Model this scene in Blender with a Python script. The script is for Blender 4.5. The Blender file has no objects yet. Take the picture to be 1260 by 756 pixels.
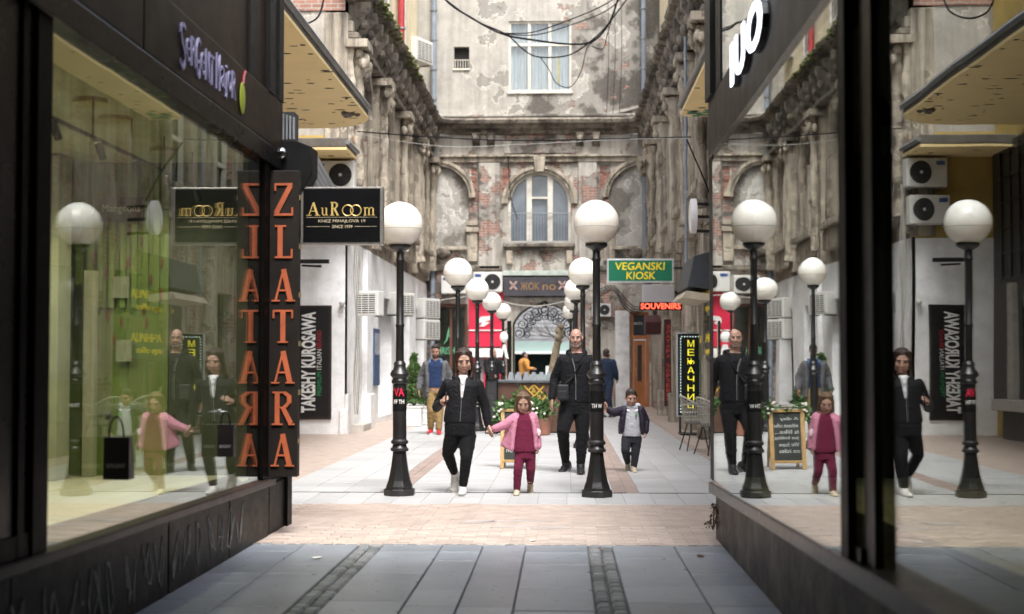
import bpy, bmesh, math, random
from mathutils import Vector, Matrix, geometry, noise
R = random.Random(7)
V = Vector
sc = bpy.context.scene
col = sc.collection

# ---------------------------------------------------------------- camera
H = 1.45
F = 1750.0
YAW = math.atan(62 / F)
PIT = math.atan(67 / F)
cam_d = bpy.data.cameras.new('camera')
cam = bpy.data.objects.new('camera', cam_d)
col.objects.link(cam)
cam.location = (0, 0, H)
cam.rotation_euler = (math.pi / 2 + PIT, 0, YAW)
cam_d.sensor_width = 36
cam_d.lens = 50
cam_d.clip_start = 0.05
cam_d.clip_end = 2000
cam_d.dof.use_dof = True
cam_d.dof.focus_distance = 16.0
cam_d.dof.aperture_fstop = 1.8
sc.camera = cam
_f = V((-math.sin(YAW) * math.cos(PIT), math.cos(YAW) * math.cos(PIT), math.sin(PIT)))
_r = V((math.cos(YAW), math.sin(YAW), 0))
_u = _r.cross(_f)


def at(px, py, Y):
    """survey: the world point seen at photo pixel (px, py) that lies at depth Y along the alley"""
    d = _f * F + _r * (px - 630) + _u * (378 - py)
    return V((0, 0, H)) + d * (Y / d.y)


def zat(py, Y, px=692):
    return at(px, py, Y).z


def xat(px, Y, py=445):
    return at(px, py, Y).x


# ---------------------------------------------------------------- light
SUN_EL, SUN_AZ = math.radians(60), math.radians(162)
world = bpy.data.worlds.new('World')
sc.world = world
world.use_nodes = True
wn = world.node_tree
bg = wn.nodes['Background']
sky = wn.nodes.new('ShaderNodeTexSky')
sky.sky_type = 'NISHITA'
sky.sun_disc = False
sky.sun_elevation = SUN_EL
sky.sun_rotation = SUN_AZ
sky.air_density = 1.0
sky.dust_density = 4.0
sky.ozone_density = 1.0
hs_ = wn.nodes.new('ShaderNodeHueSaturation')      # thin overcast: a paler sky
hs_.inputs['Saturation'].default_value = 0.42
wn.links.new(sky.outputs[0], hs_.inputs['Color'])
wn.links.new(hs_.outputs[0], bg.inputs['Color'])
bg.inputs['Strength'].default_value = 0.15
sun_d = bpy.data.lights.new('sun', 'SUN')
sun_d.energy = 1.15
sun_d.angle = math.radians(14)
sun_d.color = (0.975, 0.985, 1.0)
sun = bpy.data.objects.new('sun', sun_d)
col.objects.link(sun)
sun.rotation_euler = (math.radians(90) - SUN_EL, 0, math.pi - SUN_AZ)
sc.view_settings.view_transform = 'Standard'
sc.view_settings.look = 'None'
sc.view_settings.gamma = 1
sc.view_settings.exposure = 1.68
sc.cycles.max_bounces = 8
sc.cycles.transparent_max_bounces = 12
sc.cycles.sample_clamp_indirect = 6


# ---------------------------------------------------------------- materials
def nodes(name):
    m = bpy.data.materials.new(name)
    m.use_nodes = True
    t = m.node_tree
    return m, t, t.nodes['Principled BSDF']


def N(t, kind, **kw):
    n = t.nodes.new('ShaderNode' + kind)
    for k, v in kw.items():
        if k in n.inputs.keys():
            n.inputs[k].default_value = v
        else:
            setattr(n, k, v)
    return n


def c4(c):
    return (c[0], c[1], c[2], 1)


def mixc(t, fac, a, b, mode='MIX'):
    n = t.nodes.new('ShaderNodeMix')
    n.data_type = 'RGBA'
    n.blend_type = mode
    for sock, val in ((n.inputs[0], fac), (n.inputs[6], a), (n.inputs[7], b)):
        if hasattr(val, 'is_output'):
            t.links.new(val, sock)
        elif isinstance(val, (tuple, list)):
            sock.default_value = c4(val)
        else:
            sock.default_value = val
    return n.outputs[2]


def ramp(t, src, a, b):
    n = t.nodes.new('ShaderNodeMapRange')
    n.inputs['From Min'].default_value = a
    n.inputs['From Max'].default_value = b
    t.links.new(src, n.inputs['Value'])
    return n.outputs[0]


def coords(t, scale=(1, 1, 1)):
    tc = N(t, 'TexCoord')
    mp = N(t, 'Mapping')
    mp.inputs['Scale'].default_value = scale
    t.links.new(tc.outputs['Object'], mp.inputs['Vector'])
    return mp.outputs[0]


def noise_tex(t, vec, scale, detail=5, rough=.6):
    n = N(t, 'TexNoise')
    n.inputs['Scale'].default_value = scale
    n.inputs['Detail'].default_value = detail
    n.inputs['Roughness'].default_value = rough
    t.links.new(vec, n.inputs['Vector'])
    return n.outputs[0]


def bump(t, b, h, strength=.3, dist=.02):
    n = N(t, 'Bump')
    n.inputs['Strength'].default_value = strength
    n.inputs['Distance'].default_value = dist
    t.links.new(h, n.inputs['Height'])
    t.links.new(n.outputs[0], b.inputs['Normal'])


MC = {}


def M(name, c, rough=.6, metal=0.0, var=.2, scale=4, bmp=.15, bscale=60, emit=0, rnd=0.0, dirt=0.0, dirtc=(.05, .045, .04), stretch=(1, 1, 1), ecol=None, spec=None):
    """a plain surface with its own grain, mottling, wear and per-piece variation"""
    if name in MC:
        return MC[name]
    m, t, b = nodes(name)
    vec = coords(t, stretch)
    n1 = noise_tex(t, vec, scale, 6, .65)
    lo = tuple(x * (1 - var) for x in c)
    hi = tuple(min(1, x * (1 + var)) for x in c)
    out = mixc(t, ramp(t, n1, .3, .7), lo, hi)
    if rnd:
        oi = N(t, 'ObjectInfo')
        hsv = N(t, 'HueSaturation')
        mr = ramp(t, oi.outputs['Random'], 0, 1)
        mm = t.nodes.new('ShaderNodeMapRange')
        mm.inputs['To Min'].default_value = 1 - rnd
        mm.inputs['To Max'].default_value = 1 + rnd
        t.links.new(mr, mm.inputs['Value'])
        t.links.new(mm.outputs[0], hsv.inputs['Value'])
        t.links.new(out, hsv.inputs['Color'])
        out = hsv.outputs[0]
    if dirt:
        n2 = noise_tex(t, vec, scale * .45 + .3, 8, .75)
        n3 = ramp(t, n2, .62 - dirt * .3, .78 - dirt * .2)
        mul = N(t, 'Math', operation='MULTIPLY')
        t.links.new(n3, mul.inputs[0])
        mul.inputs[1].default_value = min(1, dirt * 1.3)
        out = mixc(t, mul.outputs[0], out, dirtc)
    t.links.new(out, b.inputs['Base Color'])
    rr = ramp(t, noise_tex(t, vec, scale * 3, 4), 0, 1)
    mm = t.nodes.new('ShaderNodeMapRange')
    mm.inputs['To Min'].default_value = max(.02, rough - .1)
    mm.inputs['To Max'].default_value = min(1, rough + .1)
    t.links.new(rr, mm.inputs['Value'])
    t.links.new(mm.outputs[0], b.inputs['Roughness'])
    b.inputs['Metallic'].default_value = metal
    if spec is not None:
        b.inputs['Specular IOR Level'].default_value = spec
    if bmp:
        bump(t, b, noise_tex(t, vec, bscale, 6, .6), bmp, .01)
    if emit:
        b.inputs['Emission Color'].default_value = c4(ecol or c)
        b.inputs['Emission Strength'].default_value = emit
    MC[name] = m
    return m


def plaster(name, light, under, brickc=(.25, .125, .092), peel=.5, brick=.35, streak=.5, seed=0.0, sc_=.55, bias=(0, 0, 0)):
    """old lime plaster: flaking top coat over a grey under coat, brick where both are gone, soot runs, on the ornament also painted shade"""
    m, t, b = nodes(name)
    tc = N(t, 'TexCoord')
    mp = N(t, 'Mapping')
    mp.inputs['Location'].default_value = (seed, seed * 1.7, seed * .6)
    t.links.new(tc.outputs['Object'], mp.inputs['Vector'])
    vec = mp.outputs[0]
    sx = N(t, 'SeparateXYZ')
    t.links.new(tc.outputs['Object'], sx.inputs[0])
    ad = N(t, 'Math', operation='ADD')
    t.links.new(sx.outputs[0], ad.inputs[0])
    t.links.new(sx.outputs[1], ad.inputs[1])
    cb = N(t, 'CombineXYZ')
    t.links.new(ad.outputs[0], cb.inputs[0])
    t.links.new(sx.outputs[2], cb.inputs[1])
    bt = N(t, 'TexBrick')
    t.links.new(cb.outputs[0], bt.inputs['Vector'])
    bt.inputs['Color1'].default_value = c4(brickc)
    bt.inputs['Color2'].default_value = c4(tuple(x * 1.5 for x in brickc))
    bt.inputs['Mortar'].default_value = (.36, .32, .28, 1)
    bt.inputs['Scale'].default_value = 1.0
    bt.inputs['Brick Width'].default_value = .26
    bt.inputs['Row Height'].default_value = .085
    bt.inputs['Mortar Size'].default_value = .012
    big = noise_tex(t, vec, sc_, 9, .62)
    if bias[0] or bias[1]:      # the weather side of the wall has lost more of its coat
        m1 = N(t, 'Math', operation='MULTIPLY_ADD')
        t.links.new(sx.outputs[0], m1.inputs[0])
        m1.inputs[1].default_value = bias[0]
        t.links.new(big, m1.inputs[2])
        m2 = N(t, 'Math', operation='MULTIPLY_ADD')
        t.links.new(sx.outputs[2], m2.inputs[0])
        m2.inputs[1].default_value = bias[1]
        t.links.new(m1.outputs[0], m2.inputs[2])
        m3 = N(t, 'Math', operation='ADD')
        t.links.new(m2.outputs[0], m3.inputs[0])
        m3.inputs[1].default_value = bias[2]
        big = m3.outputs[0]
    mid = noise_tex(t, vec, sc_ * 3.1, 8, .7)
    fine = noise_tex(t, vec, 14, 8, .7)
    stn = coords(t, (3.4, 3.4, .2))
    run = noise_tex(t, stn, 1.3, 7, .7)
    fq = N(t, 'Math', operation='MULTIPLY_ADD')          # frayed outline
    t.links.new(fine, fq.inputs[0])
    fq.inputs[1].default_value = .05
    t.links.new(big, fq.inputs[2])
    fq2 = N(t, 'Math', operation='ADD')
    t.links.new(fq.outputs[0], fq2.inputs[0])
    fq2.inputs[1].default_value = -.025
    big = fq2.outputs[0]
    pm = ramp(t, big, peel - .006, peel + .006)          # 1 = top coat gone
    bm_ = N(t, 'Math', operation='MULTIPLY')
    t.links.new(ramp(t, mid, 1 - brick - .015 - .12, 1 - brick + .015 - .12), bm_.inputs[0])
    t.links.new(ramp(t, big, peel - .03, peel + .0), bm_.inputs[1])
    lo = tuple(x * .72 for x in light)
    hi = tuple(min(1, x * 1.15) for x in light)
    top = mixc(t, ramp(t, mid, .3, .72), lo, hi)
    u2 = mixc(t, ramp(t, fine, .3, .7), tuple(x * .7 for x in under), tuple(x * 1.3 for x in under))
    u3 = mixc(t, ramp(t, big, peel + .05, peel + .09), tuple(.55 * a + .45 * b for a, b in zip(light, under)), u2)
    c = mixc(t, pm, top, u3)
    e1 = N(t, 'Math', operation='MULTIPLY')              # broken lip of the top coat, its edge highlight painted pale
    t.links.new(ramp(t, big, peel - .022, peel - .008), e1.inputs[0])
    t.links.new(ramp(t, big, peel + .004, peel - .002), e1.inputs[1])
    c = mixc(t, e1.outputs[0], c, tuple(min(.8, x * 1.3) for x in light))
    c = mixc(t, bm_.outputs[0], c, bt.outputs[0])
    mul = N(t, 'Math', operation='MULTIPLY')
    t.links.new(ramp(t, run, .44, .70), mul.inputs[0])
    mul.inputs[1].default_value = streak
    c = mixc(t, mul.outputs[0], c, (.055, .047, .038))
    t.links.new(c, b.inputs['Base Color'])
    b.inputs['Roughness'].default_value = .9
    h1 = mixc(t, pm, (1, 1, 1), (.45, .45, .45))
    h2 = mixc(t, bm_.outputs[0], h1, (.1, .1, .1))
    h3 = mixc(t, .35, h2, fine)
    bump(t, b, h3, .9, .04)
    return m


def glass(name, tint=(1, 1, 1), ior=.05, rough=0.0):
    """thin clear glass: Schlick reflection over a tinted see-through; ior is the head-on reflectance"""
    m, t, b = nodes(name)
    t.nodes.remove(b)
    out = t.nodes['Material Output']
    tr = N(t, 'BsdfTransparent')
    tr.inputs[0].default_value = c4(tint)
    gl = N(t, 'BsdfGlossy')
    gl.inputs['Roughness'].default_value = rough
    gl.inputs['Color'].default_value = (.97, .98, .97, 1)
    ge = N(t, 'NewGeometry')
    dt = N(t, 'VectorMath', operation='DOT_PRODUCT')
    t.links.new(ge.outputs['Incoming'], dt.inputs[0])
    t.links.new(ge.outputs['Normal'], dt.inputs[1])
    prev = dt.outputs['Value']
    for op, val in (('ABSOLUTE', None), ('SUBTRACT', 1), ('POWER', 5), ('MULTIPLY', 1 - ior), ('ADD', ior)):
        q = N(t, 'Math', operation=op)
        if op == 'SUBTRACT':
            q.inputs[0].default_value = val
            t.links.new(prev, q.inputs[1])
        else:
            t.links.new(prev, q.inputs[0])
            if val is not None:
                q.inputs[1].default_value = val
        prev = q.outputs[0]
    fr = q
    wv = noise_tex(t, coords(t), 1.1, 1, .4)             # old panes are never quite flat
    bp = N(t, 'Bump')
    bp.inputs['Strength'].default_value = 1.0
    bp.inputs['Distance'].default_value = .0009
    t.links.new(wv, bp.inputs['Height'])
    t.links.new(bp.outputs[0], gl.inputs['Normal'])
    mx = N(t, 'MixShader')
    t.links.new(fr.outputs[0], mx.inputs[0])
    t.links.new(tr.outputs[0], mx.inputs[1])
    t.links.new(gl.outputs[0], mx.inputs[2])
    t.links.new(mx.outputs[0], out.inputs[0])
    return m


# stone, plaster, metal ...
P_FAC = plaster('facade_plaster', (.47, .435, .38), (.11, .099, .084), peel=.52, brick=.36, streak=.55, seed=3.3, sc_=.8)
P_UP = plaster('upper_plaster', (.43, .405, .36), (.112, .102, .088), peel=.515, brick=.28, streak=.3, seed=11.7, sc_=.55, bias=(.022, -.02, .22))
P_SIDE = plaster('side_plaster', (.42, .36, .28), (.11, .088, .066), peel=.52, brick=.38, streak=1.0, seed=21.1, sc_=1.0)
P_ORN = plaster('ornament_plaster', (.45, .39, .305), (.12, .098, .074), peel=.55, brick=.14, streak=1.0, seed=5.5, sc_=1.1)  # full streaks paint soot plus the dark vertical shadows between the ornaments
P_CORN = plaster('cornice_plaster', (.26, .225, .18), (.075, .062, .05), peel=.48, brick=.08, streak=.9, seed=8.5, sc_=1.6)
P_WHITE = plaster('white_plaster', (.90, .89, .875), (.74, .72, .69), peel=.66, brick=0, streak=.02, seed=2.5)
P_YEL = plaster('yellow_plaster', (.48, .34, .10), (.40, .30, .12), peel=.66, brick=0, streak=.12, seed=6.5)
P_CREAM = plaster('cream_plaster', (.72, .62, .42), (.6, .52, .38), peel=.7, brick=0, streak=.1, seed=1.5)
BRICK = M('old_brick', (.27, .135, .10), .9, var=.35, scale=9, bmp=.4, rnd=.35, dirt=.3, dirtc=(.38, .34, .3))
MORTAR = M('mortar', (.34, .3, .26), .95, bmp=.5)
STONE = M('pale_stone', (.46, .43, .38), .85, dirt=.35, dirtc=(.1, .09, .075), bmp=.4)
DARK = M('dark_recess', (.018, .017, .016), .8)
BLACK = M('black_paint', (.012, .012, .012), .42, bmp=.06, var=.3, dirt=.2, dirtc=(.02, .018, .016), spec=.06)
IRON = M('lamp_iron', (.014, .014, .014), .34, bmp=.25, bscale=25, var=.4, dirt=.3, dirtc=(.07, .06, .05))
FRAME = M('dark_bronze_frame', (.004, .0036, .0032), .4, metal=0, bmp=.03, var=.3, spec=.03)
FASCIA = M('brown_fascia', (.017, .0115, .009), .36, metal=.0, bmp=.05, var=.35, scale=1.6, dirt=.15, spec=.07)
FASCIA_R = M('taupe_fascia', (.028, .023, .019), .42, metal=.0, bmp=.04, var=.15, scale=1.2, spec=.08)
SILL = M('sill_stone', (.045, .031, .026), .36, bmp=.1, dirt=.3, var=.3, scale=5, spec=.12)
WHITE = M('white_paint', (.74, .73, .7), .5, var=.06, dirt=.2, dirtc=(.4, .37, .32), bmp=.05)
ACW = M('ac_casing', (.62, .61, .57), .45, var=.06, dirt=.3, dirtc=(.3, .27, .22), bmp=.03)
ACD = M('ac_grille', (.05, .05, .05), .5)
GREY = M('grey_metal', (.3, .31, .32), .4, metal=.6, bmp=.05)
PIPE = M('blue_grey_pipe', (.20, .23, .27), .5, dirt=.3, dirtc=(.16, .13, .11))
REDP = M('red_pipe', (.36, .035, .04), .5)
WOOD = M('orange_wood', (.36, .125, .035), .42, var=.35, scale=3, stretch=(9, 9, .7), bmp=.15)
OAK = M('oak_frame', (.42, .26, .10), .5, var=.3, stretch=(8, 8, .8), bmp=.1)
GLASS = glass('shop_glass', (.93, .97, .91), .09)
GLASS_R = glass('dark_shop_glass', (.86, .90, .88), .06)
PANE = M('window_pane', (.035, .042, .048), .08, var=.3, bmp=.0, spec=.9)
CURT = M('curtain', (.66, .65, .62), .9, var=.15, stretch=(12, 12, .4), bmp=.3, bscale=9)
WFRAME = M('old_white_frame', (.62, .58, .5), .6, dirt=.4, dirtc=(.25, .21, .17))
TILE = M('white_tile', (.45, .45, .445), .42, var=.08, scale=1.7, rnd=.07, dirt=.25, dirtc=(.27, .255, .235), bmp=.08)
SLAB = M('grey_slab', (.27, .295, .335), .3, var=.18, scale=1.6, rnd=.16, dirt=.35, dirtc=(.19, .195, .21), bmp=.15, bscale=45)
COB = M('cobble', (.20, .205, .21), .6, var=.35, scale=12, rnd=.4, bmp=.5, bscale=30)
GROUT = M('grout', (.13, .125, .12), .9)
GROUTW = M('pale_grout', (.36, .30, .26), .9)
PAVER = M('clay_paver', (.48, .385, .325), .5, var=.2, scale=5, rnd=.16, dirt=.3, dirtc=(.3, .23, .18), bmp=.2)
PAVER2 = M('clay_paver_strip', (.32, .245, .21), .6, var=.25, scale=4, rnd=.15, bmp=.2)


# ---------------------------------------------------------------- mesh building
class MB:
    def __init__(s):
        s.v, s.f, s.m = [], [], []
        s.mi = 0

    def add(s, vs, fs):
        o = len(s.v)
        s.v += [V(p) for p in vs]
        s.f += [tuple(i + o for i in f) for f in fs]
        s.m += [s.mi] * len(fs)
        return s

    def box(s, x0, x1, y0, y1, z0, z1):
        x0, x1 = min(x0, x1), max(x0, x1)
        y0, y1 = min(y0, y1), max(y0, y1)
        z0, z1 = min(z0, z1), max(z0, z1)
        return s.add([(x0, y0, z0), (x1, y0, z0), (x1, y1, z0), (x0, y1, z0), (x0, y0, z1), (x1, y0, z1), (x1, y1, z1), (x0, y1, z1)],
                     [(0, 3, 2, 1), (4, 5, 6, 7), (0, 1, 5, 4), (1, 2, 6, 5), (2, 3, 7, 6), (3, 0, 4, 7)])

    def obox(s, c, ax, ay, az):
        """box by centre and three half-axis vectors"""
        c, ax, ay, az = V(c), V(ax), V(ay), V(az)
        p = [c + ax * i + ay * j + az * k for k in (-1, 1) for i, j in ((-1, -1), (1, -1), (1, 1), (-1, 1))]
        return s.add(p, [(0, 3, 2, 1), (4, 5, 6, 7), (0, 1, 5, 4), (1, 2, 6, 5), (2, 3, 7, 6), (3, 0, 4, 7)])

    def bar(s, a, b, w, h=None, up=(0, 0, 1)):
        a, b = V(a), V(b)
        d = (b - a)
        L = d.length
        d.normalize()
        upv = V(up)
        if abs(d.dot(upv)) > .99:
            upv = V((0, 1, 0))
        x = d.cross(upv).normalized()
        y = x.cross(d).normalized()
        return s.obox((a + b) / 2, x * w / 2, y * (h or w) / 2, d * L / 2)

    def prism(s, pts, vec):
        n = len(pts)
        vec = V(vec)
        p = [V(q) for q in pts]
        return s.add(p + [q + vec for q in p], [tuple(range(n))[::-1], tuple(range(n, 2 * n))] +
                     [(i, (i + 1) % n, n + (i + 1) % n, n + i) for i in range(n)])

    def tube(s, pts, r, n=8, radii=None, cap=True):
        pts = [V(p) for p in pts]
        k = len(pts)
        radii = radii or [r] * k
        vs, fs = [], []
        t0 = (pts[1] - pts[0]).normalized()
        ref = V((0, 0, 1)) if abs(t0.z) < .9 else V((1, 0, 0))
        x = t0.cross(ref).normalized()
        for i, p in enumerate(pts):
            t = (pts[min(i + 1, k - 1)] - pts[max(i - 1, 0)])
            if t.length < 1e-9:
                t = t0
            t = t.normalized()
            x = (x - t * x.dot(t))
            if x.length < 1e-6:
                x = t.orthogonal()
            x.normalize()
            y = t.cross(x)
            for j in range(n):
                a = 2 * math.pi * j / n
                vs.append(p + (x * math.cos(a) + y * math.sin(a)) * radii[i])
        for i in range(k - 1):
            for j in range(n):
                fs.append((i * n + j, i * n + (j + 1) % n, (i + 1) * n + (j + 1) % n, (i + 1) * n + j))
        if cap:
            fs.append(tuple(range(n))[::-1])
            fs.append(tuple(range((k - 1) * n, k * n)))
        return s.add(vs, fs)

    def lathe(s, c, prof, n=24, sx=1, sy=1):
        c = V(c)
        vs, fs = [], []
        for r, z in prof:
            for j in range(n):
                a = 2 * math.pi * j / n
                vs.append(c + V((r * math.cos(a) * sx, r * math.sin(a) * sy, z)))
        k = len(prof)
        for i in range(k - 1):
            for j in range(n):
                fs.append((i * n + j, i * n + (j + 1) % n, (i + 1) * n + (j + 1) % n, (i + 1) * n + j))
        fs.append(tuple(range(n))[::-1])
        fs.append(tuple(range((k - 1) * n, k * n)))
        return s.add(vs, fs)

    def ell(s, c, rx, ry=None, rz=None, n=14, rot=None):
        ry = rx if ry is None else ry
        rz = rx if rz is None else rz
        k = max(5, n // 2)
        vs, fs = [], []
        c = V(c)
        for i in range(1, k):
            th = math.pi * i / k
            for j in range(n):
                a = 2 * math.pi * j / n
                vs.append(V((rx * math.sin(th) * math.cos(a), ry * math.sin(th) * math.sin(a), -rz * math.cos(th))))
        vs += [V((0, 0, -rz)), V((0, 0, rz))]
        if rot:
            vs = [rot @ p for p in vs]
        vs = [p + c for p in vs]
        for i in range(k - 2):
            for j in range(n):
                fs.append((i * n + j, i * n + (j + 1) % n, (i + 1) * n + (j + 1) % n, (i + 1) * n + j))
        b, t = len(vs) - 2, len(vs) - 1
        for j in range(n):
            fs.append((b, (j + 1) % n, j))
            fs.append((t, (k - 2) * n + j, (k - 2) * n + (j + 1) % n))
        return s.add(vs, fs)

    def cap(s, a, b, ra, rb=None, n=10):
        rb = ra if rb is None else rb
        a, b = V(a), V(b)
        if (b - a).length > 1e-5:
            s.tube([a, b], ra, n, [ra, rb])
        s.ell(a, ra, n=n)
        s.ell(b, rb, n=n)
        return s

    def loft(s, rings, n=20):
        """rings: (centre, rx, ry) stacked"""
        vs, fs = [], []
        for c, rx, ry in rings:
            c = V(c)
            for j in range(n):
                a = 2 * math.pi * j / n
                ca, sa = math.cos(a), math.sin(a)
                e = .82
                vs.append(c + V((rx * math.copysign(abs(ca) ** e, ca), ry * math.copysign(abs(sa) ** e, sa), 0)))
        k = len(rings)
        for i in range(k - 1):
            for j in range(n):
                fs.append((i * n + j, i * n + (j + 1) % n, (i + 1) * n + (j + 1) % n, (i + 1) * n + j))
        fs.append(tuple(range(n))[::-1])
        fs.append(tuple(range((k - 1) * n, k * n)))
        return s.add(vs, fs)

    def sweep(s, path, prof):
        """path: (x, y) points; prof: (out, z) points, out is to the right of travel"""
        k = len(path)
        P = [V((p[0], p[1])) for p in path]
        vs, fs = [], []
        n = len(prof)
        for i in range(k):
            d1 = (P[i] - P[i - 1]).normalized() if i else None
            d2 = (P[i + 1] - P[i]).normalized() if i < k - 1 else None
            d1 = d1 or d2
            d2 = d2 or d1
            n1, n2 = V((d1.y, -d1.x)), V((d2.y, -d2.x))
            mm = (n1 + n2)
            mm = mm / max(.2, mm.dot(n1)) if mm.length > 1e-6 else n1
            for o, z in prof:
                vs.append((P[i].x + mm.x * o, P[i].y + mm.y * o, z))
        for i in range(k - 1):
            for j in range(n):
                fs.append((i * n + j, i * n + (j + 1) % n, (i + 1) * n + (j + 1) % n, (i + 1) * n + j))
        fs.append(tuple(range(n)))
        fs.append(tuple(range((k - 1) * n, k * n))[::-1])
        return s.add(vs, fs)

    def wall(s, outer, holes, fn, depth):
        """a flat wall with openings and their reveals; fn(u, v, d) -> point, d goes inwards"""
        loops = [[V((p[0], p[1], 0)) for p in outer]] + [[V((p[0], p[1], 0)) for p in h] for h in holes]
        flat = [p for l in loops for p in l]
        tris = geometry.tessellate_polygon(loops)
        s.add([fn(p.x, p.y, 0) for p in flat], [tuple(t) for t in tris])
        for l in loops:
            n = len(l)
            s.add([fn(p.x, p.y, 0) for p in l] + [fn(p.x, p.y, depth) for p in l],
                  [(i, (i + 1) % n, n + (i + 1) % n, n + i) for i in range(n)])
        return s

    def rough(s, x0, x1, y0, y1, z0, z1, n=14, amp=.03):
        """a worn block: slices whose edges wander"""
        k0 = R.uniform(0, 90)
        vs, fs = [], []
        for i in range(n + 1):
            z = z0 + (z1 - z0) * i / n
            for q, (x, y) in enumerate(((x0, y0), (x1, y0), (x1, y1), (x0, y1))):
                a = noise.noise(V((k0 + q * 7, z * 2.6, 0))) + .6 * noise.noise(V((k0 + q * 7, z * 7, 3)))
                b = noise.noise(V((k0 + q * 7, z * 2.6, 9))) + .6 * noise.noise(V((k0 + q * 7, z * 7, 13)))
                vs.append((x + a * amp, y + b * amp, z))
        for i in range(n):
            for q in range(4):
                fs.append((i * 4 + q, i * 4 + (q + 1) % 4, i * 4 + 4 + (q + 1) % 4, i * 4 + 4 + q))
        fs += [(0, 1, 2, 3), tuple(range(4 * n, 4 * n + 4))]
        return s.add(vs, fs)

    def wear(s, amp, f=2.5):
        for p in s.v:
            q = p * f
            p += V((noise.noise(q), noise.noise(q + V((31, 0, 0))), .6 * noise.noise(q + V((0, 47, 0))))) * amp
        return s

    def build(s, name, mat, parent=None, smooth=False, bevel=0, seg=2, ang=40, fix=True):
        o = mesh_obj(name, s.v, s.f, mat, parent, s.m)
        me = o.data
        if fix:
            bm = bmesh.new()
            bm.from_mesh(me)
            bmesh.ops.recalc_face_normals(bm, faces=bm.faces)
            bm.to_mesh(me)
            bm.free()
        if smooth:
            me.shade_smooth()
            me.set_sharp_from_angle(angle=math.radians(ang))
        if bevel:
            b = o.modifiers.new('bevel', 'BEVEL')
            b.width = bevel
            b.segments = seg
            b.limit_method = 'ANGLE'
        return o


def wloc(o):
    p = V((0, 0, 0))
    while o:
        p += o.location
        o = o.parent
    return p


def mesh_obj(name, vs, fs, mat, parent=None, mi=None):
    me = bpy.data.meshes.new(name)
    off = wloc(parent) if parent else V((0, 0, 0))
    me.from_pydata([tuple(V(p) - off) for p in vs], [], fs)
    for m in (mat if isinstance(mat, (list, tuple)) else [mat]):
        me.materials.append(m)
    if mi and any(mi):
        me.polygons.foreach_set('material_index', mi)
    me.update()
    o = bpy.data.objects.new(name, me)
    col.objects.link(o)
    if parent:
        o.parent = parent
    return o


def tag(o, label=None, cat=None, group=None, kind=None):
    if label:
        o['label'] = label
    if cat:
        o['category'] = cat
    if group:
        o['group'] = group
    if kind:
        o['kind'] = kind
    return o


def thing(name, label, cat, loc=(0, 0, 0), group=None):
    o = bpy.data.objects.new(name, None)
    o.empty_display_size = .2
    col.objects.link(o)
    o.location = loc
    return tag(o, label, cat, group)


def copy_tree(o, loc=None, label=None, parent=None):
    c = o.copy()
    col.objects.link(c)
    if parent:
        c.parent = parent
    if loc is not None:
        c.location = loc
    if label:
        c['label'] = label
    for ch in list(o.children):
        copy_tree(ch, parent=c)
    return c


def arch(cx, z0, zs, r, n=16, rz=None):
    """outline of an arched opening: bottom z0, springing zs"""
    rz = rz or r
    pts = [(cx - r, z0), (cx + r, z0)]
    for i in range(n + 1):
        a = math.pi * i / n
        pts.append((cx + r * math.cos(a), zs + rz * math.sin(a)))
    return pts


def rect(x0, x1, z0, z1):
    return [(x0, z0), (x1, z0), (x1, z1), (x0, z1)]


# ---------------------------------------------------------------- lettering
def text_geo(s, bold=0.0):
    cu = bpy.data.curves.new('text', 'FONT')
    cu.body = s
    cu.size = 1
    cu.offset = bold
    cu.resolution_u = 3
    o = bpy.data.objects.new('text', cu)
    col.objects.link(o)
    dg = bpy.context.evaluated_depsgraph_get()
    me = bpy.data.meshes.new_from_object(o.evaluated_get(dg))
    vs = [tuple(v.co) for v in me.vertices]
    fs = [tuple(p.vertices) for p in me.polygons]
    bpy.data.objects.remove(o)
    bpy.data.curves.remove(cu)
    bpy.data.meshes.remove(me)
    return vs, fs


def text_on(mb, s, o, u, v, w, h, depth=.006, bold=.0):
    """raised lettering that fills the box o .. o+u*w, o+v*h; u, v unit vectors, thickness towards u x v"""
    vs, fs = text_geo(s, bold)
    if not vs:
        return
    x0, x1 = min(p[0] for p in vs), max(p[0] for p in vs)
    y0, y1 = min(p[1] for p in vs), max(p[1] for p in vs)
    o, u, v = V(o), V(u), V(v)
    n = u.cross(v).normalized() * depth
    P = [o + u * ((p[0] - x0) / max(1e-6, x1 - x0) * w) + v * ((p[1] - y0) / max(1e-6, y1 - y0) * h) for p in vs]
    k = len(P)
    ed = {}
    for f in fs:
        for i in range(len(f)):
            e = (f[i], f[(i + 1) % len(f)])
            ed[e] = ed.get(e, 0) + 1
    side = [(a, b, b + k, a + k) for (a, b) in ed if (b, a) not in ed]
    mb.add([p for p in P] + [p + n for p in P], [tuple(i + k for i in f) for f in fs] + side)


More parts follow.
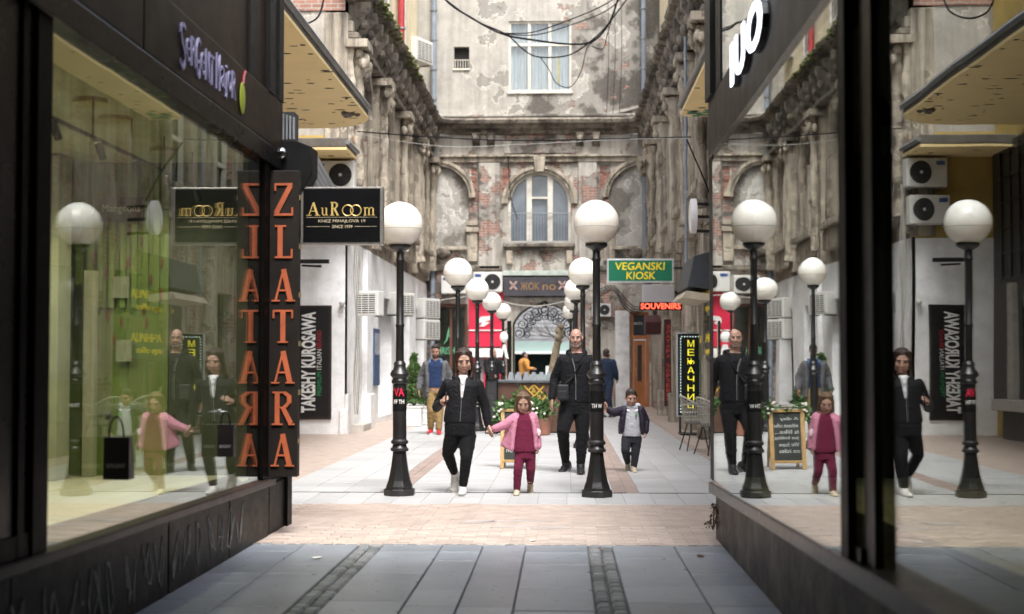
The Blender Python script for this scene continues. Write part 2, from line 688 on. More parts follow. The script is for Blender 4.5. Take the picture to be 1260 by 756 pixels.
SER = {  # letters drawn as strokes: (x0, y0, x1, y1, thickness), all in a unit-high box
    'Z': (.62, [(.04, .96, .58, .96, .07), (.52, .92, .08, .08, .15), (.02, .04, .6, .04, .07), (.05, .97, .05, .76, .05), (.58, .03, .58, .26, .05)]),
    'L': (.6, [(.2, .03, .2, .97, .15), (.04, .975, .38, .975, .05), (.04, .03, .58, .03, .06), (.56, .03, .56, .28, .05)]),
    'A': (.74, [(.14, .02, .38, .97, .06), (.38, .97, .6, .02, .15), (.2, .33, .53, .33, .05), (.02, .02, .27, .02, .045), (.46, .02, .74, .02, .045)]),
    'T': (.66, [(.33, .03, .33, .97, .15), (.03, .965, .63, .965, .06), (.04, .97, .04, .74, .05), (.62, .97, .62, .74, .05), (.17, .02, .49, .02, .045)]),
    'R': (.72, [(.2, .02, .2, .98, .14), (.05, .975, .42, .975, .05), (.42, .97, .56, .87, .1), (.57, .9, .57, .65, .13), (.56, .66, .42, .53, .1), (.2, .52, .42, .52, .05), (.38, .52, .62, .05, .13), (.04, .02, .37, .02, .045), (.55, .02, .74, .02, .05)]),
    'u': (.56, [(.13, .12, .13, .56, .09), (.02, .56, .16, .56, .04), (.13, .13, .2, .03, .07), (.18, .03, .34, .04, .06), (.34, .04, .42, .12, .05), (.42, .03, .42, .56, .09), (.32, .56, .45, .56, .04), (.42, .03, .54, .03, .04)]),
    'm': (.86, [(.13, .02, .13, .56, .09), (.02, .56, .16, .56, .04), (.02, .02, .24, .02, .04), (.14, .46, .24, .56, .05), (.24, .56, .36, .56, .06), (.42, .02, .42, .52, .09), (.32, .02, .53, .02, .04), (.43, .46, .53, .56, .05), (.53, .56, .66, .56, .06), (.72, .02, .72, .52, .09), (.62, .02, .84, .02, .04)]),
}


def serif_on(mb, ch, o, u, v, h, depth=.01, wscale=1.0):
    wd, st = SER[ch]
    o, u, v = V(o), V(u), V(v)
    n = u.cross(v).normalized()
    for i, (x0, y0, x1, y1, th) in enumerate(st):
        a = o + u * (x0 * h * wscale) + v * (y0 * h)
        b = o + u * (x1 * h * wscale) + v * (y1 * h)
        d = (b - a).normalized()
        sd = n.cross(d)
        dd = depth + i * .0006
        mb.obox((a + b) / 2 + n * dd / 2, (b - a) / 2, sd * th * h / 2, n * dd / 2)
    return wd * h * wscale


# ================================================================ THE GROUND
g = MB()
g.add([(-300, -200, -.06), (300, -200, -.06), (300, 400, -.06), (-300, 400, -.06)], [(0, 1, 2, 3)])
tag(g.build('ground', M('asphalt', (.05, .05, .05), .9)), kind='structure')


def piece_mesh(name, w, d, h, bev=.006):
    """one slab with a chamfered edge; origin at its lower corner"""
    b = bev
    vs = [(0, 0, 0), (w, 0, 0), (w, d, 0), (0, d, 0), (0, 0, h - b), (w, 0, h - b), (w, d, h - b), (0, d, h - b),
          (b, b, h), (w - b, b, h), (w - b, d - b, h), (b, d - b, h)]
    fs = [(0, 1, 5, 4), (1, 2, 6, 5), (2, 3, 7, 6), (3, 0, 4, 7), (4, 5, 9, 8), (5, 6, 10, 9), (6, 7, 11, 10), (7, 4, 8, 11), (8, 9, 10, 11)]
    me = bpy.data.meshes.new(name)
    me.from_pydata(vs, [], fs)
    me.update()
    return me


PM = {}


def piece(name, mat, w, d, h, x, y, z, parent, tilt=.0, bev=.006):
    key = (name, round(w, 3), round(d, 3), round(h, 3))
    if key not in PM:
        PM[key] = piece_mesh(name, w, d, h, bev)
        PM[key].materials.append(mat)
    o = bpy.data.objects.new(name, PM[key])
    col.objects.link(o)
    o.parent = parent
    o.location = V((x, y, z)) - wloc(parent)
    if tilt:
        o.rotation_euler = (R.uniform(-tilt, tilt), R.uniform(-tilt, tilt), R.uniform(-tilt, tilt))
    return o


# grey alley between the two shops
ap = MB().box(-2.6, 1.6, -26, 11.16, -.05, 0).build('alley_pavement', GROUT)
tag(ap, kind='structure')
ap.location = (0, 0, 0)
cols_ = [(-2.48, -2.02), (-2.02, -1.585), (-1.395, -.93), (-.93, -.612), (-.612, -.281), (-.281, .195), (.385, .865), (.865, 1.37)]
for (a, b) in cols_:
    y = 11.13
    first = True
    while y > 3.4:
        L = R.choice([.46, .62, .62, .78, 1.1, 1.3])
        if first:
            L = R.choice([.4, .7, 1.05])
            first = False
        piece('slab', SLAB, b - a - .008, round(L, 2) - .008, .02, a, y - L, -.002 + R.uniform(0, .003), ap, .0015)
        y -= L
for (a, b) in [(-1.585, -1.395), (.195, .385)]:
    y = 11.1
    while y > 6.6:
        for k in range(2):
            w = (b - a) / 2
            piece('cobble', COB, w - .012, .082, .024, a + k * w + .006, y - .09, -.002 + R.uniform(-.002, .007), ap, .04, .016)
        y -= .092
x = -2.45
while x < 1.3:
    piece('sett', COB, .085, .05, .024, x, 11.105, R.uniform(-.002, .003), ap, .03, .012)
    x += .095

# clay paver band, white tiled promenade and the clay margins of the courtyard
cp = MB().box(-8, 5, 11.16, 46, -.05, .013).build('courtyard_pavement', GROUTW)
tag(cp, kind='structure')
stuffp = MB()
n = 0
row = 0
y = 11.2
while y < 14.28:
    x = -2.56 + (row % 2) * .1 - .05
    while x < 2.1:
        if n < 300:
            piece('paver', PAVER, .197, .1, .02, x, y, R.uniform(-.003, .001), cp, .002, .004)
            n += 1
        else:
            stuffp.box(x, x + .197, y, y + .1, -.01, .0185 + R.uniform(-.001, .001))
        x += .2
    y += .1025
    row += 1


def paver_zone(x0, x1, y0, y1):
    y, row = y0, 0
    while y < y1 - .05:
        x = x0 + (row % 2) * .1
        while x < x1 - .05:
            stuffp.box(x, min(x + .197, x1), y, min(y + .2, y1), -.01, .0185 + R.uniform(-.001, .001))
            x += .2
        y += .2025
        row += 1


paver_zone(-5.7, -3.22, 12.7, 34)
paver_zone(2.12, 2.8, 12.0, 34)
paver_zone(-4.3, -3.22, 34, 45)
paver_zone(2.12, 2.8, 34, 45)
tag(stuffp.build('paver_field', PAVER, cp, fix=False), kind='stuff')
strips = MB()
for (a, b) in [(-2.0, -1.74), (.56, .84)]:
    y = 15.66
    while y < 44:
        strips.box(a + .004, (a + b) / 2 - .003, y, y + .196, -.01, .019)
        strips.box((a + b) / 2 + .003, b - .004, y - .1, y + .096, -.01, .019)
        y += .202
tag(strips.build('paver_strip', PAVER2, cp, fix=False), kind='stuff')
# two rows of narrow tiles before the drain
for k in range(18):
    for j in range(2):
        piece('tile', TILE, .292, .61, .02, -3.22 + k * .297, 14.3 + j * .617, R.uniform(-.002, .001), cp, .001, .003)
ccols = [(-3.22 + i * .4067, .4067) for i in range(3)] + [(-1.74 + i * .46, .46) for i in range(5)] + [(.84 + i * .4267, .4267) for i in range(3)]
far = MB()
for (a, w) in ccols:
    y = 15.64
    while y < 44.5:
        if y < 27.0:
            piece('tile', TILE, w - .006, .592, .02, a, y, R.uniform(-.002, .001), cp, .001, .003)
        else:
            far.box(a + .003, a + w - .003, y, y + .592, -.01, .0185 + R.uniform(-.001, .001))
        y += .6
tag(far.build('tile_field', TILE, cp, fix=False), kind='stuff')
dr = MB()
dr.box(-3.2, 2.1, 15.545, 15.55, -.02, .018)
dr.box(-3.2, 2.1, 15.625, 15.63, -.02, .018)
for k in range(150):
    xx = -3.19 + k * .0352
    dr.box(xx, xx + .012, 15.55, 15.625, -.02, .014)
dr.build('drain_grate', M('drain_iron', (.02, .02, .02), .6), cp, fix=False)
for (px, py, w, d) in [(589, 644, .16, .12), (633, 649.5, .22, .1), (677, 651, .17, .1), (640, 643, .3, .07)]:
    p = at(px, py, 1450 * 1750 / (py - 445) / 1000)
    mk = MB().prism([(p.x - w, p.y - d, .017), (p.x - w * .3, p.y - d * 1.4, .017), (p.x + w, p.y - d * .5, .017), (p.x + w * .7, p.y + d, .017), (p.x - w * .6, p.y + d * .8, .017)], (0, 0, .006))
    mk.build('inlay', M('slate_inlay', (.43, .375, .345), .4, var=.25), cp)

# ================================================================ LEFT SHOP
XL = -2.42


def yx(px, X):
    """depth at which the plane x = X is seen at photo column px"""
    d = _f * F + _r * (px - 630)
    return X * d.y / d.x


ls = thing('shop_building', 'dark shopfront on the left of the alley with lit green interior behind its window', 'shop', (XL, 8, 0))
Y0L, Y1L = yx(57, XL), yx(322, XL)
zs0, zs1 = .585, .512


def zl(y):
    return zs1 + (zs0 - zs1) * (Y1L - y) / (Y1L - Y0L)


PLIN = M('dark_granite', (.012, .0095, .008), .4, var=.45, scale=7, dirt=.45, dirtc=(.10, .088, .077), bmp=.15, spec=.05)
for (ya, yb) in [(-3, 3.2), (3.2, 6.2), (6.2, 8.7), (8.72, 10.3), (10.32, 11.7), (11.72, 12.6)]:
    p = MB()
    p.prism([(XL - .35, ya + .004, 0), (XL + .02, ya + .004, 0), (XL + .02, ya + .004, zl(ya) - .07), (XL - .35, ya + .004, zl(ya) - .07)], (0, 0.001, 0))
    p = MB().add([(XL - .35, ya + .004, -.02), (XL, ya + .004, -.02), (XL, yb - .004, -.02), (XL - .35, yb - .004, -.02),
                  (XL - .35, ya + .004, zl(ya) - .07), (XL, ya + .004, zl(ya) - .07), (XL, yb - .004, zl(yb) - .07), (XL - .35, yb - .004, zl(yb) - .07)],
                 [(0, 3, 2, 1), (4, 5, 6, 7), (0, 1, 5, 4), (1, 2, 6, 5), (2, 3, 7, 6), (3, 0, 4, 7)])
    p.build('plinth', PLIN, ls, bevel=.006)
s_ = MB()
ya, yb = -3, 11.75
s_.add([(XL - .35, ya, zl(ya) - .07), (XL + .05, ya, zl(ya) - .075), (XL + .05, yb, zl(yb) - .075), (XL - .35, yb, zl(yb) - .07),
        (XL - .35, ya, zl(ya) + .0), (XL + .05, ya, zl(ya) - .02), (XL + .05, yb, zl(yb) - .02), (XL - .35, yb, zl(yb) + .0)],
       [(0, 3, 2, 1), (4, 5, 6, 7), (0, 1, 5, 4), (1, 2, 6, 5), (2, 3, 7, 6), (3, 0, 4, 7)])
s_.build('sill', SILL, ls, bevel=.008)
# spray-paint tags on the plinth
gr = MB()
rr = random.Random(3)
for k in range(15):
    yc = 6.3 + k * .31 + rr.uniform(-.05, .05)
    zc = .24
    pts = []
    a0 = rr.uniform(0, 6)
    for i in range(9):
        a = a0 + i * rr.choice([.55, .7, .8])
        pts.append((XL + .0035, yc + math.sin(a * 1.3) * rr.uniform(.05, .12) + i * .012, max(.06, min(zl(yc) - .1, zc + math.cos(a * 1.7 + k) * .15))))
    gr.tube(pts, 0.01, 5, [.005 + .011 * abs(math.sin(i * 1.1 + k)) for i in range(9)])
for p in gr.v:
    p.x = XL + .001 + (p.x - XL) * .25
tag(gr.build('graffiti', M('grey_spray', (.22, .22, .21), .6, var=.5, scale=14, dirt=.6, dirtc=(.07, .06, .05)), ls, fix=False), kind='stuff')
# frames
ztop = 3.06
fr = MB()
fr.box(XL - .08, XL + .02, yx(38, XL), Y0L, .5, 3.2)
fr.build('mullion', FRAME, ls, bevel=.006)
fr = MB().box(XL - .1, XL + .02, Y1L, 11.58, .5, 3.2)
fr.build('mullion', FRAME, ls, bevel=.006)
fr = MB().box(XL - .09, XL + .05, -3, 11.9, ztop, 3.215)
fr.build('top_rail', M('gloss_black', (.005, .0045, .0045), .25, bmp=.02, spec=.08), ls, bevel=.008)
MB().box(XL - .014, XL - .004, Y0L - .01, Y1L + .01, .45, ztop + .05).build('window', GLASS, ls)
dp = MB().box(XL - .014, XL - .004, -2.9, yx(38, XL) + .01, .12, ztop + .05).build('door_pane', M('dark_door_pane', (.007, .007, .007), .3, spec=.12, bmp=.02), ls)
MB().box(XL - .06, XL + .01, 1.0, yx(38, XL) - .01, .56, .68).build('door_rail', FRAME, ls)
MB().box(XL - .05, XL + .012, yx(22, XL), yx(22, XL) + .07, .5, ztop).build('door_stile', FRAME, ls)
# sign fascia, upper cladding, pilasters
MB().box(XL - .3, XL + .045, 7.95, 11.95, 3.222, 3.64).build('sign_panel', FASCIA, ls, bevel=.006)
MB().box(XL - .3, XL + .045, -3, 7.93, 3.222, 3.64).build('sign_panel', FASCIA, ls, bevel=.006)
MB().box(XL - .3, XL + .012, -3, 10.75, 3.646, 4.6).build('cladding', FASCIA, ls)
MB().box(XL - .3, XL + .03, 10.752, 11.0, 3.646, 4.6).build('pilaster', BLACK, ls)
MB().box(XL - .3, XL + .012, 11.002, 11.4, 3.646, 4.6).build('cladding', FASCIA, ls)
MB().box(XL - .3, XL + .05, 11.402, 11.62, 3.646, 4.6).build('pilaster', BLACK, ls)
MB().box(XL - .3, XL + .02, 11.622, 11.78, 3.646, 4.6).build('cladding', FASCIA, ls)
MB().box(XL - .3, XL + .05, 11.782, 11.96, 3.646, 4.6).build('pilaster', BLACK, ls)
# raised lettering of the fascia and its lime fruit emblem
LILAC = M('lilac_letters', (.19, .18, .29), .4, emit=.01)
lt = MB()
XF = XL + .046
text_on(lt, 'S', (XF, 8.68, 3.27), (0, 1, 0), (0, 0, 1), .12, .30, .012, -.012)
xx = 8.82
for ch, h_, dz in [('e', .15, .03), ('R', .19, .02), ('G', .27, -.03), ('e', .15, .02), ('N', .21, .0), ('T', .2, 0)]:
    text_on(lt, ch, (XF, xx, 3.32 + dz), (0, 1, 0), (0, 0, 1), .098, h_, .012, -.012)
    xx += .122
xx += .05
for ch, h_, dz in [('M', .25, -.02), ('a', .15, .02), ('j', .24, -.04), ('o', .15, .03), ('R', .2, .0)]:
    text_on(lt, ch, (XF, xx, 3.34 + dz), (0, 1, 0), (0, 0, 1), .105 if ch != 'j' else .05, h_, .012, -.012)
    xx += .13 if ch != 'j' else .075
lt.build('lettering', LILAC, ls, fix=False)
lg = MB().ell((XF + .01, 10.38, 3.395), .012, .085, .12, 20)
lg.build('emblem', M('lime_emblem', (.2, .24, .02), .4, emit=.01), ls, smooth=True)
st_ = MB().tube([(XF + .012, 10.39, 3.5), (XF + .012, 10.41, 3.56), (XF + .012, 10.46, 3.61)], .012, 6)
st_.build('emblem_stalk', M('red_stalk', (.16, .025, .025), .5), ls)

# interior
INT_G = M('green_wall', (.17, .22, .05), .8, var=.3, scale=.9)
INT_C = M('cream_wall', (.36, .36, .23), .8, var=.15)
INT_F = M('display_floor', (.62, .57, .40), .35, var=.07)
INT_D = M('olive_panel', (.055, .062, .028), .7, var=.3)
MB().box(-6, XL - .36, -3, 11.9, .3, .5).build('display_floor', INT_F, ls)
MB().box(XL - .36, XL - .1, -3, 11.55, .42, .503).build('window_bench', INT_F, ls)
MB().box(-6, XL - .1, -3, 12.2, ztop + .06, ztop + .2).build('ceiling', INT_C, ls)
MB().box(-6.1, -5.9, -3, 12.2, 0, 3.2).build('back_wall', INT_G, ls)
MB().box(-5.9, -3.3, 11.8, 12.0, .4, 3.2).build('end_wall', INT_G, ls)
MB().box(-3.29, XL - .12, 11.8, 12.0, .4, 3.2).build('dark_reflection_panel', INT_D, ls)  # dark panel put in to paint the dark reflection over this stretch
for k in range(24):
    xx = -5.6 + k * .095
    MB().box(xx, xx + .045, 11.76, 11.799, 1.9 + .0 * k, 3.1).build('batten', INT_G, ls)
MB().box(-6, XL - .1, 6.2, 6.36, .4, 3.2).build('light_blocking_wall', INT_D, ls)  # added dark wall, keeps the shop light away from the door pane
MB().box(-4.62, -4.02, 11.2, 11.5, .5, 3.1).build('column', INT_C, ls, bevel=.01)
MB().box(-3.95, -3.86, 11.6, 11.7, .5, 2.2).build('rail_post', INT_C, ls)
# patterned flecks on the green wall: small hanging leaves
fl = MB()
for k in range(40):
    xx, zz = rr.uniform(-4.0, -3.35), rr.uniform(1.5, 2.7)
    fl.ell((xx, 11.79, zz), .012, .006, .05, 6)
fl.build('wall_motif', M('wall_motif', (.22, .08, .03), .7), ls)
MB().box(-3.86, -3.5, 11.72, 11.76, 2.62, 2.82).build('price_board', M('black_board', (.015, .015, .015), .5), ls)
lb = MB()
text_on(lb, 'Mangeons', (-3.84, 11.715, 2.68), (1, 0, 0), (0, 0, 1), .32, .08, .004)
lb.build('board_lettering', WHITE, ls, fix=False)
for (ax, az, w_, h_) in [(-3.75, 1.98, .13, .18), (-3.72, 1.45, .13, .18)]:
    MB().box(ax, ax + w_, 11.74, 11.76, az, az + h_).build('notice', M('notice_paper', (.3, .3, .2), .8), ls)
# ceiling track
trk = MB().bar((-2.95, 7, 2.86), (-2.95, 11.4, 2.86), .02)
for k in range(6):
    trk.tube([(-2.95, 7.2 + k * .8, 2.86), (-2.95, 7.2 + k * .8, 3.12)], .006, 6)
    trk.tube([(-2.95, 7.3 + k * .8, 2.84), (-2.93, 7.34 + k * .8, 2.74)], .025, 8)
trk.build('track_rail', BLACK, ls)
LIT = M('lit_diffuser', (1, .86, .55), .5, emit=6, bmp=0, var=.02)


def downlight(x, y, z, parent_label, power, colr=(1, .93, .76)):
    d = thing('ceiling_light', parent_label, 'ceiling light', (x, y, z), 'lit ceiling spots in the green shop')
    rim = MB().lathe((x, y, z - .03), [(.075, .0), (.11, .0), (.11, .03), (.075, .03)], 18)
    rim.build('rim', M('brass_rim', (.45, .36, .16), .4, metal=.7), d, smooth=True)
    MB().lathe((x, y, z - .02), [(.001, 0), (.073, 0), (.073, .008), (.001, .008)], 18).build('diffuser', LIT, d)
    l = bpy.data.lights.new('spot_light', 'SPOT')
    l.energy = power
    l.color = colr
    l.spot_size = math.radians(140)
    l.spot_blend = .6
    l.shadow_soft_size = .08
    lo = bpy.data.objects.new('spot_light', l)
    col.objects.link(lo)
    lo.parent = d
    lo.location = (0, 0, -.06)
    return d


zc = ztop + .06
downlight(-3.0, 8.9, zc, 'lit ceiling spot nearest the camera in the green shop', 24)
downlight(-3.05, 9.55, zc, 'lit ceiling spot midway along the row in the green shop', 24)
downlight(-3.12, 11.0, zc, 'lit ceiling spot by the end wall of the green shop', 28)
# ceiling spots deeper in the room
downlight(-4.4, 10.3, zc, 'lit ceiling spot deep in the green shop beside the cream column', 40)
downlight(-4.3, 6.6, zc, 'lit ceiling spot deep in the green shop behind the black mullion', 40)


def paper_bag(px, py0, py1, Y, w, label):
    p0, p1 = at(px, py1, Y), at(px, py0, Y)
    t = thing('shopping_bag', label, 'bag', p0, 'black gift bags hooked on the window')
    hh = p1.z - p0.z
    b = MB().add([(p0.x - w / 2, Y - .05, p0.z), (p0.x + w / 2, Y - .05, p0.z), (p0.x + w / 2, Y + .05, p0.z), (p0.x - w / 2, Y + .05, p0.z),
                  (p0.x - w / 2, Y - .045, p1.z), (p0.x + w / 2, Y - .045, p1.z), (p0.x + w / 2 - .01, Y + .045, p1.z), (p0.x - w / 2 + .01, Y + .045, p1.z)],
                 [(0, 3, 2, 1), (4, 5, 6, 7), (0, 1, 5, 4), (1, 2, 6, 5), (2, 3, 7, 6), (3, 0, 4, 7)])
    b.build('bag', M('black_card', (.018, .014, .017), .35, bmp=.04), t, bevel=.004)
    hd = MB()
    pts = []
    for i in range(11):
        a = math.pi * i / 10
        pts.append((p0.x - math.cos(a) * w * .28, Y - .047, p1.z + math.sin(a) * w * .75))
    hd.tube(pts, .005, 6)
    hd.build('handle', BLACK, t)
    s = MB()
    text_on(s, 'SERGENT', (p0.x - w * .36, Y - .052, p0.z + hh * .28), (1, 0, 0), (0, 0, 1), w * .72, hh * .09, .002)
    s.build('print', M('silver_print', (.45, .42, .46), .5), t, fix=False)
    hk = MB().tube([(p0.x, Y, p1.z + w * .72), (p0.x - .02, Y, p1.z + w * .76), (XL - .004, Y, p1.z + w * .76)], .005, 6).tube([(XL - .004, Y, p1.z + w * .76), (XL + .008, Y, p1.z + w * .76)], .02, 10)
    hk.build('hook', GREY, t)
    return t


paper_bag(146, 537, 590, (XL + .075) / ((146 - 692) / F) * 1.0, .14, 'larger black gift bag hooked low on the left shop window')
paper_bag(279, 522, 562, (XL + .062) / ((279 - 692) / F) * 1.0, .115, 'smaller black gift bag hooked on the left shop window near its corner post')

# vertical goldsmith sign at the corner
zp0, zp1 = zat(587, 11.6, 347), zat(210, 11.6, 347)
xp0, xp1 = xat(328, 11.6), xat(366.5, 11.6)
zl_t = thing('vertical_sign', 'tall narrow dark sign with orange letters ZLATARA at the corner of the left shop', 'sign', (XL, 11.62, zp0))
ORG = M('orange_letters', (.36, .085, .032), .5, var=.25, scale=6, emit=.06)
zb = MB().box(xp0, xp1, 11.6, 11.7, zp0, zp1)
zb.build('panel', M('sign_black', (.017, .0135, .011), .5, bmp=.03, var=.25, spec=.2), zl_t, bevel=.004)
zt = MB()
tops = [225, 277, 330, 381, 431, 482, 533]
hs = (49 - 10) / 1750 * 11.6
for ch, ty in zip('ZLATARA', tops):
    hh = 41 / 1750 * 11.6
    wd = SER[ch][0] * hh * .98
    cx = (xp0 + xp1) / 2 + .005
    serif_on(zt, ch, (cx - wd / 2, 11.599, zat(ty + 41, 11.6, 347)), (1, 0, 0), (0, 0, 1), hh, .012, .98)
zt.build('lettering', ORG, zl_t, fix=False)
hw = MB()
for ty in (240, 300, 360, 420, 480, 540):
    hw.box(xp1, xp1 + .008, 11.62, 11.68, zat(ty + 6, 11.6, 347), zat(ty, 11.6, 347))
hw.box(XL - .02, xp0 + .02, 11.63, 11.67, zp0 + .1, zp0 + .16)
hw.box(XL - .02, xp0 + .02, 11.63, 11.67, zp1 - .16, zp1 - .1)
hw.build('bracket', M('brass_rim', (.45, .36, .16), .4), zl_t)

# corner post beyond the sign
MB().box(XL - .2, XL - .02, 11.75, 12.55, .44, 3.2).build('corner_post', FRAME, ls)
MB().box(XL - .02, XL + .03, 12.35, 12.55, .0, 3.2).build('corner_trim', FRAME, ls, bevel=.005)
MB().box(-8.5, XL - .32, 12.02, 12.5, 0, 5.2).build('end_wall', P_YEL, ls)

# black housing with the dome camera, and the hanging jeweller sign
Yh = 11.98
bh = thing('roller_housing', 'black faceted box fixed above the ZLATARA sign', 'box', at(360, 232, Yh))
pts = [at(322, 186, Yh), at(336, 173, Yh), at(364, 173, Yh), at(384, 181, Yh), at(384, 214, Yh), at(371, 236, Yh), at(322, 228, Yh)]
MB().prism(pts, (0, .28, 0)).build('housing', BLACK, bh, bevel=.006)
sl = MB()
for k in range(5):
    a = at(386, 188 + k * 10, Yh + .3)
    sl.bar(a, a + V((.12, .5, -.3)), .012, .05)
sl.build('slat', GREY, bh)
cd = thing('dome_camera', 'small silver dome camera on the black box above the ZLATARA sign', 'camera', at(346, 188, Yh - .02))
p = at(346, 189, Yh - .05)
MB().ell(p, .055, .055, .055, 16).build('dome', M('chrome', (.5, .5, .5), .15, metal=1, bmp=0), cd, smooth=True)
MB().lathe((p.x + .012, p.y - .045, p.z - .02), [(.02, 0), (.026, .01), (.026, .03), (.015, .035)], 12).build('lens', BLACK, cd, smooth=True)
MB().bar(p, p + V((-.02, .1, .0)), .03).build('mount', GREY, cd)
vg = thing('vent_grille', 'dark louvred vent high on the left corner under the yellow canopy', 'vent', at(352, 160, 12.3))
v_ = MB()
a0, a1 = at(341, 138, 12.3), at(362, 172, 12.3)
v_.box(a0.x, a1.x, 12.3, 12.5, a1.z, a0.z)
v_.build('backing', DARK, vg)
v_ = MB()
for k in range(6):
    xx = a0.x + (a1.x - a0.x) * k / 5
    v_.box(xx - .008, xx + .008, 12.27, 12.3, a1.z, a0.z - .01 * k)
v_.build('louvre', GREY, vg)

Ys = 12.0
q0, q1 = at(370, 301, Ys), at(471, 230, Ys)
hg = thing('hanging_sign', 'black rectangular sign with gold jeweller lettering hung out from the left corner', 'sign', ((q0.x + q1.x) / 2, Ys, q0.z))
MB().box(q0.x, q1.x, Ys, Ys + .12, q0.z, q1.z).build('casing', M('sign_casing', (.30, .28, .25), .35, metal=.6), hg, bevel=.004)
MB().box(q0.x + .022, q1.x - .022, Ys - .006, Ys + .01, q0.z + .022, q1.z - .016).build('face', M('sign_face', (.004, .004, .0045), .4, bmp=0, spec=.15), hg)
MB().box(XL, q0.x, Ys + .03, Ys + .07, q0.z + .08, q0.z + .12).build('bracket', BLACK, hg)
MB().box(XL, q0.x, Ys + .03, Ys + .07, q1.z - .12, q1.z - .08).build('bracket', BLACK, hg)
GOLD = M('gold_letters', (.60, .42, .14), .35, metal=.3, emit=.05)
gl = MB()
W_ = q1.x - q0.x


def sx_(px):
    return xat(px, Ys)


def sz_(py):
    return zat(py, Ys, 420)


yf = Ys - .0065
hc = sz_(249) - sz_(265.5)
serif_on(gl, 'A', (sx_(376), yf, sz_(265.5)), (1, 0, 0), (0, 0, 1), hc, .006, 1.4)
serif_on(gl, 'u', (sx_(394), yf, sz_(265.5)), (1, 0, 0), (0, 0, 1), hc, .006)
serif_on(gl, 'R', (sx_(405), yf, sz_(265.5)), (1, 0, 0), (0, 0, 1), hc, .006, .95)
serif_on(gl, 'm', (sx_(446.5), yf, sz_(265.5)), (1, 0, 0), (0, 0, 1), hc * 1.02, .006, 1.0)
for cx in (427.2, 437.2):
    c = V((sx_(cx), yf - .003, sz_(259.3)))
    rr_ = 6.6 / 1750 * Ys
    pts = [c + V((math.cos(a) * rr_, (cx - 427) * .0002, math.sin(a) * rr_)) for a in [i * math.pi / 12 for i in range(25)]]
    gl.tube(pts, .0042, 6, cap=False)
gl.build('lettering', GOLD, hg, fix=False)
g2 = MB()
text_on(g2, 'KNEZ MIHAJLOVA 19', (sx_(391), yf, sz_(275)), (1, 0, 0), (0, 0, 1), sx_(449) - sx_(391), sz_(270.4) - sz_(275), .003)
text_on(g2, 'SINCE 1939', (sx_(408), yf, sz_(281)), (1, 0, 0), (0, 0, 1), sx_(433) - sx_(408), sz_(277.2) - sz_(281), .003)
for (a, b, py) in [(376, 463, 267.6), (376, 405, 279), (436, 463, 279)]:
    g2.box(sx_(a), sx_(b), yf - .002, yf, sz_(py) - .0014, sz_(py) + .0014)
g2.build('small_lettering', M('pale_gold', (.5, .42, .28), .4, emit=.03), hg, fix=False)

# ================================================================ RIGHT SHOP
XR = 1.27
rs = thing('shop_building', 'dark shopfront on the right of the alley mirroring the courtyard in its windows', 'shop', (XR, 8, 0))
Ya, Yb = yx(889, XR), yx(1030, XR)      # far pane: Ya (far) to Yb (near)
z_f, z_n = .495, .615


def zr(y):
    return z_f + (z_n - z_f) * (Ya - y) / (Ya - Yb)


def slab_y(mb, xa, xb, y0, y1, zb0, zb1, zt0, zt1):
    mb.add([(xa, y0, zb0), (xb, y0, zb0), (xb, y1, zb1), (xa, y1, zb1), (xa, y0, zt0), (xb, y0, zt0), (xb, y1, zt1), (xa, y1, zt1)],
           [(0, 3, 2, 1), (4, 5, 6, 7), (0, 1, 5, 4), (1, 2, 6, 5), (2, 3, 7, 6), (3, 0, 4, 7)])


PLR = M('worn_granite', (.022, .018, .015), .4, var=.4, scale=6, dirt=.6, dirtc=(.15, .132, .116), bmp=.25, spec=.05)
for (y0, y1) in [(-3, 4.2), (4.2, 6.4), (6.4, 7.9), (7.9, 9.7), (9.7, 11.1), (11.1, 11.62)]:
    p = MB()
    slab_y(p, XR - .03, XR + .45, y0 + .003, y1 - .003, -.02, -.02, zr(y0) - .104, zr(y1) - .104)
    p.build('plinth', PLR, rs)
p = MB()
slab_y(p, XR - .085, XR + .5, -3, 11.66, zr(-3) - .1, zr(11.66) - .1, zr(-3) - .012, zr(11.66) - .012)
p.build('sill', M('sill_grey', (.05, .044, .04), .3, bmp=.08, dirt=.35, dirtc=(.03, .027, .024), spec=.2), rs, bevel=.01)
FR2 = M('steel_frame', (.012, .013, .012), .36, metal=.0, bmp=.02, spec=.12)
MB().box(XR - .075, XR + .07, Ya, 11.6, .5, 3.1).build('mullion', FRAME, rs, bevel=.006)
MB().box(XR - .074, XR - .035, yx(1041, XR - .074), yx(1032, XR - .074), .56, 3.06).build('mullion', FRAME, rs, bevel=.006)
MB().box(XR - .03, XR + .006, yx(1074, XR - .03), yx(1061, XR - .03), .56, 3.06).build('mullion', FR2, rs, bevel=.006)
MB().box(XR - .05, XR - .02, yx(1062, XR - .03), yx(1041, XR - .05), .57, .68).build('low_rail', FR2, rs)
MB().box(XR - .07, XR + .10, -3, 11.64, 3.0, 3.12).build('top_rail', M('gloss_black', (.005, .0045, .0045), .25), rs, bevel=.006)
pn = MB()
ypn = yx(1034, XR - .074) - .01
slab_y(pn, XR - .074, XR - .067, ypn, Ya + .01, zr(ypn) - .05, zr(Ya) - .05, 3.05, 3.05)
pn.build('window', GLASS_R, rs)
MB().box(XR + .012, XR + .02, -2.9, yx(1073, XR - .0) + .0, .45, 3.05).build('window', GLASS_R, rs)
MB().box(XR - .04, XR - .034, yx(1062, XR - .03), yx(1041, XR - .05), .57, 3.05).build('window', GLASS_R, rs)
MB().box(XR - .0, XR + .3, -3, 12.35, 3.124, 3.69).build('sign_panel', FASCIA_R, rs, bevel=.006)
MB().box(XR - .0, XR + .2, 11.4, 11.75, 3.694, 4.6).build('pilaster', BLACK, rs)
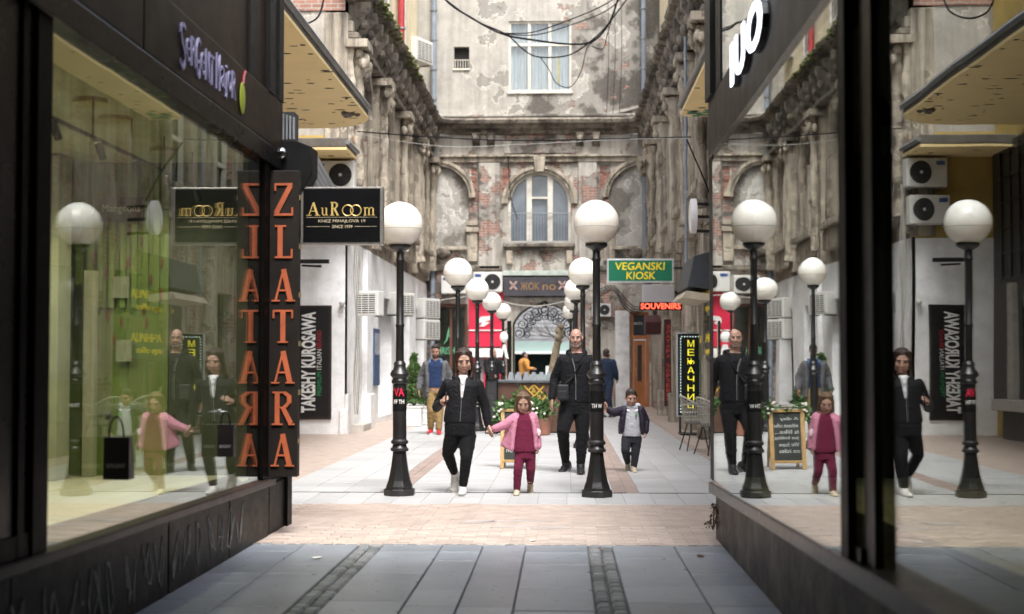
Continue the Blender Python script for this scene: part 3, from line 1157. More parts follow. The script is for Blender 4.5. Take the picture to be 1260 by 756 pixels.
MB().box(XR - .03, XR + .2, 11.9, 12.33, 3.694, 4.6).build('pilaster', BLACK, rs)
MB().box(XR + .02, XR + .2, 11.751, 11.9, 3.694, 4.6).build('pilaster', FRAME, rs)
MB().box(XR + .01, XR + .02, 6, 11.4, 3.694, 4.6).build('upper_window', GLASS_R, rs)
MB().box(XR + .0, XR + .2, -3, 5.99, 3.694, 4.6).build('cladding', FASCIA_R, rs)
MB().box(XR + .12, XR + .3, 11.66, 12.3, 0, 3.12).build('end_wall', FRAME, rs)
MB().box(XR + .001, XR + .1, 11.64, 11.9, .0, 3.12).build('corner_trim', FRAME, rs, bevel=.006)
# interior
RD = M('dark_interior', (.03, .028, .025), .8)
MB().box(XR + .5, 5.5, -3, 11.6, .3, .52).build('display_floor', M('warm_floor', (.62, .54, .30), .3, var=.1), rs)
MB().box(XR + .1, XR + .5, -3, 11.5, .505, .523).build('window_bench', M('warm_floor', (.62, .54, .30), .3), rs)
MB().box(4.2, 4.4, -3, 11.7, .5, 3.2).build('back_wall', RD, rs)
MB().box(XR + .3, 4.4, 11.5, 11.7, .5, 3.7).build('end_wall', RD, rs)
MB().box(XR + .1, 4.4, -3, 11.7, 3.12, 3.3).build('ceiling', RD, rs)
MB().box(XR + .3, 4.5, -3, 11.7, 4.5, 4.6).build('upper_ceiling', RD, rs)
MB().box(XR + .3, 4.4, 11.5, 11.69, 3.7, 4.6).build('upper_wall', RD, rs)
# lit channel letters on the fascia
ld = thing('illuminated_letters', 'glowing white block letters standing off the brown fascia on the right', 'sign', (XR - .05, 9.8, 3.42))
LEDW = M('lit_letter_face', (.86, .92, 1.0), .4, emit=.9, bmp=0, var=.01)
LSIDE = M('letter_side', (.02, .02, .03), .4)
for k, (ch, ya_, wd) in enumerate([('I', 10.26, .14), ('U', 10.0, .5), ('O', 9.38, .7)]):
    face, side = MB(), MB()
    text_on(side, ch, (XR - .004, ya_, 3.43), (0, -1, 0), (0, 0, 1), wd, .30, .04, .02)
    text_on(face, ch, (XR - .0445, ya_, 3.43), (0, -1, 0), (0, 0, 1), wd, .30, .012, .02)
    so = side.build('letter', LSIDE, ld, fix=False)
    fo = face.build('letter_face', LEDW, so, fix=False)
    so['label'] = 'lit white letter ' + ch
# a display lamp low in the right window
t = thing('display_lamp', 'small warm lamp lighting the pale display floor of the right window', 'lamp', (2.3, 5.4, 3.0))
MB().lathe((2.3, 5.4, 2.92), [(.03, .2), (.08, .1), (.09, .0), (.06, .0)], 14).build('lamp_shade', BLACK, t)
l = bpy.data.lights.new('spot_light', 'SPOT')
l.energy = 22
l.color = (1, .85, .5)
l.spot_size = math.radians(100)
l.shadow_soft_size = .06
lo = bpy.data.objects.new('spot_light', l)
col.objects.link(lo)
lo.parent = t
lo.location = (0, 0, -.1)
t2 = thing('display_lamp', 'small warm lamp deeper inside the right window by the far post', 'lamp', (2.0, 9.0, 3.0))
MB().lathe((2.0, 9.0, 2.92), [(.03, .2), (.08, .1), (.09, .0), (.06, .0)], 14).build('lamp_shade', BLACK, t2)
l2 = bpy.data.lights.new('spot_light', 'SPOT')
l2.energy = 10
l2.color = (1, .85, .5)
l2.spot_size = math.radians(80)
l2.shadow_soft_size = .06
lo = bpy.data.objects.new('spot_light', l2)
col.objects.link(lo)
lo.parent = t2
lo.location = (0, 0, -.1)

# unseen building over the covered passage, extended backwards to darken the alley
ob = thing('passage_building', 'unseen dark building over the covered alley, extended far back to darken it', 'building', (-.6, 8, 4.6))
MB().box(-9, 6, -26, 8.0, 4.62, 4.8).build('soffit', M('dark_soffit', (.04, .037, .034), .8), ob)
MB().box(-9, 6, -26, 7.6, 4.82, 4.95).build('roof', M('dark_soffit', (.04, .037, .034), .8), ob)
MB().box(-9, 6, -26, -25.7, 4.805, 4.815).build('wall', P_UP, ob)
tb = thing('rear_light_block', 'unseen plain grey building added behind the viewer to block light', 'building', (0, -40, 0))  # unseen block added to hold back light from behind
MB().box(-30, 30, -42, -38, 0, 14).build('wall', P_UP, tb)

MB().box(XL - .3, XL, -26, -3.02, 0, 4.6).build('passage_wall', FRAME, ob)  # unseen black walls added behind the viewer to cut light into the alley
MB().box(XR, XR + .3, -26, -3.02, 0, 4.6).build('passage_wall', FRAME, ob)

# scraps of litter on the slabs
for (px, py, w_, lab) in [(389, 690, .045, 'torn scrap of white paper on the grey slabs near the left cobble strip'), (861, 686, .03, 'small dead leaf on the grey slabs near the right shop'), (655, 668, .03, 'tiny paper scrap by the edge of the clay paving'), (880, 648, .035, 'white paper bit on the clay paving by the right corner')]:
    p = at(px, py, 1450 * 1.75 / (py - 445))
    rl_ = random.Random(px)
    t = thing('litter', lab, 'litter', (p.x, p.y, .022))
    q_ = [(p.x + w_ * math.cos(a) * rl_.uniform(.5, 1.2), p.y + w_ * 1.6 * math.sin(a) * rl_.uniform(.5, 1.2), .024 + rl_.uniform(0, .008)) for a in [i * math.pi / 4 for i in range(8)]]
    MB().prism(q_, (0, 0, .002)).build('scrap', WHITE if px != 861 else M('dry_leaf', (.11, .055, .035), .8), t)

# ================================================================ THE COURTYARD: END FACADE
YF = 45.0
XW, XE = -4.3, 2.8            # faces of the two side wings


def fx(px):
    return xat(px, YF)


def fz(py, px=660):
    return zat(py, YF, px)


fb = thing('courtyard_facade', 'weathered old facade closing the courtyard with an arched window over the passage', 'building', (-.7, YF, 0))
ZC0, ZC1 = fz(166), fz(149)      # cornice
ZT = 15.5


def ffn(u, v, d):
    return V((u, YF + d, v))


# ground storey
acx, ar = (fx(627) + fx(713)) / 2, (fx(713) - fx(627)) / 2
zap = fz(373)
rz_ = zap - fz(416)
gs = MB().wall(rect(XW, XE, 0, fz(331)), [arch(acx, 0.01, fz(416), ar, 20, rz_), rect(fx(530), fx(575), .05, fz(374)), rect(fx(580), fx(619), .05, fz(432)), rect(fx(776), fx(799), .02, fz(384))], ffn, .5)
gs.build('ground_storey', P_FAC, fb)
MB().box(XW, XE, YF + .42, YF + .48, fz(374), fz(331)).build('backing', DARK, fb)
# passage walls behind the arch
MB().box(acx - ar - .3, acx - ar + .0, YF + .5, YF + 5, 0, 4.3).build('passage_wall', P_FAC, fb)
MB().box(acx + ar, acx + ar + .3, YF + .5, YF + 5, 0, 4.3).build('passage_wall', P_FAC, fb)
MB().box(acx - ar - .3, acx + ar + .3, YF + .5, YF + 5, zap + .25, zap + .6).build('passage_ceiling', P_FAC, fb)
P_BL = plaster('blind_plaster', (.50, .475, .43), (.17, .155, .13), peel=.47, brick=.04, streak=.3, seed=17.3, sc_=.75)
# upper storey with the arched window and two blind arches
wx0, wx1 = fx(625), fx(703)
wr = (wx1 - wx0) / 2
wcx = (wx0 + wx1) / 2
wz0, wzt = fz(300), fz(212)
bl_r = 1.02
bl_c = fx(577) - bl_r
br_c = fx(750) + bl_r
bz0, bzt = fz(303), fz(204)


def clip_arch(cx, z0, zs, r, lo, hi, n=18):
    pts = [(max(lo, min(hi, a)), b) for a, b in arch(cx, z0, zs, r, n)]
    out = []
    for p in pts:
        if not out or (abs(out[-1][0] - p[0]) + abs(out[-1][1] - p[1])) > 1e-4:
            out.append(p)
    return out


panels = [(fx(579), fx(588)), (fx(617), fx(631)), (fx(711), fx(736)), (fx(738), fx(752))]
pan_h = [rect(fx(579.5), fx(587), fz(250), fz(206)), rect(fx(617.5), fx(629), fz(243), fz(202)), rect(fx(711.5), fx(735), fz(244), fz(202)), rect(fx(738.5), fx(752), fz(232), fz(203))]
up = MB().wall(rect(XW, XE, fz(331), ZC0), [arch(wcx, wz0, wzt - wr, wr, 24), clip_arch(bl_c, bz0, bzt - bl_r, bl_r, XW + .02, XE), clip_arch(br_c, bz0, bzt - bl_r, bl_r, XW, XE - .02)] + pan_h, ffn, .28)
up.build('upper_storey', P_FAC, fb)
MB().box(XW, fx(580), YF + .1, YF + .32, fz(310), fz(200)).build('blind_panel', P_BL, fb)
MB().box(fx(747), XE, YF + .1, YF + .32, fz(310), fz(200)).build('blind_panel', P_BL, fb)
# exposed brick panels, each brick a piece
nb = 0
for (x0, z0), _, (x1, z1), _ in pan_h:
    MB().box(x0 - .02, x1 + .02, YF + .05, YF + .3, z0 - .02, z1 + .02).build('mortar_bed', MORTAR, fb)
    z, row = z0 + .006, 0
    while z < z1 - .05:
        x = x0 - (row % 2) * .13
        while x < x1 - .03:
            a, b = max(x, x0), min(x + .25, x1)
            if b - a > .04 and R.random() > .07:
                w = round(b - a - .012, 2)
                key = ('brick', w)
                if key not in PM:
                    PM[key] = piece_mesh('brick', w, .08, .066, .006)
                    PM[key].materials.append(BRICK)
                o = bpy.data.objects.new('brick', PM[key])
                col.objects.link(o)
                o.parent = fb
                o.location = V((a, YF + .0 + R.uniform(.0, .022), z)) - fb.location
                nb += 1
            x += .262
        z += .079
        row += 1
# archivolts with keystone
for (cx, r, zt, lo, hi, nm) in [(wcx, wr, wzt, XW, XE, 'archivolt'), (bl_c, bl_r, bzt, XW + .05, XE, 'archivolt'), (br_c, bl_r, bzt, XW, XE - .05, 'archivolt')]:
    m = MB()
    for (ri, ro, pr) in [(r + .005, r + .1, .07), (r + .1, r + .2, .12)]:
        zs = zt - r
        prev = None
        for i in range(29):
            a = math.pi * i / 28
            pi_, po = (cx + ri * math.cos(a), zs + ri * math.sin(a)), (cx + ro * math.cos(a), zs + ro * math.sin(a))
            if prev and lo < po[0] < hi and lo < prev[1][0] < hi:
                q = [prev[0], prev[1], po, pi_]
                m.prism([(x_, YF - pr, z_) for x_, z_ in q], (0, pr + .02, 0))
            prev = (pi_, po)
    m.wear(.025, 4).build(nm, P_ORN, fb, fix=False)
k_ = MB().prism([(wcx - .14, YF - .2, wzt - .02), (wcx + .14, YF - .2, wzt - .02), (wcx + .2, YF - .2, fz(193)), (wcx - .2, YF - .2, fz(193))], (0, .25, 0))
k_.build('keystone', P_ORN, fb, bevel=.02)
# string course under the frieze, stepped round the blind arches
sc_m = MB().box(fx(546), fx(786), YF - .12, YF + .02, fz(200), fz(194)).box(fx(540), fx(792), YF - .2, YF + .02, fz(194), fz(191.5))
sc_m.build('string_course', P_ORN, fb, bevel=.015)
# piers, their capitals and bases
for (a, b, nm) in [(fx(589), fx(615), 'pier'), (fx(712), fx(735), 'pier')]:
    MB().box(a, b, YF - .1, YF + .02, fz(331), fz(200.3)).build(nm, P_FAC, fb, bevel=.015)
for px in (581, 750):
    c = fx(px)
    MB().box(c - .17, c + .17, YF - .14, YF + .02, fz(322), fz(286)).box(c - .22, c + .22, YF - .2, YF + .02, fz(286), fz(280)).box(c - .19, c + .19, YF - .17, YF + .02, fz(278), fz(273)).build('impost', P_ORN, fb, bevel=.015)
for (a, b) in [(XW + .03, fx(576)), (fx(752), XE - .03)]:
    MB().box(a, b, YF - .16, YF + .1, fz(308), fz(304)).build('sill', P_ORN, fb, bevel=.015)
for px in (544, 784):
    c = at(px, 311, YF)
    MB().ell(c, .32, .22, .2, 14).build('corbel', P_CORN, fb, smooth=True)
# frieze brackets
for px in (586, 604, 714, 734):
    c = fx(px)
    b_ = MB()
    b_.prism([(c - .12, YF + .02, fz(181)), (c - .12, YF - .12, fz(178)), (c - .12, YF - .3, fz(170)), (c - .12, YF - .34, fz(165)), (c - .12, YF + .02, fz(165))], (.24, 0, 0))
    b_.ell((c, YF - .24, fz(172)), .12, .12, .14, 10)
    b_.build('bracket', P_CORN, fb, bevel=.01)
MB().box(fx(620), fx(705), YF - .05, YF + .02, fz(189), fz(173)).build('frieze_panel', P_UP, fb, bevel=.015)
# cornice with rounded corners running into the wings
prof = [(0, ZC0), (.10, ZC0 + .02), (.16, ZC0 + .12), (.30, ZC0 + .17), (.36, ZC0 + .27), (.50, ZC0 + .30), (.54, ZC0 + .40), (.46, ZC1 + .03), (0, ZC1 + .12)]


def arcp(cx, cy, r, a0, a1, n=8):
    return [(cx + r * math.cos(a0 + (a1 - a0) * i / n), cy + r * math.sin(a0 + (a1 - a0) * i / n)) for i in range(n + 1)]


path = arcp(XW + .9, YF - .9, .9, math.pi, math.pi / 2) + arcp(XE - .9, YF - .9, .9, math.pi / 2, 0)
cn = MB().sweep(path, prof)
cn.build('cornice', P_CORN, fb)
# infill of the rounded corners
for (cx, a0, a1, xc) in [(XW + .9, math.pi, math.pi / 2, XW), (XE - .9, math.pi / 2, 0, XE)]:
    q = arcp(cx, YF - .9, .9, a0, a1) + [(xc, YF)]
    MB().prism([(x_, y_, ZC1 - .02) for x_, y_ in q], (0, 0, .2)).build('cornice_fill', P_CORN, fb)
MB().box(XW, XE, YF - .46, YF - .02, ZC1 + .06, ZC1 + .15).build('cornice_cap', P_UP, fb, bevel=.02)
# attic wall
tx0, tx1 = fx(626), fx(704)
tz0, tz1 = fz(113), fz(26)
vx0, vx1, vz0, vz1 = fx(558), fx(577), fz(84), fz(57)
MB().wall(rect(XW - 1.2, XE + 1.2, ZC1, ZT), [rect(tx0, tx1, tz0, tz1), rect(vx0, vx1, vz0, vz1)], ffn, .25).build('attic_wall', P_UP, fb)
# plaster ledge that has flaked above the cornice
lp = [(fx(640), fz(142)), (fx(668), fz(143)), (fx(700), fz(141)), (fx(735), fz(142)), (fx(770), fz(135)), (fx(797), fz(128)), (fx(797), fz(131)), (fx(770), fz(138.5)), (fx(735), fz(144.5)), (fx(700), fz(144)), (fx(668), fz(146)), (fx(640), fz(145))]
MB().prism([(x_, YF - .05, z_) for x_, z_ in lp], (0, .1, 0)).build('plaster_flake', STONE, fb)
# attic window
cu_ = MB()
cn_ = 120
cu_.add([(tx0 + (tx1 - tx0) * i / cn_, YF + .19 + .03 * math.sin(i * .95 + .8 * math.sin(i * .31)), zz) for i in range(cn_ + 1) for zz in (tz0, tz1)],
        [(2 * i, 2 * i + 2, 2 * i + 3, 2 * i + 1) for i in range(cn_)])
cu_.build('curtain', CURT, fb, smooth=True)
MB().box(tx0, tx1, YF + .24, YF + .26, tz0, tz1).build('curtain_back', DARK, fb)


def frame_rect(mb, x0, x1, z0, z1, w, ya, yb):
    mb.box(x0, x0 + w, ya, yb, z0, z1).box(x1 - w, x1, ya, yb, z0, z1).box(x0 + w, x1 - w, ya + .001, yb, z0, z0 + w).box(x0 + w, x1 - w, ya + .001, yb, z1 - w, z1)


win = MB()
frame_rect(win, tx0, tx1, tz0, tz1, .07, YF + .06, YF + .16)
for px in (651.5, 677):
    win.box(fx(px) - .05, fx(px) + .05, YF + .065, YF + .155, tz0 + .07, tz1 - .07)
win.box(tx0 + .07, tx1 - .07, YF + .05, YF + .15, fz(56.5), fz(53))
wo = win.build('window', WFRAME, fb)
MB().box(tx0 + .05, tx1 - .05, YF + .1, YF + .115, tz0 + .05, tz1 - .05).build('pane', glass('old_pane', (.8, .83, .85), .05), wo)
rb = MB().prism([(fx(684), YF + .17, fz(68)), (fx(688), YF + .17, fz(68)), (fx(689), YF + .17, fz(88)), (fx(691), YF + .17, fz(98)), (fx(687), YF + .17, fz(103)), (fx(686), YF + .17, fz(97)), (fx(687), YF + .17, fz(92)), (fx(684), YF + .17, fz(84))], (0, .01, 0))
rb.build('ribbon', M('yellow_ribbon', (.7, .52, .12), .6), wo)
MB().box(tx0 - .04, tx1 + .04, YF - .06, YF + .06, tz0 - .07, tz0).build('sill', WFRAME, fb, bevel=.01)
MB().box(vx0, vx1, YF + .2, YF + .24, vz0, vz1).build('vent_backing', DARK, fb)
vg = MB()
for k in range(6):
    xx = vx0 + .04 + (vx1 - vx0 - .08) * k / 5
    vg.box(xx - .008, xx + .008, YF + .05, YF + .065, vz0 + .02, vz0 + .28)
vg.box(vx0, vx1, YF + .05, YF + .07, vz0 + .28, vz0 + .3).box(vx0 - .03, vx1 + .03, YF - .05, YF + .06, vz0 - .05, vz0)
vg.build('vent_window', WFRAME, fb)
# arched window
win = MB()
fo = arch(wcx, wz0, wzt - wr, wr, 24)
fi = arch(wcx, wz0 + .09, wzt - wr, wr - .09, 24)
win.wall(fo, [fi], lambda u, v, d: V((u, YF + .08 + d, v)), .1)
win.box(fx(648), fx(654.5), YF + .07, YF + .19, wz0 + .09, fz(216.5)).box(fx(674), fx(680.5), YF + .07, YF + .19, wz0 + .09, fz(216.5))
win.box(fx(654.5), fx(674), YF + .09, YF + .18, fz(244.5), fz(242))
wo = win.build('arched_window', WFRAME, fb)
MB().prism([(x_, YF + .22, z_) for x_, z_ in arch(wcx, wz0, wzt - wr, wr - .02, 24)], (0, .02, 0)).build('pane', M('dusky_pane', (.12, .14, .165), .1, var=.35, scale=1.1, bmp=0, spec=.8), wo)
rl = MB().box(wx0, wx1, YF - .02, YF, fz(263), fz(262)).box(wx0, wx1, YF - .02, YF, fz(299), fz(298))
for k in range(22):
    xx = wx0 + .04 + (wx1 - wx0 - .08) * k / 21
    rl.box(xx - .004, xx + .004, YF - .014, YF - .006, fz(299), fz(262))
rl.build('railing', GREY, fb)
MB().box(wx0 - .15, wx1 + .12, YF - .22, YF + .1, fz(304.5), fz(300)).box(wx0 - .1, wx1 + .08, YF - .14, YF + .1, fz(308), fz(304.5)).build('sill', P_CORN, fb, bevel=.015)
MB().box(wx0 - .05, wx0 + .15, YF - .16, YF + .02, fz(325), fz(309)).build('console', P_ORN, fb, bevel=.02)
MB().box(wx1 - .15, wx1 + .05, YF - .16, YF + .02, fz(325), fz(309)).build('console', P_ORN, fb, bevel=.02)
MB().box(fx(619), fx(704), YF - .3, YF + .02, fz(340), fz(334)).build('ledge', M('verdigris_ledge', (.42, .47, .42), .6, var=.25, dirt=.4), fb, bevel=.015)
MB().box(XW, fx(618), YF - .1, YF + .02, fz(333), fz(327)).build('string_course', P_CORN, fb, bevel=.015)
MB().box(fx(705), XE, YF - .1, YF + .02, fz(333), fz(327)).build('string_course', P_CORN, fb, bevel=.015)
MB().box(fx(625), fx(712), YF - .06, YF + .02, fz(372.5), fz(366)).build('lintel', P_FAC, fb, bevel=.01)
# pale pilaster and plaster piers right of the passage
MB().box(fx(757), fx(774.5), YF - .12, YF + .02, 0, fz(383)).build('pilaster', M('dull_white', (.6, .59, .58), .8, dirt=.3, dirtc=(.2, .18, .16)), fb, bevel=.015)
MB().box(fx(714), fx(756), YF - .16, YF + .02, 0, .55).build('plinth', P_FAC, fb, bevel=.02)

# wrought-iron arch gate head
ir = MB()
pts = [(acx + (ar - .05) * math.cos(a), YF - .03, fz(416) + (rz_ - .04) * math.sin(a)) for a in [math.pi * i / 24 for i in range(25)]]
ir.tube(pts, .03, 6)


def spiral(cx, cz, r, turns, a0, sgn=1):
    return [(cx + r * (1 - i / 26) * math.cos(a0 + sgn * turns * 2 * math.pi * i / 22), YF - .03, cz + r * (1 - i / 26) * math.sin(a0 + sgn * turns * 2 * math.pi * i / 22)) for i in range(23)]


for i in range(9):
    a = math.pi * (i + .5) / 9
    for kk, (rad, off, sgn) in enumerate([(.2, .25, 1), (.13, .5, -1)]):
        cx = acx + (ar - .05 - off) * math.cos(a)
        cz = fz(416) + (rz_ - .04 - off * .8) * math.sin(a)
        ir.tube(spiral(cx, cz, rad, 1.7, a + (1 if i < 5 else -1), sgn if i < 5 else -sgn), .018, 5)
ir.ell((acx, YF - .05, zap - .05), .12, .06, .12, 8)
ga = thing('iron_arch', 'black wrought-iron scrollwork in the head of the passage arch', 'ironwork', (acx, YF, 2.2))
ir.build('scrollwork', IRON, ga, smooth=True, fix=False)

# sign board over the passage
so = thing('shop_sign', 'dark fabric sign board with crossed motifs over the passage arch', 'sign', (fx(660), YF - .2, fz(365)))
MB().box(fx(620), fx(702), YF - .28, YF - .17, fz(365), fz(342)).build('board', M('sign_cloth', (.045, .042, .05), .7, var=.3, bmp=.2), so, bevel=.01)
t_ = MB()
for px in (632, 692):
    for s in (-1, 1):
        t_.bar((fx(px - 4.2 * s), YF - .295, fz(347)), (fx(px + 4.2 * s), YF - .295, fz(357)), .06, .02, up=(0, 1, 0))
t_.build('cross_motif', M('dull_pink', (.42, .28, .25), .7), so)
t_ = MB()
text_on(t_, 'ЖOK', (fx(641), YF - .281, fz(357.5)), (1, 0, 0), (0, 0, 1), fx(664) - fx(641), fz(348) - fz(357.5), .01)
text_on(t_, 'no', (fx(668), YF - .281, fz(357.5)), (1, 0, 0), (0, 0, 1), fx(684) - fx(668), fz(351) - fz(357.5), .01)
t_.build('lettering', M('dull_ochre', (.30, .17, .06), .6), so, fix=False)

# orange wooden door with transom
dd = thing('wooden_door', 'varnished orange wooden door with tall glass and a transom light at the right end', 'door', (fx(788), YF + .2, 0))
d0, d1 = fx(776), fx(799)
fr = MB()
frame_rect(fr, d0, d1, .02, fz(384), .1, YF + .12, YF + .26)
fr.box(d0 + .1, d1 - .1, YF + .1, YF + .25, fz(418), fz(413))
fr.build('frame', WOOD, dd, bevel=.01)
lf = MB()
x0, x1, z1 = d0 + .11, d1 - .11, fz(419)
lf.box(x0, x0 + .12, YF + .16, YF + .22, .05, z1).box(x1 - .12, x1, YF + .16, YF + .22, .05, z1)
lf.box(x0 + .12, x1 - .12, YF + .161, YF + .22, z1 - .14, z1).box(x0 + .12, x1 - .12, YF + .161, YF + .22, .05, .3).box(x0 + .12, x1 - .12, YF + .161, YF + .22, .72, .82)
lf.box(x0 + .12, x1 - .12, YF + .18, YF + .2, .3, .72)
lf.build('door_leaf', WOOD, dd, bevel=.008)
MB().box(x0 + .11, x1 - .11, YF + .185, YF + .195, .81, z1 - .13).build('pane', PANE, dd)
MB().box(d0 + .09, d1 - .09, YF + .19, YF + .2, fz(413), fz(384) - .09).build('transom_pane', PANE, dd)
MB().tube([(x0 + .06, YF + .13, 1.0), (x0 + .06, YF + .1, 1.05), (x0 + .06, YF + .1, 1.2), (x0 + .06, YF + .13, 1.25)], .012, 6).build('handle', M('brass_rim', (.4, .3, .1), .4), dd)
t_ = MB()
text_on(t_, 'OBUĆA', (fx(779.5), YF + .188, fz(399.5)), (1, 0, 0), (0, 0, 1), fx(791) - fx(779.5), fz(396) - fz(399.5), .004)
t_.build('lettering', WHITE, dd, fix=False)

# the red shop left of the passage and the dark shop in the corner
rd = thing('small_shop', 'small red shop with a white emblem left of the passage arch', 'shop', (fx(598), YF, 0))
RED = M('red_board', (.62, .02, .06), .45, var=.06)
MB().box(fx(577), fx(620), YF - .1, YF - .02, fz(427), fz(360)).build('sign_board', RED, rd, bevel=.01)
MB().box(fx(577), fx(620), YF - .13, YF - .1, fz(407.5), fz(406)).build('sign_line', WHITE, rd)
e = MB().prism([(fx(589), YF - .115, fz(393)), (fx(592), YF - .115, fz(390)), (fx(604), YF - .115, fz(389)), (fx(604), YF - .115, fz(394)), (fx(597), YF - .115, fz(396)), (fx(603), YF - .115, fz(397)), (fx(596), YF - .115, fz(402)), (fx(590), YF - .115, fz(402)), (fx(594), YF - .115, fz(397)), (fx(589), YF - .115, fz(398))], (0, .02, 0))
e.build('emblem', WHITE, rd)
MB().box(fx(577), fx(620), YF - .14, YF - .03, fz(440), fz(429)).build('awning_box', WHITE, rd, bevel=.02)
rf = MB()
frame_rect(rf, fx(580), fx(619), .05, fz(432), .12, YF + .1, YF + .2)
rf.box(fx(597) - .05, fx(597) + .05, YF + .11, YF + .19, .17, fz(440))
rf.build('door_frame', RED, rd)
MB().box(fx(580), fx(619), YF + .22, YF + .25, .05, fz(432)).build('pane', M('bright_pane', (.35, .36, .38), .15, var=.5, scale=2, bmp=0), rd)
ks = thing('small_shop', 'dark corner shop with green figure and letters in its window at the far left', 'shop', (fx(552), YF, 0))
MB().box(fx(530), fx(575), YF + .3, YF + .34, .05, fz(374)).build('backing', M('dark_shop', (.04, .03, .028), .5, var=.5), ks)
kf = MB()
frame_rect(kf, fx(530), fx(575), .05, fz(374), .09, YF + .1, YF + .2)
kf.box(fx(553), fx(556), YF + .1, YF + .2, .14, fz(380))
kf.build('frame', M('brown_wood', (.12, .05, .03), .5), ks)
MB().box(fx(531), fx(574), YF + .22, YF + .23, .1, fz(377)).build('pane', glass('far_glass', (.8, .85, .8), .04), ks)
GRN = M('pale_green_sign', (.12, .36, .2), .5, emit=.02)
t_ = MB()
text_on(t_, 'IRISH', (fx(541), YF + .17, fz(436)), (1, 0, 0), (0, 0, 1), fx(559) - fx(541), fz(427) - fz(436), .02, .01)
t_.tube([(fx(545), YF + .16, fz(424)), (fx(549), YF + .16, fz(419)), (fx(551), YF + .16, fz(410)), (fx(552), YF + .16, fz(402))], .03, 6, [.01, .03, .04, .01])
t_.tube([(fx(551), YF + .16, fz(412)), (fx(554), YF + .16, fz(416)), (fx(553), YF + .16, fz(424))], .03, 6, [.03, .025, .01])
t_.build('lettering', GRN, ks, fix=False)


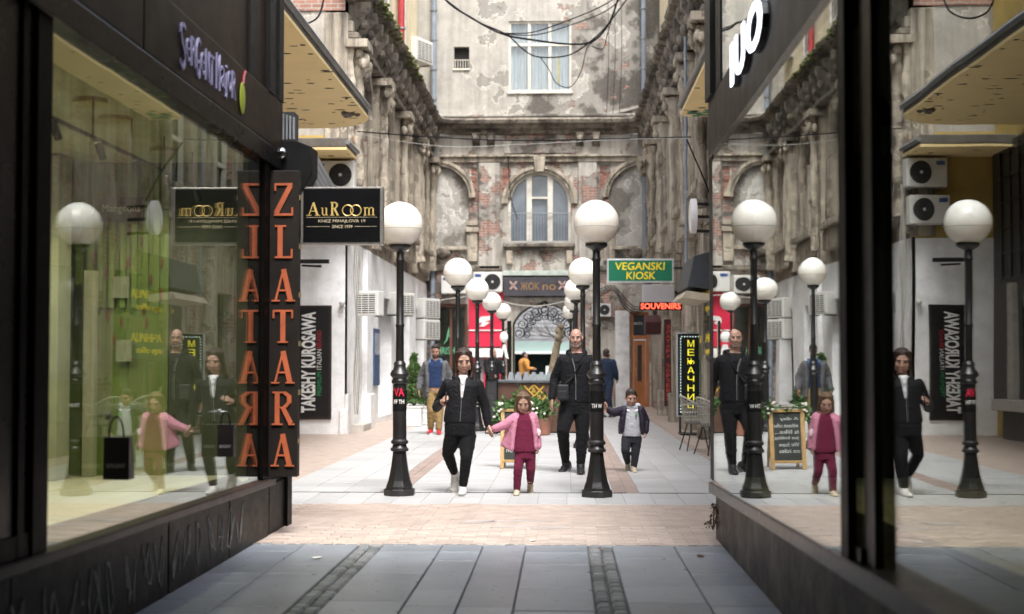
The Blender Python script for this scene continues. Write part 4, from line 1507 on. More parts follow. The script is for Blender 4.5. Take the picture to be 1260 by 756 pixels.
# ================================================================ SIDE WINGS
def wing(root, X, sgn, y0, y1, bays, mat_low, low_top):
    """a decayed palace flank: engaged columns, tall arched windows, reliefs, brackets and a heavy cornice"""
    def P(o, y, z):
        return V((X + sgn * o, y, z))

    def bx(mb, o0, o1, ya, yb, za, zb):
        a, b = P(o0, ya, za), P(o1, yb, zb)
        mb.box(a.x, b.x, ya, yb, za, zb)
    holes, low = [], []
    L = (y1 - y0) / bays
    for i in range(bays):
        c = y0 + (i + .5) * L
        holes.append(arch(c, 4.9, 6.9, L * .23, 14))
        if i:
            low.append(rect(c - L * .3, c + L * .3, .15, 3.0))
    fn = lambda u, v, d: P(-d, u, v)
    MB().wall(rect(y0, y1, low_top, ZC0), holes, fn, .35).build('wall', P_SIDE, root)
    MB().wall(rect(y0, y1, 0, low_top), low, fn, .35).build('lower_wall', mat_low, root)
    bk = MB()
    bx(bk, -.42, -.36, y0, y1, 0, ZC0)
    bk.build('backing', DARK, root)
    rl_ = random.Random(int(X * 10) + 40)
    for i in range(bays):
        c = y0 + (i + .5) * L
        h = L * .23
        f = MB()
        for dy in (-h, -.04, h - .08):
            bx(f, -.22, -.12, c + dy, c + dy + .08, 4.9, 6.9)
        bx(f, -.22, -.13, c - h + .08, c + h - .08, 5.9, 5.98)
        wo = f.build('window', WFRAME, root)
        g_ = MB()
        bx(g_, -.26, -.24, c - h, c + h, 4.9, 6.9 + h)
        g_.build('pane', PANE, wo)
        s = MB()
        prev = None
        for k in range(15):
            a = math.pi * k / 14
            pi_, po = (c + h * math.cos(a), 6.9 + h * math.sin(a)), (c + (h + .22) * math.cos(a), 6.9 + (h + .22) * math.sin(a))
            if prev:
                s.prism([P(.1, y_, z_) for y_, z_ in (prev[0], prev[1], po, pi_)], V((-sgn * .12, 0, 0)))
            prev = (pi_, po)
        bx(s, 0, .1, c - h - .22, c - h, 4.9, 6.9)
        bx(s, 0, .1, c + h, c + h + .22, 4.9, 6.9)
        s.wear(.05, 3.5)
        s.build('surround', P_ORN, root, fix=False)
        s = MB()
        bx(s, -.1, .3, c - h - .35, c + h + .35, 4.72, 4.88)
        bx(s, 0, .18, c - h - .25, c + h + .25, 4.2, 4.70)
        s.build('sill', P_ORN, root, bevel=.02)
        # relief swags and a head over the window
        o_ = MB()
        for k in range(14):
            q = P(.06, c + rl_.uniform(-.55, .55), rl_.uniform(7.55, 8.1))
            o_.ell(q, rl_.uniform(.08, .14), rl_.uniform(.08, .18), rl_.uniform(.08, .16), 8)
        for k in range(9):
            q = P(.05, c + rl_.uniform(-.5, .5), rl_.uniform(4.25, 4.65))
            o_.ell(q, rl_.uniform(.06, .1), .1, .1, 7)
        o_.build('relief', P_ORN, root, smooth=True)
    for i in range(bays + 1):
        c = min(max(y0 + i * L, y0 + .3), y1 - .3)
        p = MB()
        a, b = P(-.05, c - .34 + rl_.uniform(-.05, .05), 4.0), P(rl_.uniform(.1, .2), c + .34 + rl_.uniform(-.05, .05), 7.75)
        p.rough(min(a.x, b.x), max(a.x, b.x), a.y, b.y, 4.0, 7.75, 26, .05)
        p.build('pier', P_ORN, root)
        for dy in ((-.17, .17) if 0 < i < bays else (.0,)):
            if rl_.random() < .3:
                continue
            k_ = MB()
            q = P(.2, c + dy + rl_.uniform(-.03, .03), 4.3)
            k_.lathe(q, [(.2, 0), (.2, .12), (.16, .2), (.155, .4), (.15, .6), (.15, .8), (.15, 1.0), (.147, 1.2), (.147, 1.4), (.145, 1.6), (.145, 1.8), (.142, 2.0), (.142, 2.2), (.14, 2.4), (.14, 2.6), (.13, 2.85), (.19, 2.95), (.2, 3.05), (.16, 3.1), (.22, 3.35)], 12, .78, .78)
            k_.wear(.07, 3.0)
            k_.build('engaged_column', P_ORN, root, smooth=True)
        cp_ = MB()
        bx(cp_, 0, .44, c - .42, c + .42, 7.7, 7.86)
        for k in range(12):
            q = P(rl_.uniform(.2, .4), c + rl_.uniform(-.36, .36), rl_.uniform(7.35, 7.72))
            cp_.ell(q, .08, .08, .11, 7)
        cp_.build('capital', P_ORN, root, smooth=True, ang=30)
    e = MB()
    bx(e, -.02, .24, y0, y1, 7.9, 8.02)
    bx(e, -.02, .14, y0, y1, 8.02, 8.25)
    e.build('entablature', P_CORN, root, bevel=.02)
    nbk = int((y1 - y0) / .9)
    for i in range(nbk):
        c = y0 + .45 + i * (y1 - y0 - .9) / (nbk - 1)
        b_ = MB()
        w_ = .13
        pr = [(0, 8.1), (.14, 8.12), (.3, 8.35), (.42, 8.5), (.44, ZC0 + .05), (0, ZC0 + .05)]
        b_.prism([P(o, c - w_, z) for o, z in pr], (0, 2 * w_, 0))
        b_.ell(P(.28, c, 8.28), .1, .15, .12, 8)
        b_.build('bracket', P_CORN, root, bevel=.01)


def wcorn(root, X, sgn, y0, y1, mat):
    k = 70
    pts = [(X, y0 + (y1 - y0) * i / k) for i in range(k + 1)]
    if sgn < 0:
        pts = pts[::-1]
    m = MB().sweep(pts, [(o, z) for o, z in prof]).wear(.07, 2.2)
    return m.build('cornice', mat, root)


lw = thing('courtyard_wing', 'crumbling left wing of the courtyard with yellow and white painted end wall', 'building', (XW, 36, 0))
YE = 28.0
wing(lw, XW, 1, YE + .01, YF, 4, P_WHITE, 3.9)
wcorn(lw, XW, 1, YE - .3, YF - .9, P_CORN)
# end wall facing the camera: white below, yellow band, bare plaster with a brick course on top
XO = -5.9
MB().box(XO, XW, YE, YE + .3, 0, 3.86).build('end_wall', P_WHITE, lw)
MB().box(XO, XW, YE + .005, YE + .3, 3.861, 5.95).build('yellow_band', P_YEL, lw)
MB().box(XO, XW + .0, YE + .01, YE + .3, 5.951, 12.0).build('gable_wall', plaster('gable_plaster', (.42, .385, .34), (.15, .13, .108), peel=.56, brick=.22, streak=.35, seed=31.3, sc_=.6), lw)
MB().box(XO, XW - .02, YE - .02, YE + .02, 8.45, 9.6).build('brick_course', plaster('bare_brick', (.4, .35, .3), (.3, .25, .2), peel=.3, brick=.8, streak=.25, seed=14), lw)
MB().box(XW - .42, XW + .04, YE - .06, YE + .3, 3.9, 8.4).build('corner_pier', P_ORN, lw, bevel=.02)
MB().box(XW - .1, XW + .05, YE - .05, YE + .35, 0, .5).build('corner_plinth', P_WHITE, lw, bevel=.02)
for yy in (30.4, 36.8):
    MB().box(XW, XW + .12, yy, yy + .55, 0, 3.85).build('pilaster', P_WHITE, lw, bevel=.015)
    MB().box(XW, XW + .2, yy - .08, yy + .63, 0, .75).build('pilaster_base', P_WHITE, lw, bevel=.02)
MB().box(XW, XW + .06, 28.05, 28.5, 0, .8).build('pilaster_base', P_WHITE, lw)
MB().box(XW + .002, XW + .25, 28.9, 30.1, 0, .16).build('door_step', STONE, lw, bevel=.01)
# upper storey set back behind the cornice
MB().box(XW - .62, XW - .32, 33.2, YF - .02, ZC1, 15).build('upper_storey', P_CREAM, lw)
MB().box(XO, XW - .32, YE + .3, 33.2, ZC1 - .05, ZC1 + .1).build('roof_slab', STONE, lw)
ms = MB()
rm = random.Random(5)
for k in range(260):
    yy = rm.uniform(YE, 38)
    ms.ell((XW + rm.uniform(.25, .55), yy, ZC1 - .04 + rm.uniform(-.1, .06)), rm.uniform(.04, .1), rm.uniform(.06, .16), rm.uniform(.03, .07), 6)
tag(ms.build('moss', M('moss', (.075, .085, .02), .95, var=.5, bmp=.6), lw, smooth=True, fix=False), kind='stuff')
# windows of the upper storey
for yy in (36.5, 40.5):
    f = MB()
    f.box(XW - .31, XW - .25, yy - .6, yy - .5, 10.2, 12.4).box(XW - .31, XW - .25, yy + .5, yy + .6, 10.2, 12.4).box(XW - .31, XW - .25, yy - .5, yy + .5, 12.3, 12.4).box(XW - .31, XW - .22, yy - .65, yy + .65, 10.1, 10.2)
    wo = f.build('window', WFRAME, lw)
    MB().box(XW - .318, XW - .30, yy - .5, yy + .5, 10.2, 12.3).build('pane', PANE, wo)
# outer courtyard wall on the left, hidden by the near shop, and its dark shopfront
MB().box(XO - .3, XO, 12.5, YE + .3, 0, 9).build('outer_wall', P_YEL, lw)
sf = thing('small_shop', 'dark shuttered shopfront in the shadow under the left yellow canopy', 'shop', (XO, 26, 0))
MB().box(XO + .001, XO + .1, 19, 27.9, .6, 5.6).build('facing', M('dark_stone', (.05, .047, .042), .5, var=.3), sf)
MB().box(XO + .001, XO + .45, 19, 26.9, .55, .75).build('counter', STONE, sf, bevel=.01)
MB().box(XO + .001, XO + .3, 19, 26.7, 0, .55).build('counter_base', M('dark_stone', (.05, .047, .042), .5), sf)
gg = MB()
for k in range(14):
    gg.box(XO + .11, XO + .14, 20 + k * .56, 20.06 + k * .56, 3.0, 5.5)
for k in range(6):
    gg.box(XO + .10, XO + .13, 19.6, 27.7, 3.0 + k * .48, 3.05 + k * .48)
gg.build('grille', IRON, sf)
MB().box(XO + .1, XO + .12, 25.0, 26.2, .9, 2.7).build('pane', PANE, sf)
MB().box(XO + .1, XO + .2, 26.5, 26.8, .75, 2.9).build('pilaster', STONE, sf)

# canopies
YELC = M('yellow_soffit', (.88, .68, .34), .75, var=.06, scale=1.2, dirt=.16, dirtc=(.2, .13, .06), bmp=.15)
EDGE = M('canopy_edge', (.14, .125, .105), .8, var=.4, dirt=.4, bmp=.4)


def canopy(label, Xw, Xe, y0, y1, z, th, r, name='canopy', holes=26, seed=1):
    """concrete canopy with a yellow soffit and a rounded outer corner"""
    t = thing(name, label, 'canopy', ((Xw + Xe) / 2, (y0 + y1) / 2, z))
    sg = 1 if Xe > Xw else -1
    q = [(Xw, y0), (Xe, y0)] + [(Xe - sg * r + sg * r * math.cos(a), y1 - r + r * math.sin(a)) for a in [math.pi / 2 * i / 8 for i in range(9)]] + [(Xw, y1)]
    m = MB().prism([(x_, y_, z) for x_, y_ in q], (0, 0, .05))
    m.build('soffit', YELC, t)
    m = MB().prism([(x_ + sg * .0, y_, z + .052) for x_, y_ in q], (0, 0, th))
    m.build('slab', EDGE, t, bevel=.02)
    lip = [(Xe + sg * .02, y0), (Xe + sg * .02, y1 - r)] + [(Xe - sg * r + sg * (r + .02) * math.cos(a), y1 - r + (r + .02) * math.sin(a)) for a in [math.pi / 2 * i / 8 for i in range(9)]]
    m = MB().tube([(x_, y_, z + th * .8) for x_, y_ in lip], .05, 6)
    m.build('gutter', GREY, t, smooth=True)
    rs_ = random.Random(seed)
    ch = MB()
    for k in range(holes):
        if k < holes * .7:
            cx, cy = Xe - sg * rs_.uniform(.2, 1.3), y0 + (y1 - y0) * (1 - abs(rs_.gauss(0, .35)) * .8) - .3
        else:
            cx, cy = Xe - sg * rs_.uniform(.05, .12), rs_.uniform(y0, y1 - r)
        cy = min(max(cy, y0 + .5), y1 - .5)
        a, b = rs_.uniform(.015, .10), rs_.uniform(.015, .05)
        pts_ = [(cx + a * math.cos(u) * rs_.uniform(.6, 1.3), cy + b * math.sin(u) * rs_.uniform(.6, 1.3), z - .004) for u in [2 * math.pi * i / 7 for i in range(7)]]
        ch.prism(pts_, (0, 0, .003))
    tag(ch.build('chipped_patch', M('bare_concrete', (.07, .055, .045), .9, bmp=.4), t), kind='stuff')
    return t


zc_ = zat(150, 25.5, 453)
c1 = canopy('long yellow concrete canopy with a rounded corner on the left side', XO, xat(455, 25.5), 12.7, 26.2, zc_, .22, 1.1, holes=60, seed=2)
nest = MB()
p = at(432, 137, 24.6)
for k in range(10):
    nest.ell(p + V((R.uniform(-.12, .1), R.uniform(-.15, .15), R.uniform(-.08, .05))), .06, .08, .05, 6)
nest.build('broken_rim', EDGE, c1, smooth=True)
zc2 = zat(196, 27.5, 430)
canopy('short yellow canopy just behind the long left one over the air conditioners', XO, xat(435, 27.6), 26.6, 27.98, zc2 + .05, .18, .12, seed=4, holes=5)

rw = thing('courtyard_wing', 'crumbling right wing of the courtyard with columns and shop signs', 'building', (XE, 36, 0))
wing(rw, XE, -1, 26.0, YF, 5, P_SIDE, 3.9)
wcorn(rw, XE, -1, 25.0, YF - .9, P_CORN)
MB().box(XE, XE + .3, 12.3, 26.0, 0, ZC0).build('wall', P_SIDE, rw)
MB().box(XE + .3, XE + .6, 26, YF - .02, ZC1, 15).build('upper_storey', P_CREAM, rw)
MB().box(XE + .02, XE + .32, 12.3, YF, ZC1 - .3, ZC1 - .1).build('roof_slab', STONE, rw)
MB().box(XR + .2, XE + .3, 12.31, 12.6, 0, 9).build('end_wall', P_SIDE, rw)
for yy in (26.3, 29.9, 33.7, 37.5):
    MB().box(XE - .2, XE, yy, yy + .5, 0, 3.85).build('pilaster', P_ORN, rw, bevel=.02)
    MB().box(XE - .28, XE, yy - .06, yy + .56, 0, .7).build('pilaster_base', P_ORN, rw, bevel=.02)
rc = canopy('yellow canopy with flaking green paint at its tip high on the right wing', XE, xat(838, 26), 12.7, 26.0, zat(144, 26, 838), .22, .25, seed=9)
gp = MB()
for k in range(9):
    cx, cy = 2.25 + R.uniform(0, .5), 25.5 + R.uniform(-.25, .4)
    gp.prism([(cx + .09 * math.cos(u) * R.uniform(.5, 1.5), cy + .12 * math.sin(u) * R.uniform(.5, 1.4), zat(144, 26, 838) - .003) for u in [2 * math.pi * i / 8 for i in range(8)]], (0, 0, .002))
gp.build('green_paint', M('green_flakes', (.10, .26, .15), .8), rc)


# downpipes and stray pipes: each its own thing
def pipe(pts, r, mat, label, name='downpipe', cat='pipe', clamps=6):
    t = thing(name, label, cat, pts[0])
    MB().tube(pts, r, 10).build('pipe', mat, t, smooth=True)
    a, b = V(pts[0]), V(pts[-1])
    m = MB()
    for k in range(clamps):
        q = a + (b - a) * ((k + .5) / clamps)
        m.tube([q - V((0, 0, .02)), q + V((0, 0, .02))], r * 1.3, 10)
    m.build('clamp', GREY, t)
    return t


pipe([(XW + .2, YF - .22, 0), (XW + .2, YF - .22, ZC0 - .05)], .075, PIPE, 'blue grey downpipe in the left corner of the facade below the cornice')
pipe([(XW + .22, YF - .2, ZC1 + .2), (XW + .22, YF - .2, 15)], .09, PIPE, 'blue grey downpipe in the left corner of the facade above the cornice')
pipe([(XE - .2, YF - .2, 3.5), (XE - .2, YF - .2, ZC0 - .05)], .075, PIPE, 'blue grey downpipe in the right corner of the facade below the cornice')
pipe([(XE - .22, YF - .2, ZC1 + .2), (XE - .22, YF - .2, 15)], .08, PIPE, 'blue grey downpipe in the right corner of the facade above the cornice')
pipe([(XW - .18, 39.2, ZC1 + .2), (XW - .18, 39.2, 15)], .1, REDP, 'red vertical pipe on the cream upper storey at the left')
pipe([(xat(845, 28.6), 28.6, 2.6), (xat(845, 28.6), 28.6, 8.0)], .03, PIPE, 'grey conduit up the near columns of the right wing', 'conduit')

# the near stretch of the right wall: two shuttered windows over a dark arcade shop
for yy in (15.5, 19.5):
    f = MB()
    f.box(XE - .06, XE - .001, yy - .75, yy - .62, 4.0, 6.2).box(XE - .06, XE - .001, yy + .62, yy + .75, 4.0, 6.2).box(XE - .06, XE - .001, yy - .62, yy + .62, 6.05, 6.2).box(XE - .12, XE - .001, yy - .85, yy + .85, 3.88, 4.0)
    wo = f.build('window', P_ORN, rw)
    MB().box(XE - .03, XE - .002, yy - .62, yy + .62, 4.0, 6.05).build('pane', PANE, wo)
    m = MB()
    for k in range(14):
        m.box(XE - .05, XE - .031, yy - .6, yy + .6, 4.02 + k * .145, 4.02 + k * .145 + .11)
    m.build('shutter', WFRAME, wo)
nsf = thing('small_shop', 'dark framed shop with a long pane on the right wall beyond the near shop', 'shop', (XE, 18, 0))
f = MB()
for yy in (14.2, 16.2, 18.2, 20.2, 22.2):
    f.box(XE - .1, XE - .001, yy - .06, yy + .06, .019, 2.9)
f.box(XE - .14, XE - .001, 14.1, 22.3, 2.9, 3.35).box(XE - .12, XE - .001, 14.26, 22.14, .019, .5)
f.build('frame', M('dark_brown_frame', (.03, .018, .015), .5), nsf)
MB().box(XE - .05, XE - .002, 14.26, 22.14, .5, 2.9).build('pane', PANE, nsf)

# ================================================================ STREET LAMPS
GLOBE = M('opal_globe', (.80, .77, .71), .22, var=.03, scale=3, bmp=0, dirt=.3, dirtc=(.52, .46, .37))
gb = GLOBE.node_tree.nodes['Principled BSDF']
gb.inputs['Subsurface Weight'].default_value = .9
gb.inputs['Subsurface Radius'].default_value = (.3, .28, .25)
gb.inputs['Subsurface Scale'].default_value = 1.0
lamp = thing('street_lamp', 'nearest left black globe lamp behind the gold lettered sign', 'street lamp', (0, 0, 0), 'globe lamps in two rows along the promenade')
MB().prism([(.175 * math.cos(a), .175 * math.sin(a), 0) for a in [math.pi / 8 + i * math.pi / 4 for i in range(8)]], (0, 0, .075)).build('foot', IRON, lamp, bevel=.012)
fl = MB()
ring = []
for r, z in [(.15, .075), (.148, .1), (.125, .16), (.105, .25), (.09, .34), (.078, .43), (.074, .47)]:
    ring.append([(r * math.cos(a), r * math.sin(a), z) for a in [math.pi / 8 + i * math.pi / 4 for i in range(8)]])
vs = [p for q in ring for p in q]
fs = [(i * 8 + j, i * 8 + (j + 1) % 8, (i + 1) * 8 + (j + 1) % 8, (i + 1) * 8 + j) for i in range(6) for j in range(8)]
fl.add(vs, fs + [tuple(range(8))[::-1], tuple(range(48, 56))])
fl.build('flared_base', IRON, lamp, bevel=.006)
MB().lathe((0, 0, 0), [(.07, .468), (.095, .475), (.098, .50), (.08, .515), (.072, .545), (.092, .555), (.094, .58), (.074, .6), (.072, 1.19), (.085, 1.2), (.09, 1.215), (.082, 1.235), (.075, 1.25), (.1, 1.28), (.105, 1.3), (.09, 1.33), (.07, 1.35), (.062, 1.39), (.068, 1.4), (.06, 1.42), (.044, 1.44)], 20).build('lower_column', IRON, lamp, smooth=True)
MB().lathe((0, 0, 0), [(.044, 1.435), (.042, 1.8), (.048, 1.81), (.048, 1.83), (.041, 1.84), (.039, 2.5), (.046, 2.51), (.046, 2.53), (.04, 2.54), (.04, 2.61)], 16).build('pole', IRON, lamp, smooth=True)
MB().lathe((0, 0, 0), [(.04, 2.61), (.06, 2.625), (.105, 2.65), (.118, 2.665), (.118, 2.69), (.09, 2.695)], 20).build('globe_holder', IRON, lamp, smooth=True)
MB().ell((0, 0, 2.912), .243, .243, .243, 40).build('globe', GLOBE, lamp, smooth=True, ang=180)
MB().lathe((0, 0, 2.86), [(.2375, -.004), (.2395, -.002), (.2395, .002), (.2375, .004)], 40).build('globe_seam', M('seam_grey', (.45, .42, .36), .5), lamp, smooth=True)
spots = [(491.5, 15.25, None), (563, 23.6, 'second black globe lamp of the left row above the dark haired woman'),
         (587, 29.3, 'third black globe lamp of the left row before the white air conditioner'),
         (605, 35.2, 'fourth black globe lamp of the left row in front of the red sign board'),
         (619, 42.0, 'farthest black globe lamp of the left row by the iron arch'),
         (734.5, 15.15, 'nearest right black globe lamp beside the boy, its whole white globe clear against the facade'),
         (717.5, 23.6, 'second black globe lamp of the right row behind the bald man'),
         (709.0, 29.3, 'third black globe lamp of the right row under the dark sign board'),
         (707, 35.2, 'fourth black globe lamp of the right row partly hidden by nearer globes'),
         (702.5, 42.0, 'farthest black globe lamp of the right row by the passage arch')]
lamps = []
for i, (px, Y, lab) in enumerate(spots):
    if i == 0:
        o = lamp
        o.location = (xat(px, Y, 610), Y, .017)
    else:
        o = copy_tree(lamp, V((xat(px, Y, 610), Y, .017)), lab)
    lamps.append(o)
# stickers on the two nearest columns
for o, rows in ((lamps[0], [('VA', RED, 1.06, .09), ('FF TH', WHITE, .98, .045)]), (lamps[5], [('TH W', WHITE, .94, .045)])):
    base = o.location
    s = MB()
    st = thing('sticker', 'torn dark sticker with %s lettering on the %s near lamp post' % (('red and white', 'left') if o is lamps[0] else ('white', 'right')), 'sticker', base + V((0, -.075, .9)))
    s.lathe(base + V((0, 0, .9)), [(.0745, 0), (.0748, .22)], 20)
    s.build('backing', BLACK, st, smooth=True)
    for txt, mt, z, h_ in rows:
        t_ = MB()
        text_on(t_, txt, base + V((-.055, -.0, z)), (1, 0, 0), (0, 0, 1), .11, h_, .002, .02)
        for p in t_.v:
            dx = p.x - base.x
            p.y = base.y - math.sqrt(max(0, .0775 ** 2 - dx * dx)) - (.002 if p.y < base.y - .001 else 0)
        t_.build('lettering', mt, st, fix=False)

# ================================================================ AIR CONDITIONERS
ACL = M('ac_badge', (.03, .08, .25), .4)




def disc(mb, c, r0, r1, y, n=24):
    c = V(c)
    vs = []
    for j in range(n):
        a = 2 * math.pi * j / n
        vs += [c + V((r0 * math.cos(a), y, r0 * math.sin(a))), c + V((r1 * math.cos(a), y, r1 * math.sin(a)))]
    mb.add(vs, [(2 * j, 2 * j + 1, (2 * j + 3) % (2 * n), (2 * j + 2) % (2 * n)) for j in range(n)])


def make_ac(kind):
    t = thing('air_conditioner', 'x', 'air conditioner', (0, 0, 0), 'outdoor air conditioner units on the old walls')
    MB().box(-.41, .41, -.15, .15, 0, .56).build('casing', ACW, t, bevel=.02)
    if kind == 'fan':
        m = MB()
        disc(m, (.13, 0, .28), 0.0005, .225, -.153)
        m.build('fan_opening', DARK, t, fix=False)
        m = MB()
        for r in (.06, .1, .14, .18, .22):
            m.tube([(.13 + r * math.cos(a), -.165, .28 + r * math.sin(a)) for a in [i * math.pi / 10 for i in range(21)]], .004, 4, cap=False)
        for i in range(8):
            a = i * math.pi / 4
            m.tube([(.13 + .03 * math.cos(a), -.165, .28 + .03 * math.sin(a)), (.13 + .225 * math.cos(a), -.162, .28 + .225 * math.sin(a))], .004, 4)
        m.build('fan_guard', ACD, t, fix=False)
        m = MB().ell((.13, -.162, .28), .035, .012, .035, 10)
        m.build('hub', ACW, t)
        MB().box(-.36, -.19, -.157, -.152, .42, .5).build('badge', ACL, t)
    else:
        MB().box(-.34, .34, -.156, -.151, .06, .5).build('coil', DARK, t)
        m = MB()
        for k in range(9):
            z = .08 + k * .049
            m.box(-.35, .35, -.168, -.157, z, z + .022)
        for k in range(5):
            xx = -.34 + k * .17
            m.box(xx - .008, xx + .008, -.166, -.158, .06, .5)
        m.build('louvre', ACW, t)
    m = MB().box(-.34, -.3, -.14, .2, -.03, 0).box(.3, .34, -.14, .2, -.03, 0)
    m.build('bracket', GREY, t)
    return t


acf, acl = make_ac('fan'), make_ac('louvre')
ac_spots = [
    ('fan', (xat(411, 27.8), 27.8, zat(234, 27.8, 411)), 0, 1.0, 'air conditioner with round fan on the yellow band, upper of two'),
    ('fan', (xat(408, 27.8), 27.8, zat(279, 27.8, 408)), 0, 1.0, 'air conditioner with round fan on the yellow band, lower of two'),
    ('louvre', (XW + .17, 29.6, zat(389, 29.6, 455)), -18, .92, 'air conditioner with dark front low on the white wall near the poster'),
    ('louvre', (XW + .25, 35.6, zat(388, 35.6, 505)), 62, 1.0, 'air conditioner with white louvres on the white wall behind the near left lamp'),
    ('louvre', (XW + .3, 42.2, zat(392, 42.2, 535)), 62, 1.05, 'white louvred air conditioner over the green figure shop, upper of a stacked pair'),
    ('louvre', (XW + .3, 42.2, zat(418, 42.2, 535)), 62, 1.05, 'white louvred air conditioner over the green figure shop, lower of a stacked pair'),
    ('fan', (fx(601), YF - .24, fz(360)), 0, 1.12, 'big white air conditioner with fan left of the dark sign board'),
    ('fan', (fx(560), YF - .24, fz(362)), 0, 1.0, 'white air conditioner on the facade behind the second left globe'),
    ('louvre', (XW - .12, 43.6, zat(78, 43.6, 526)), 66, 1.3, 'tall louvred air conditioner high in the left corner by the downpipe'),
    ('fan', (fx(740), YF - .24, fz(390)), 0, .72, 'small pale air conditioner to the right of the passage arch'),
]
for i, (kd, loc, rot, s_, lab) in enumerate(ac_spots):
    src = acf if kd == 'fan' else acl
    if i == 0 or i == 2:
        o = src
        o.location = loc
        o['label'] = lab
    else:
        o = copy_tree(src, V(loc), lab)
    o.rotation_euler = (0, 0, math.radians(rot))
    o.scale = (s_, s_, s_)

# ================================================================ SIGNS OF THE RIGHT WING
Yv = 33.0


def bxp(mb, px0, px1, py0, py1, Y, d):
    a, b = at(px0, py1, Y), at(px1, py0, Y)
    mb.box(a.x, b.x, Y, Y + d, a.z, b.z)


def txt(mb, s, px0, px1, py0, py1, Y, depth=.006, bold=.012):
    a, b = at(px0, py1, Y), at(px1, py0, Y)
    text_on(mb, s, (a.x, Y, a.z), (1, 0, 0), (0, 0, 1), b.x - a.x, b.z - a.z, depth, bold)


t = thing('shop_sign', 'green projecting sign with yellow words VEGANSKI KIOSK', 'sign', at(788, 348, Yv))
m = MB()
bxp(m, 747, 829, 318.5, 348, Yv, .14)
m.build('frame', M('alu_frame', (.6, .62, .62), .35, metal=.5), t, bevel=.006)
m = MB()
bxp(m, 749, 827, 320.5, 346, Yv - .008, .02)
m.build('face', M('sign_green', (.005, .15, .075), .35, var=.05, bmp=0, emit=.01), t)
m = MB()
txt(m, 'VEGANSKI', 756, 817, 323, 332.5, Yv - .009)
txt(m, 'KIOSK', 771, 807, 334.5, 344, Yv - .009)
for p in m.v:      # a slightly slanted hand-drawn face
    p.x += (p.z - at(788, 338, Yv).z) * .08
m.build('lettering', M('sign_yellow', (.85, .66, .02), .5, bmp=0, emit=.03), t, fix=False)
a = at(829, 330, Yv)
MB().box(a.x - .02, XE + .02, Yv + .05, Yv + .09, a.z - .03, a.z + .03).build('bracket', IRON, t)
t = thing('light_box', 'plain white box sign under the green kiosk sign', 'sign', at(812, 374, Yv + .6))
m = MB()
bxp(m, 790.5, 830, 350.5, 371.5, Yv + .6, .16)
m.build('box', M('milky_box', (.68, .66, .68), .5, var=.04), t, bevel=.008)
a = at(830, 360, Yv + .6)
MB().box(a.x - .02, XE + .02, Yv + .65, Yv + .7, a.z - .03, a.z + .03).build('bracket', IRON, t)
t = thing('led_sign', 'dark strip with glowing red letters SOUVENIRS under the white box', 'sign', at(812, 382, Yv + .3))
m = MB()
bxp(m, 787, 839, 372, 382, Yv + .3, .1)
m.build('casing', BLACK, t)
m = MB()
txt(m, 'SOUVENIRS', 788.5, 837.5, 373.2, 380.6, Yv + .296, .006, .02)
m.build('lettering', M('led_red', (1, .10, .05), .5, emit=.9, bmp=0, var=.01), t, fix=False)
a = at(839, 377, Yv + .3)
MB().box(a.x - .02, XE + .02, Yv + .33, Yv + .37, a.z - .02, a.z + .02).build('bracket', IRON, t)

Ym = 28.0
t = thing('led_sign', 'tall black standing sign with yellow glowing Cyrillic letters and dotted border', 'sign', at(850, 534, Ym))
m = MB()
bxp(m, 833, 865.5, 409.5, 513, Ym, .12)
m.build('casing', M('alu_frame', (.6, .62, .62), .35), t, bevel=.006)
m = MB()
bxp(m, 834.5, 864, 411, 511.5, Ym - .006, .02)
m.build('face', M('led_face', (.008, .012, .014), .3, bmp=0), t)
m = MB()
ltrs = 'МЕЊАЧНИЦА'
for k, ch in enumerate('МЕЊАЧНИЦ'):
    txt(m, ch, 846, 854.2, 418.7 + k * 11.0, 426.8 + k * 11.0, Ym - .007, .006, .0)
LEDY = M('led_yellow', (.95, .85, .05), .5, emit=.25, bmp=0, var=.01)
m.build('lettering', LEDY, t, fix=False)
m = MB()
for k in range(26):
    py = 417 + k * 3.6
    for px in (837.5, 861.5):
        m.ell(at(px, py, Ym - .01), .011, .006, .011, 6)
for k in range(7):
    for py in (414.5, 508):
        m.ell(at(839 + k * 3.4, py, Ym - .01), .011, .006, .011, 6)
m.build('border_light', M('led_white', (.75, .95, .9), .5, emit=.4, bmp=0, var=.01), t, fix=False)
m = MB()
for px in (837, 850.5, 864):
    a, b = at(px, 513, Ym), at(px, 535, Ym)
    m.box(a.x - .02, a.x + .02, Ym + .02, Ym + .08, .018, a.z)
a, b = at(836, 535, Ym), at(865, 535, Ym)
m.box(a.x, b.x, Ym - .3, Ym + .35, .018, .05)
m.build('stand', IRON, t)

t = thing('banner', 'narrow dark maroon vertical banner with red Cyrillic letters by the wooden door', 'banner', at(822, 505, 34.5))
m = MB()
bxp(m, 817.5, 826.5, 393, 500, 34.5, .06)
m.build('cloth', M('maroon_cloth', (.055, .012, .012), .7), t)
m = MB()
for k, ch in enumerate('ЗЛАТАРА ЂОРЂЕВИЋ'):
    if ch != ' ':
        txt(m, ch, 820, 824.5, 400 + k * 6.0, 404.5 + k * 6.0, 34.497, .006, .02)
m.build('lettering', M('dull_red_letters', (.45, .05, .03), .5, emit=.06), t, fix=False)
a = at(826, 395, 34.5)
MB().box(a.x - .05, XE + .02, 34.51, 34.55, a.z - .05, a.z).build('bracket', IRON, t)

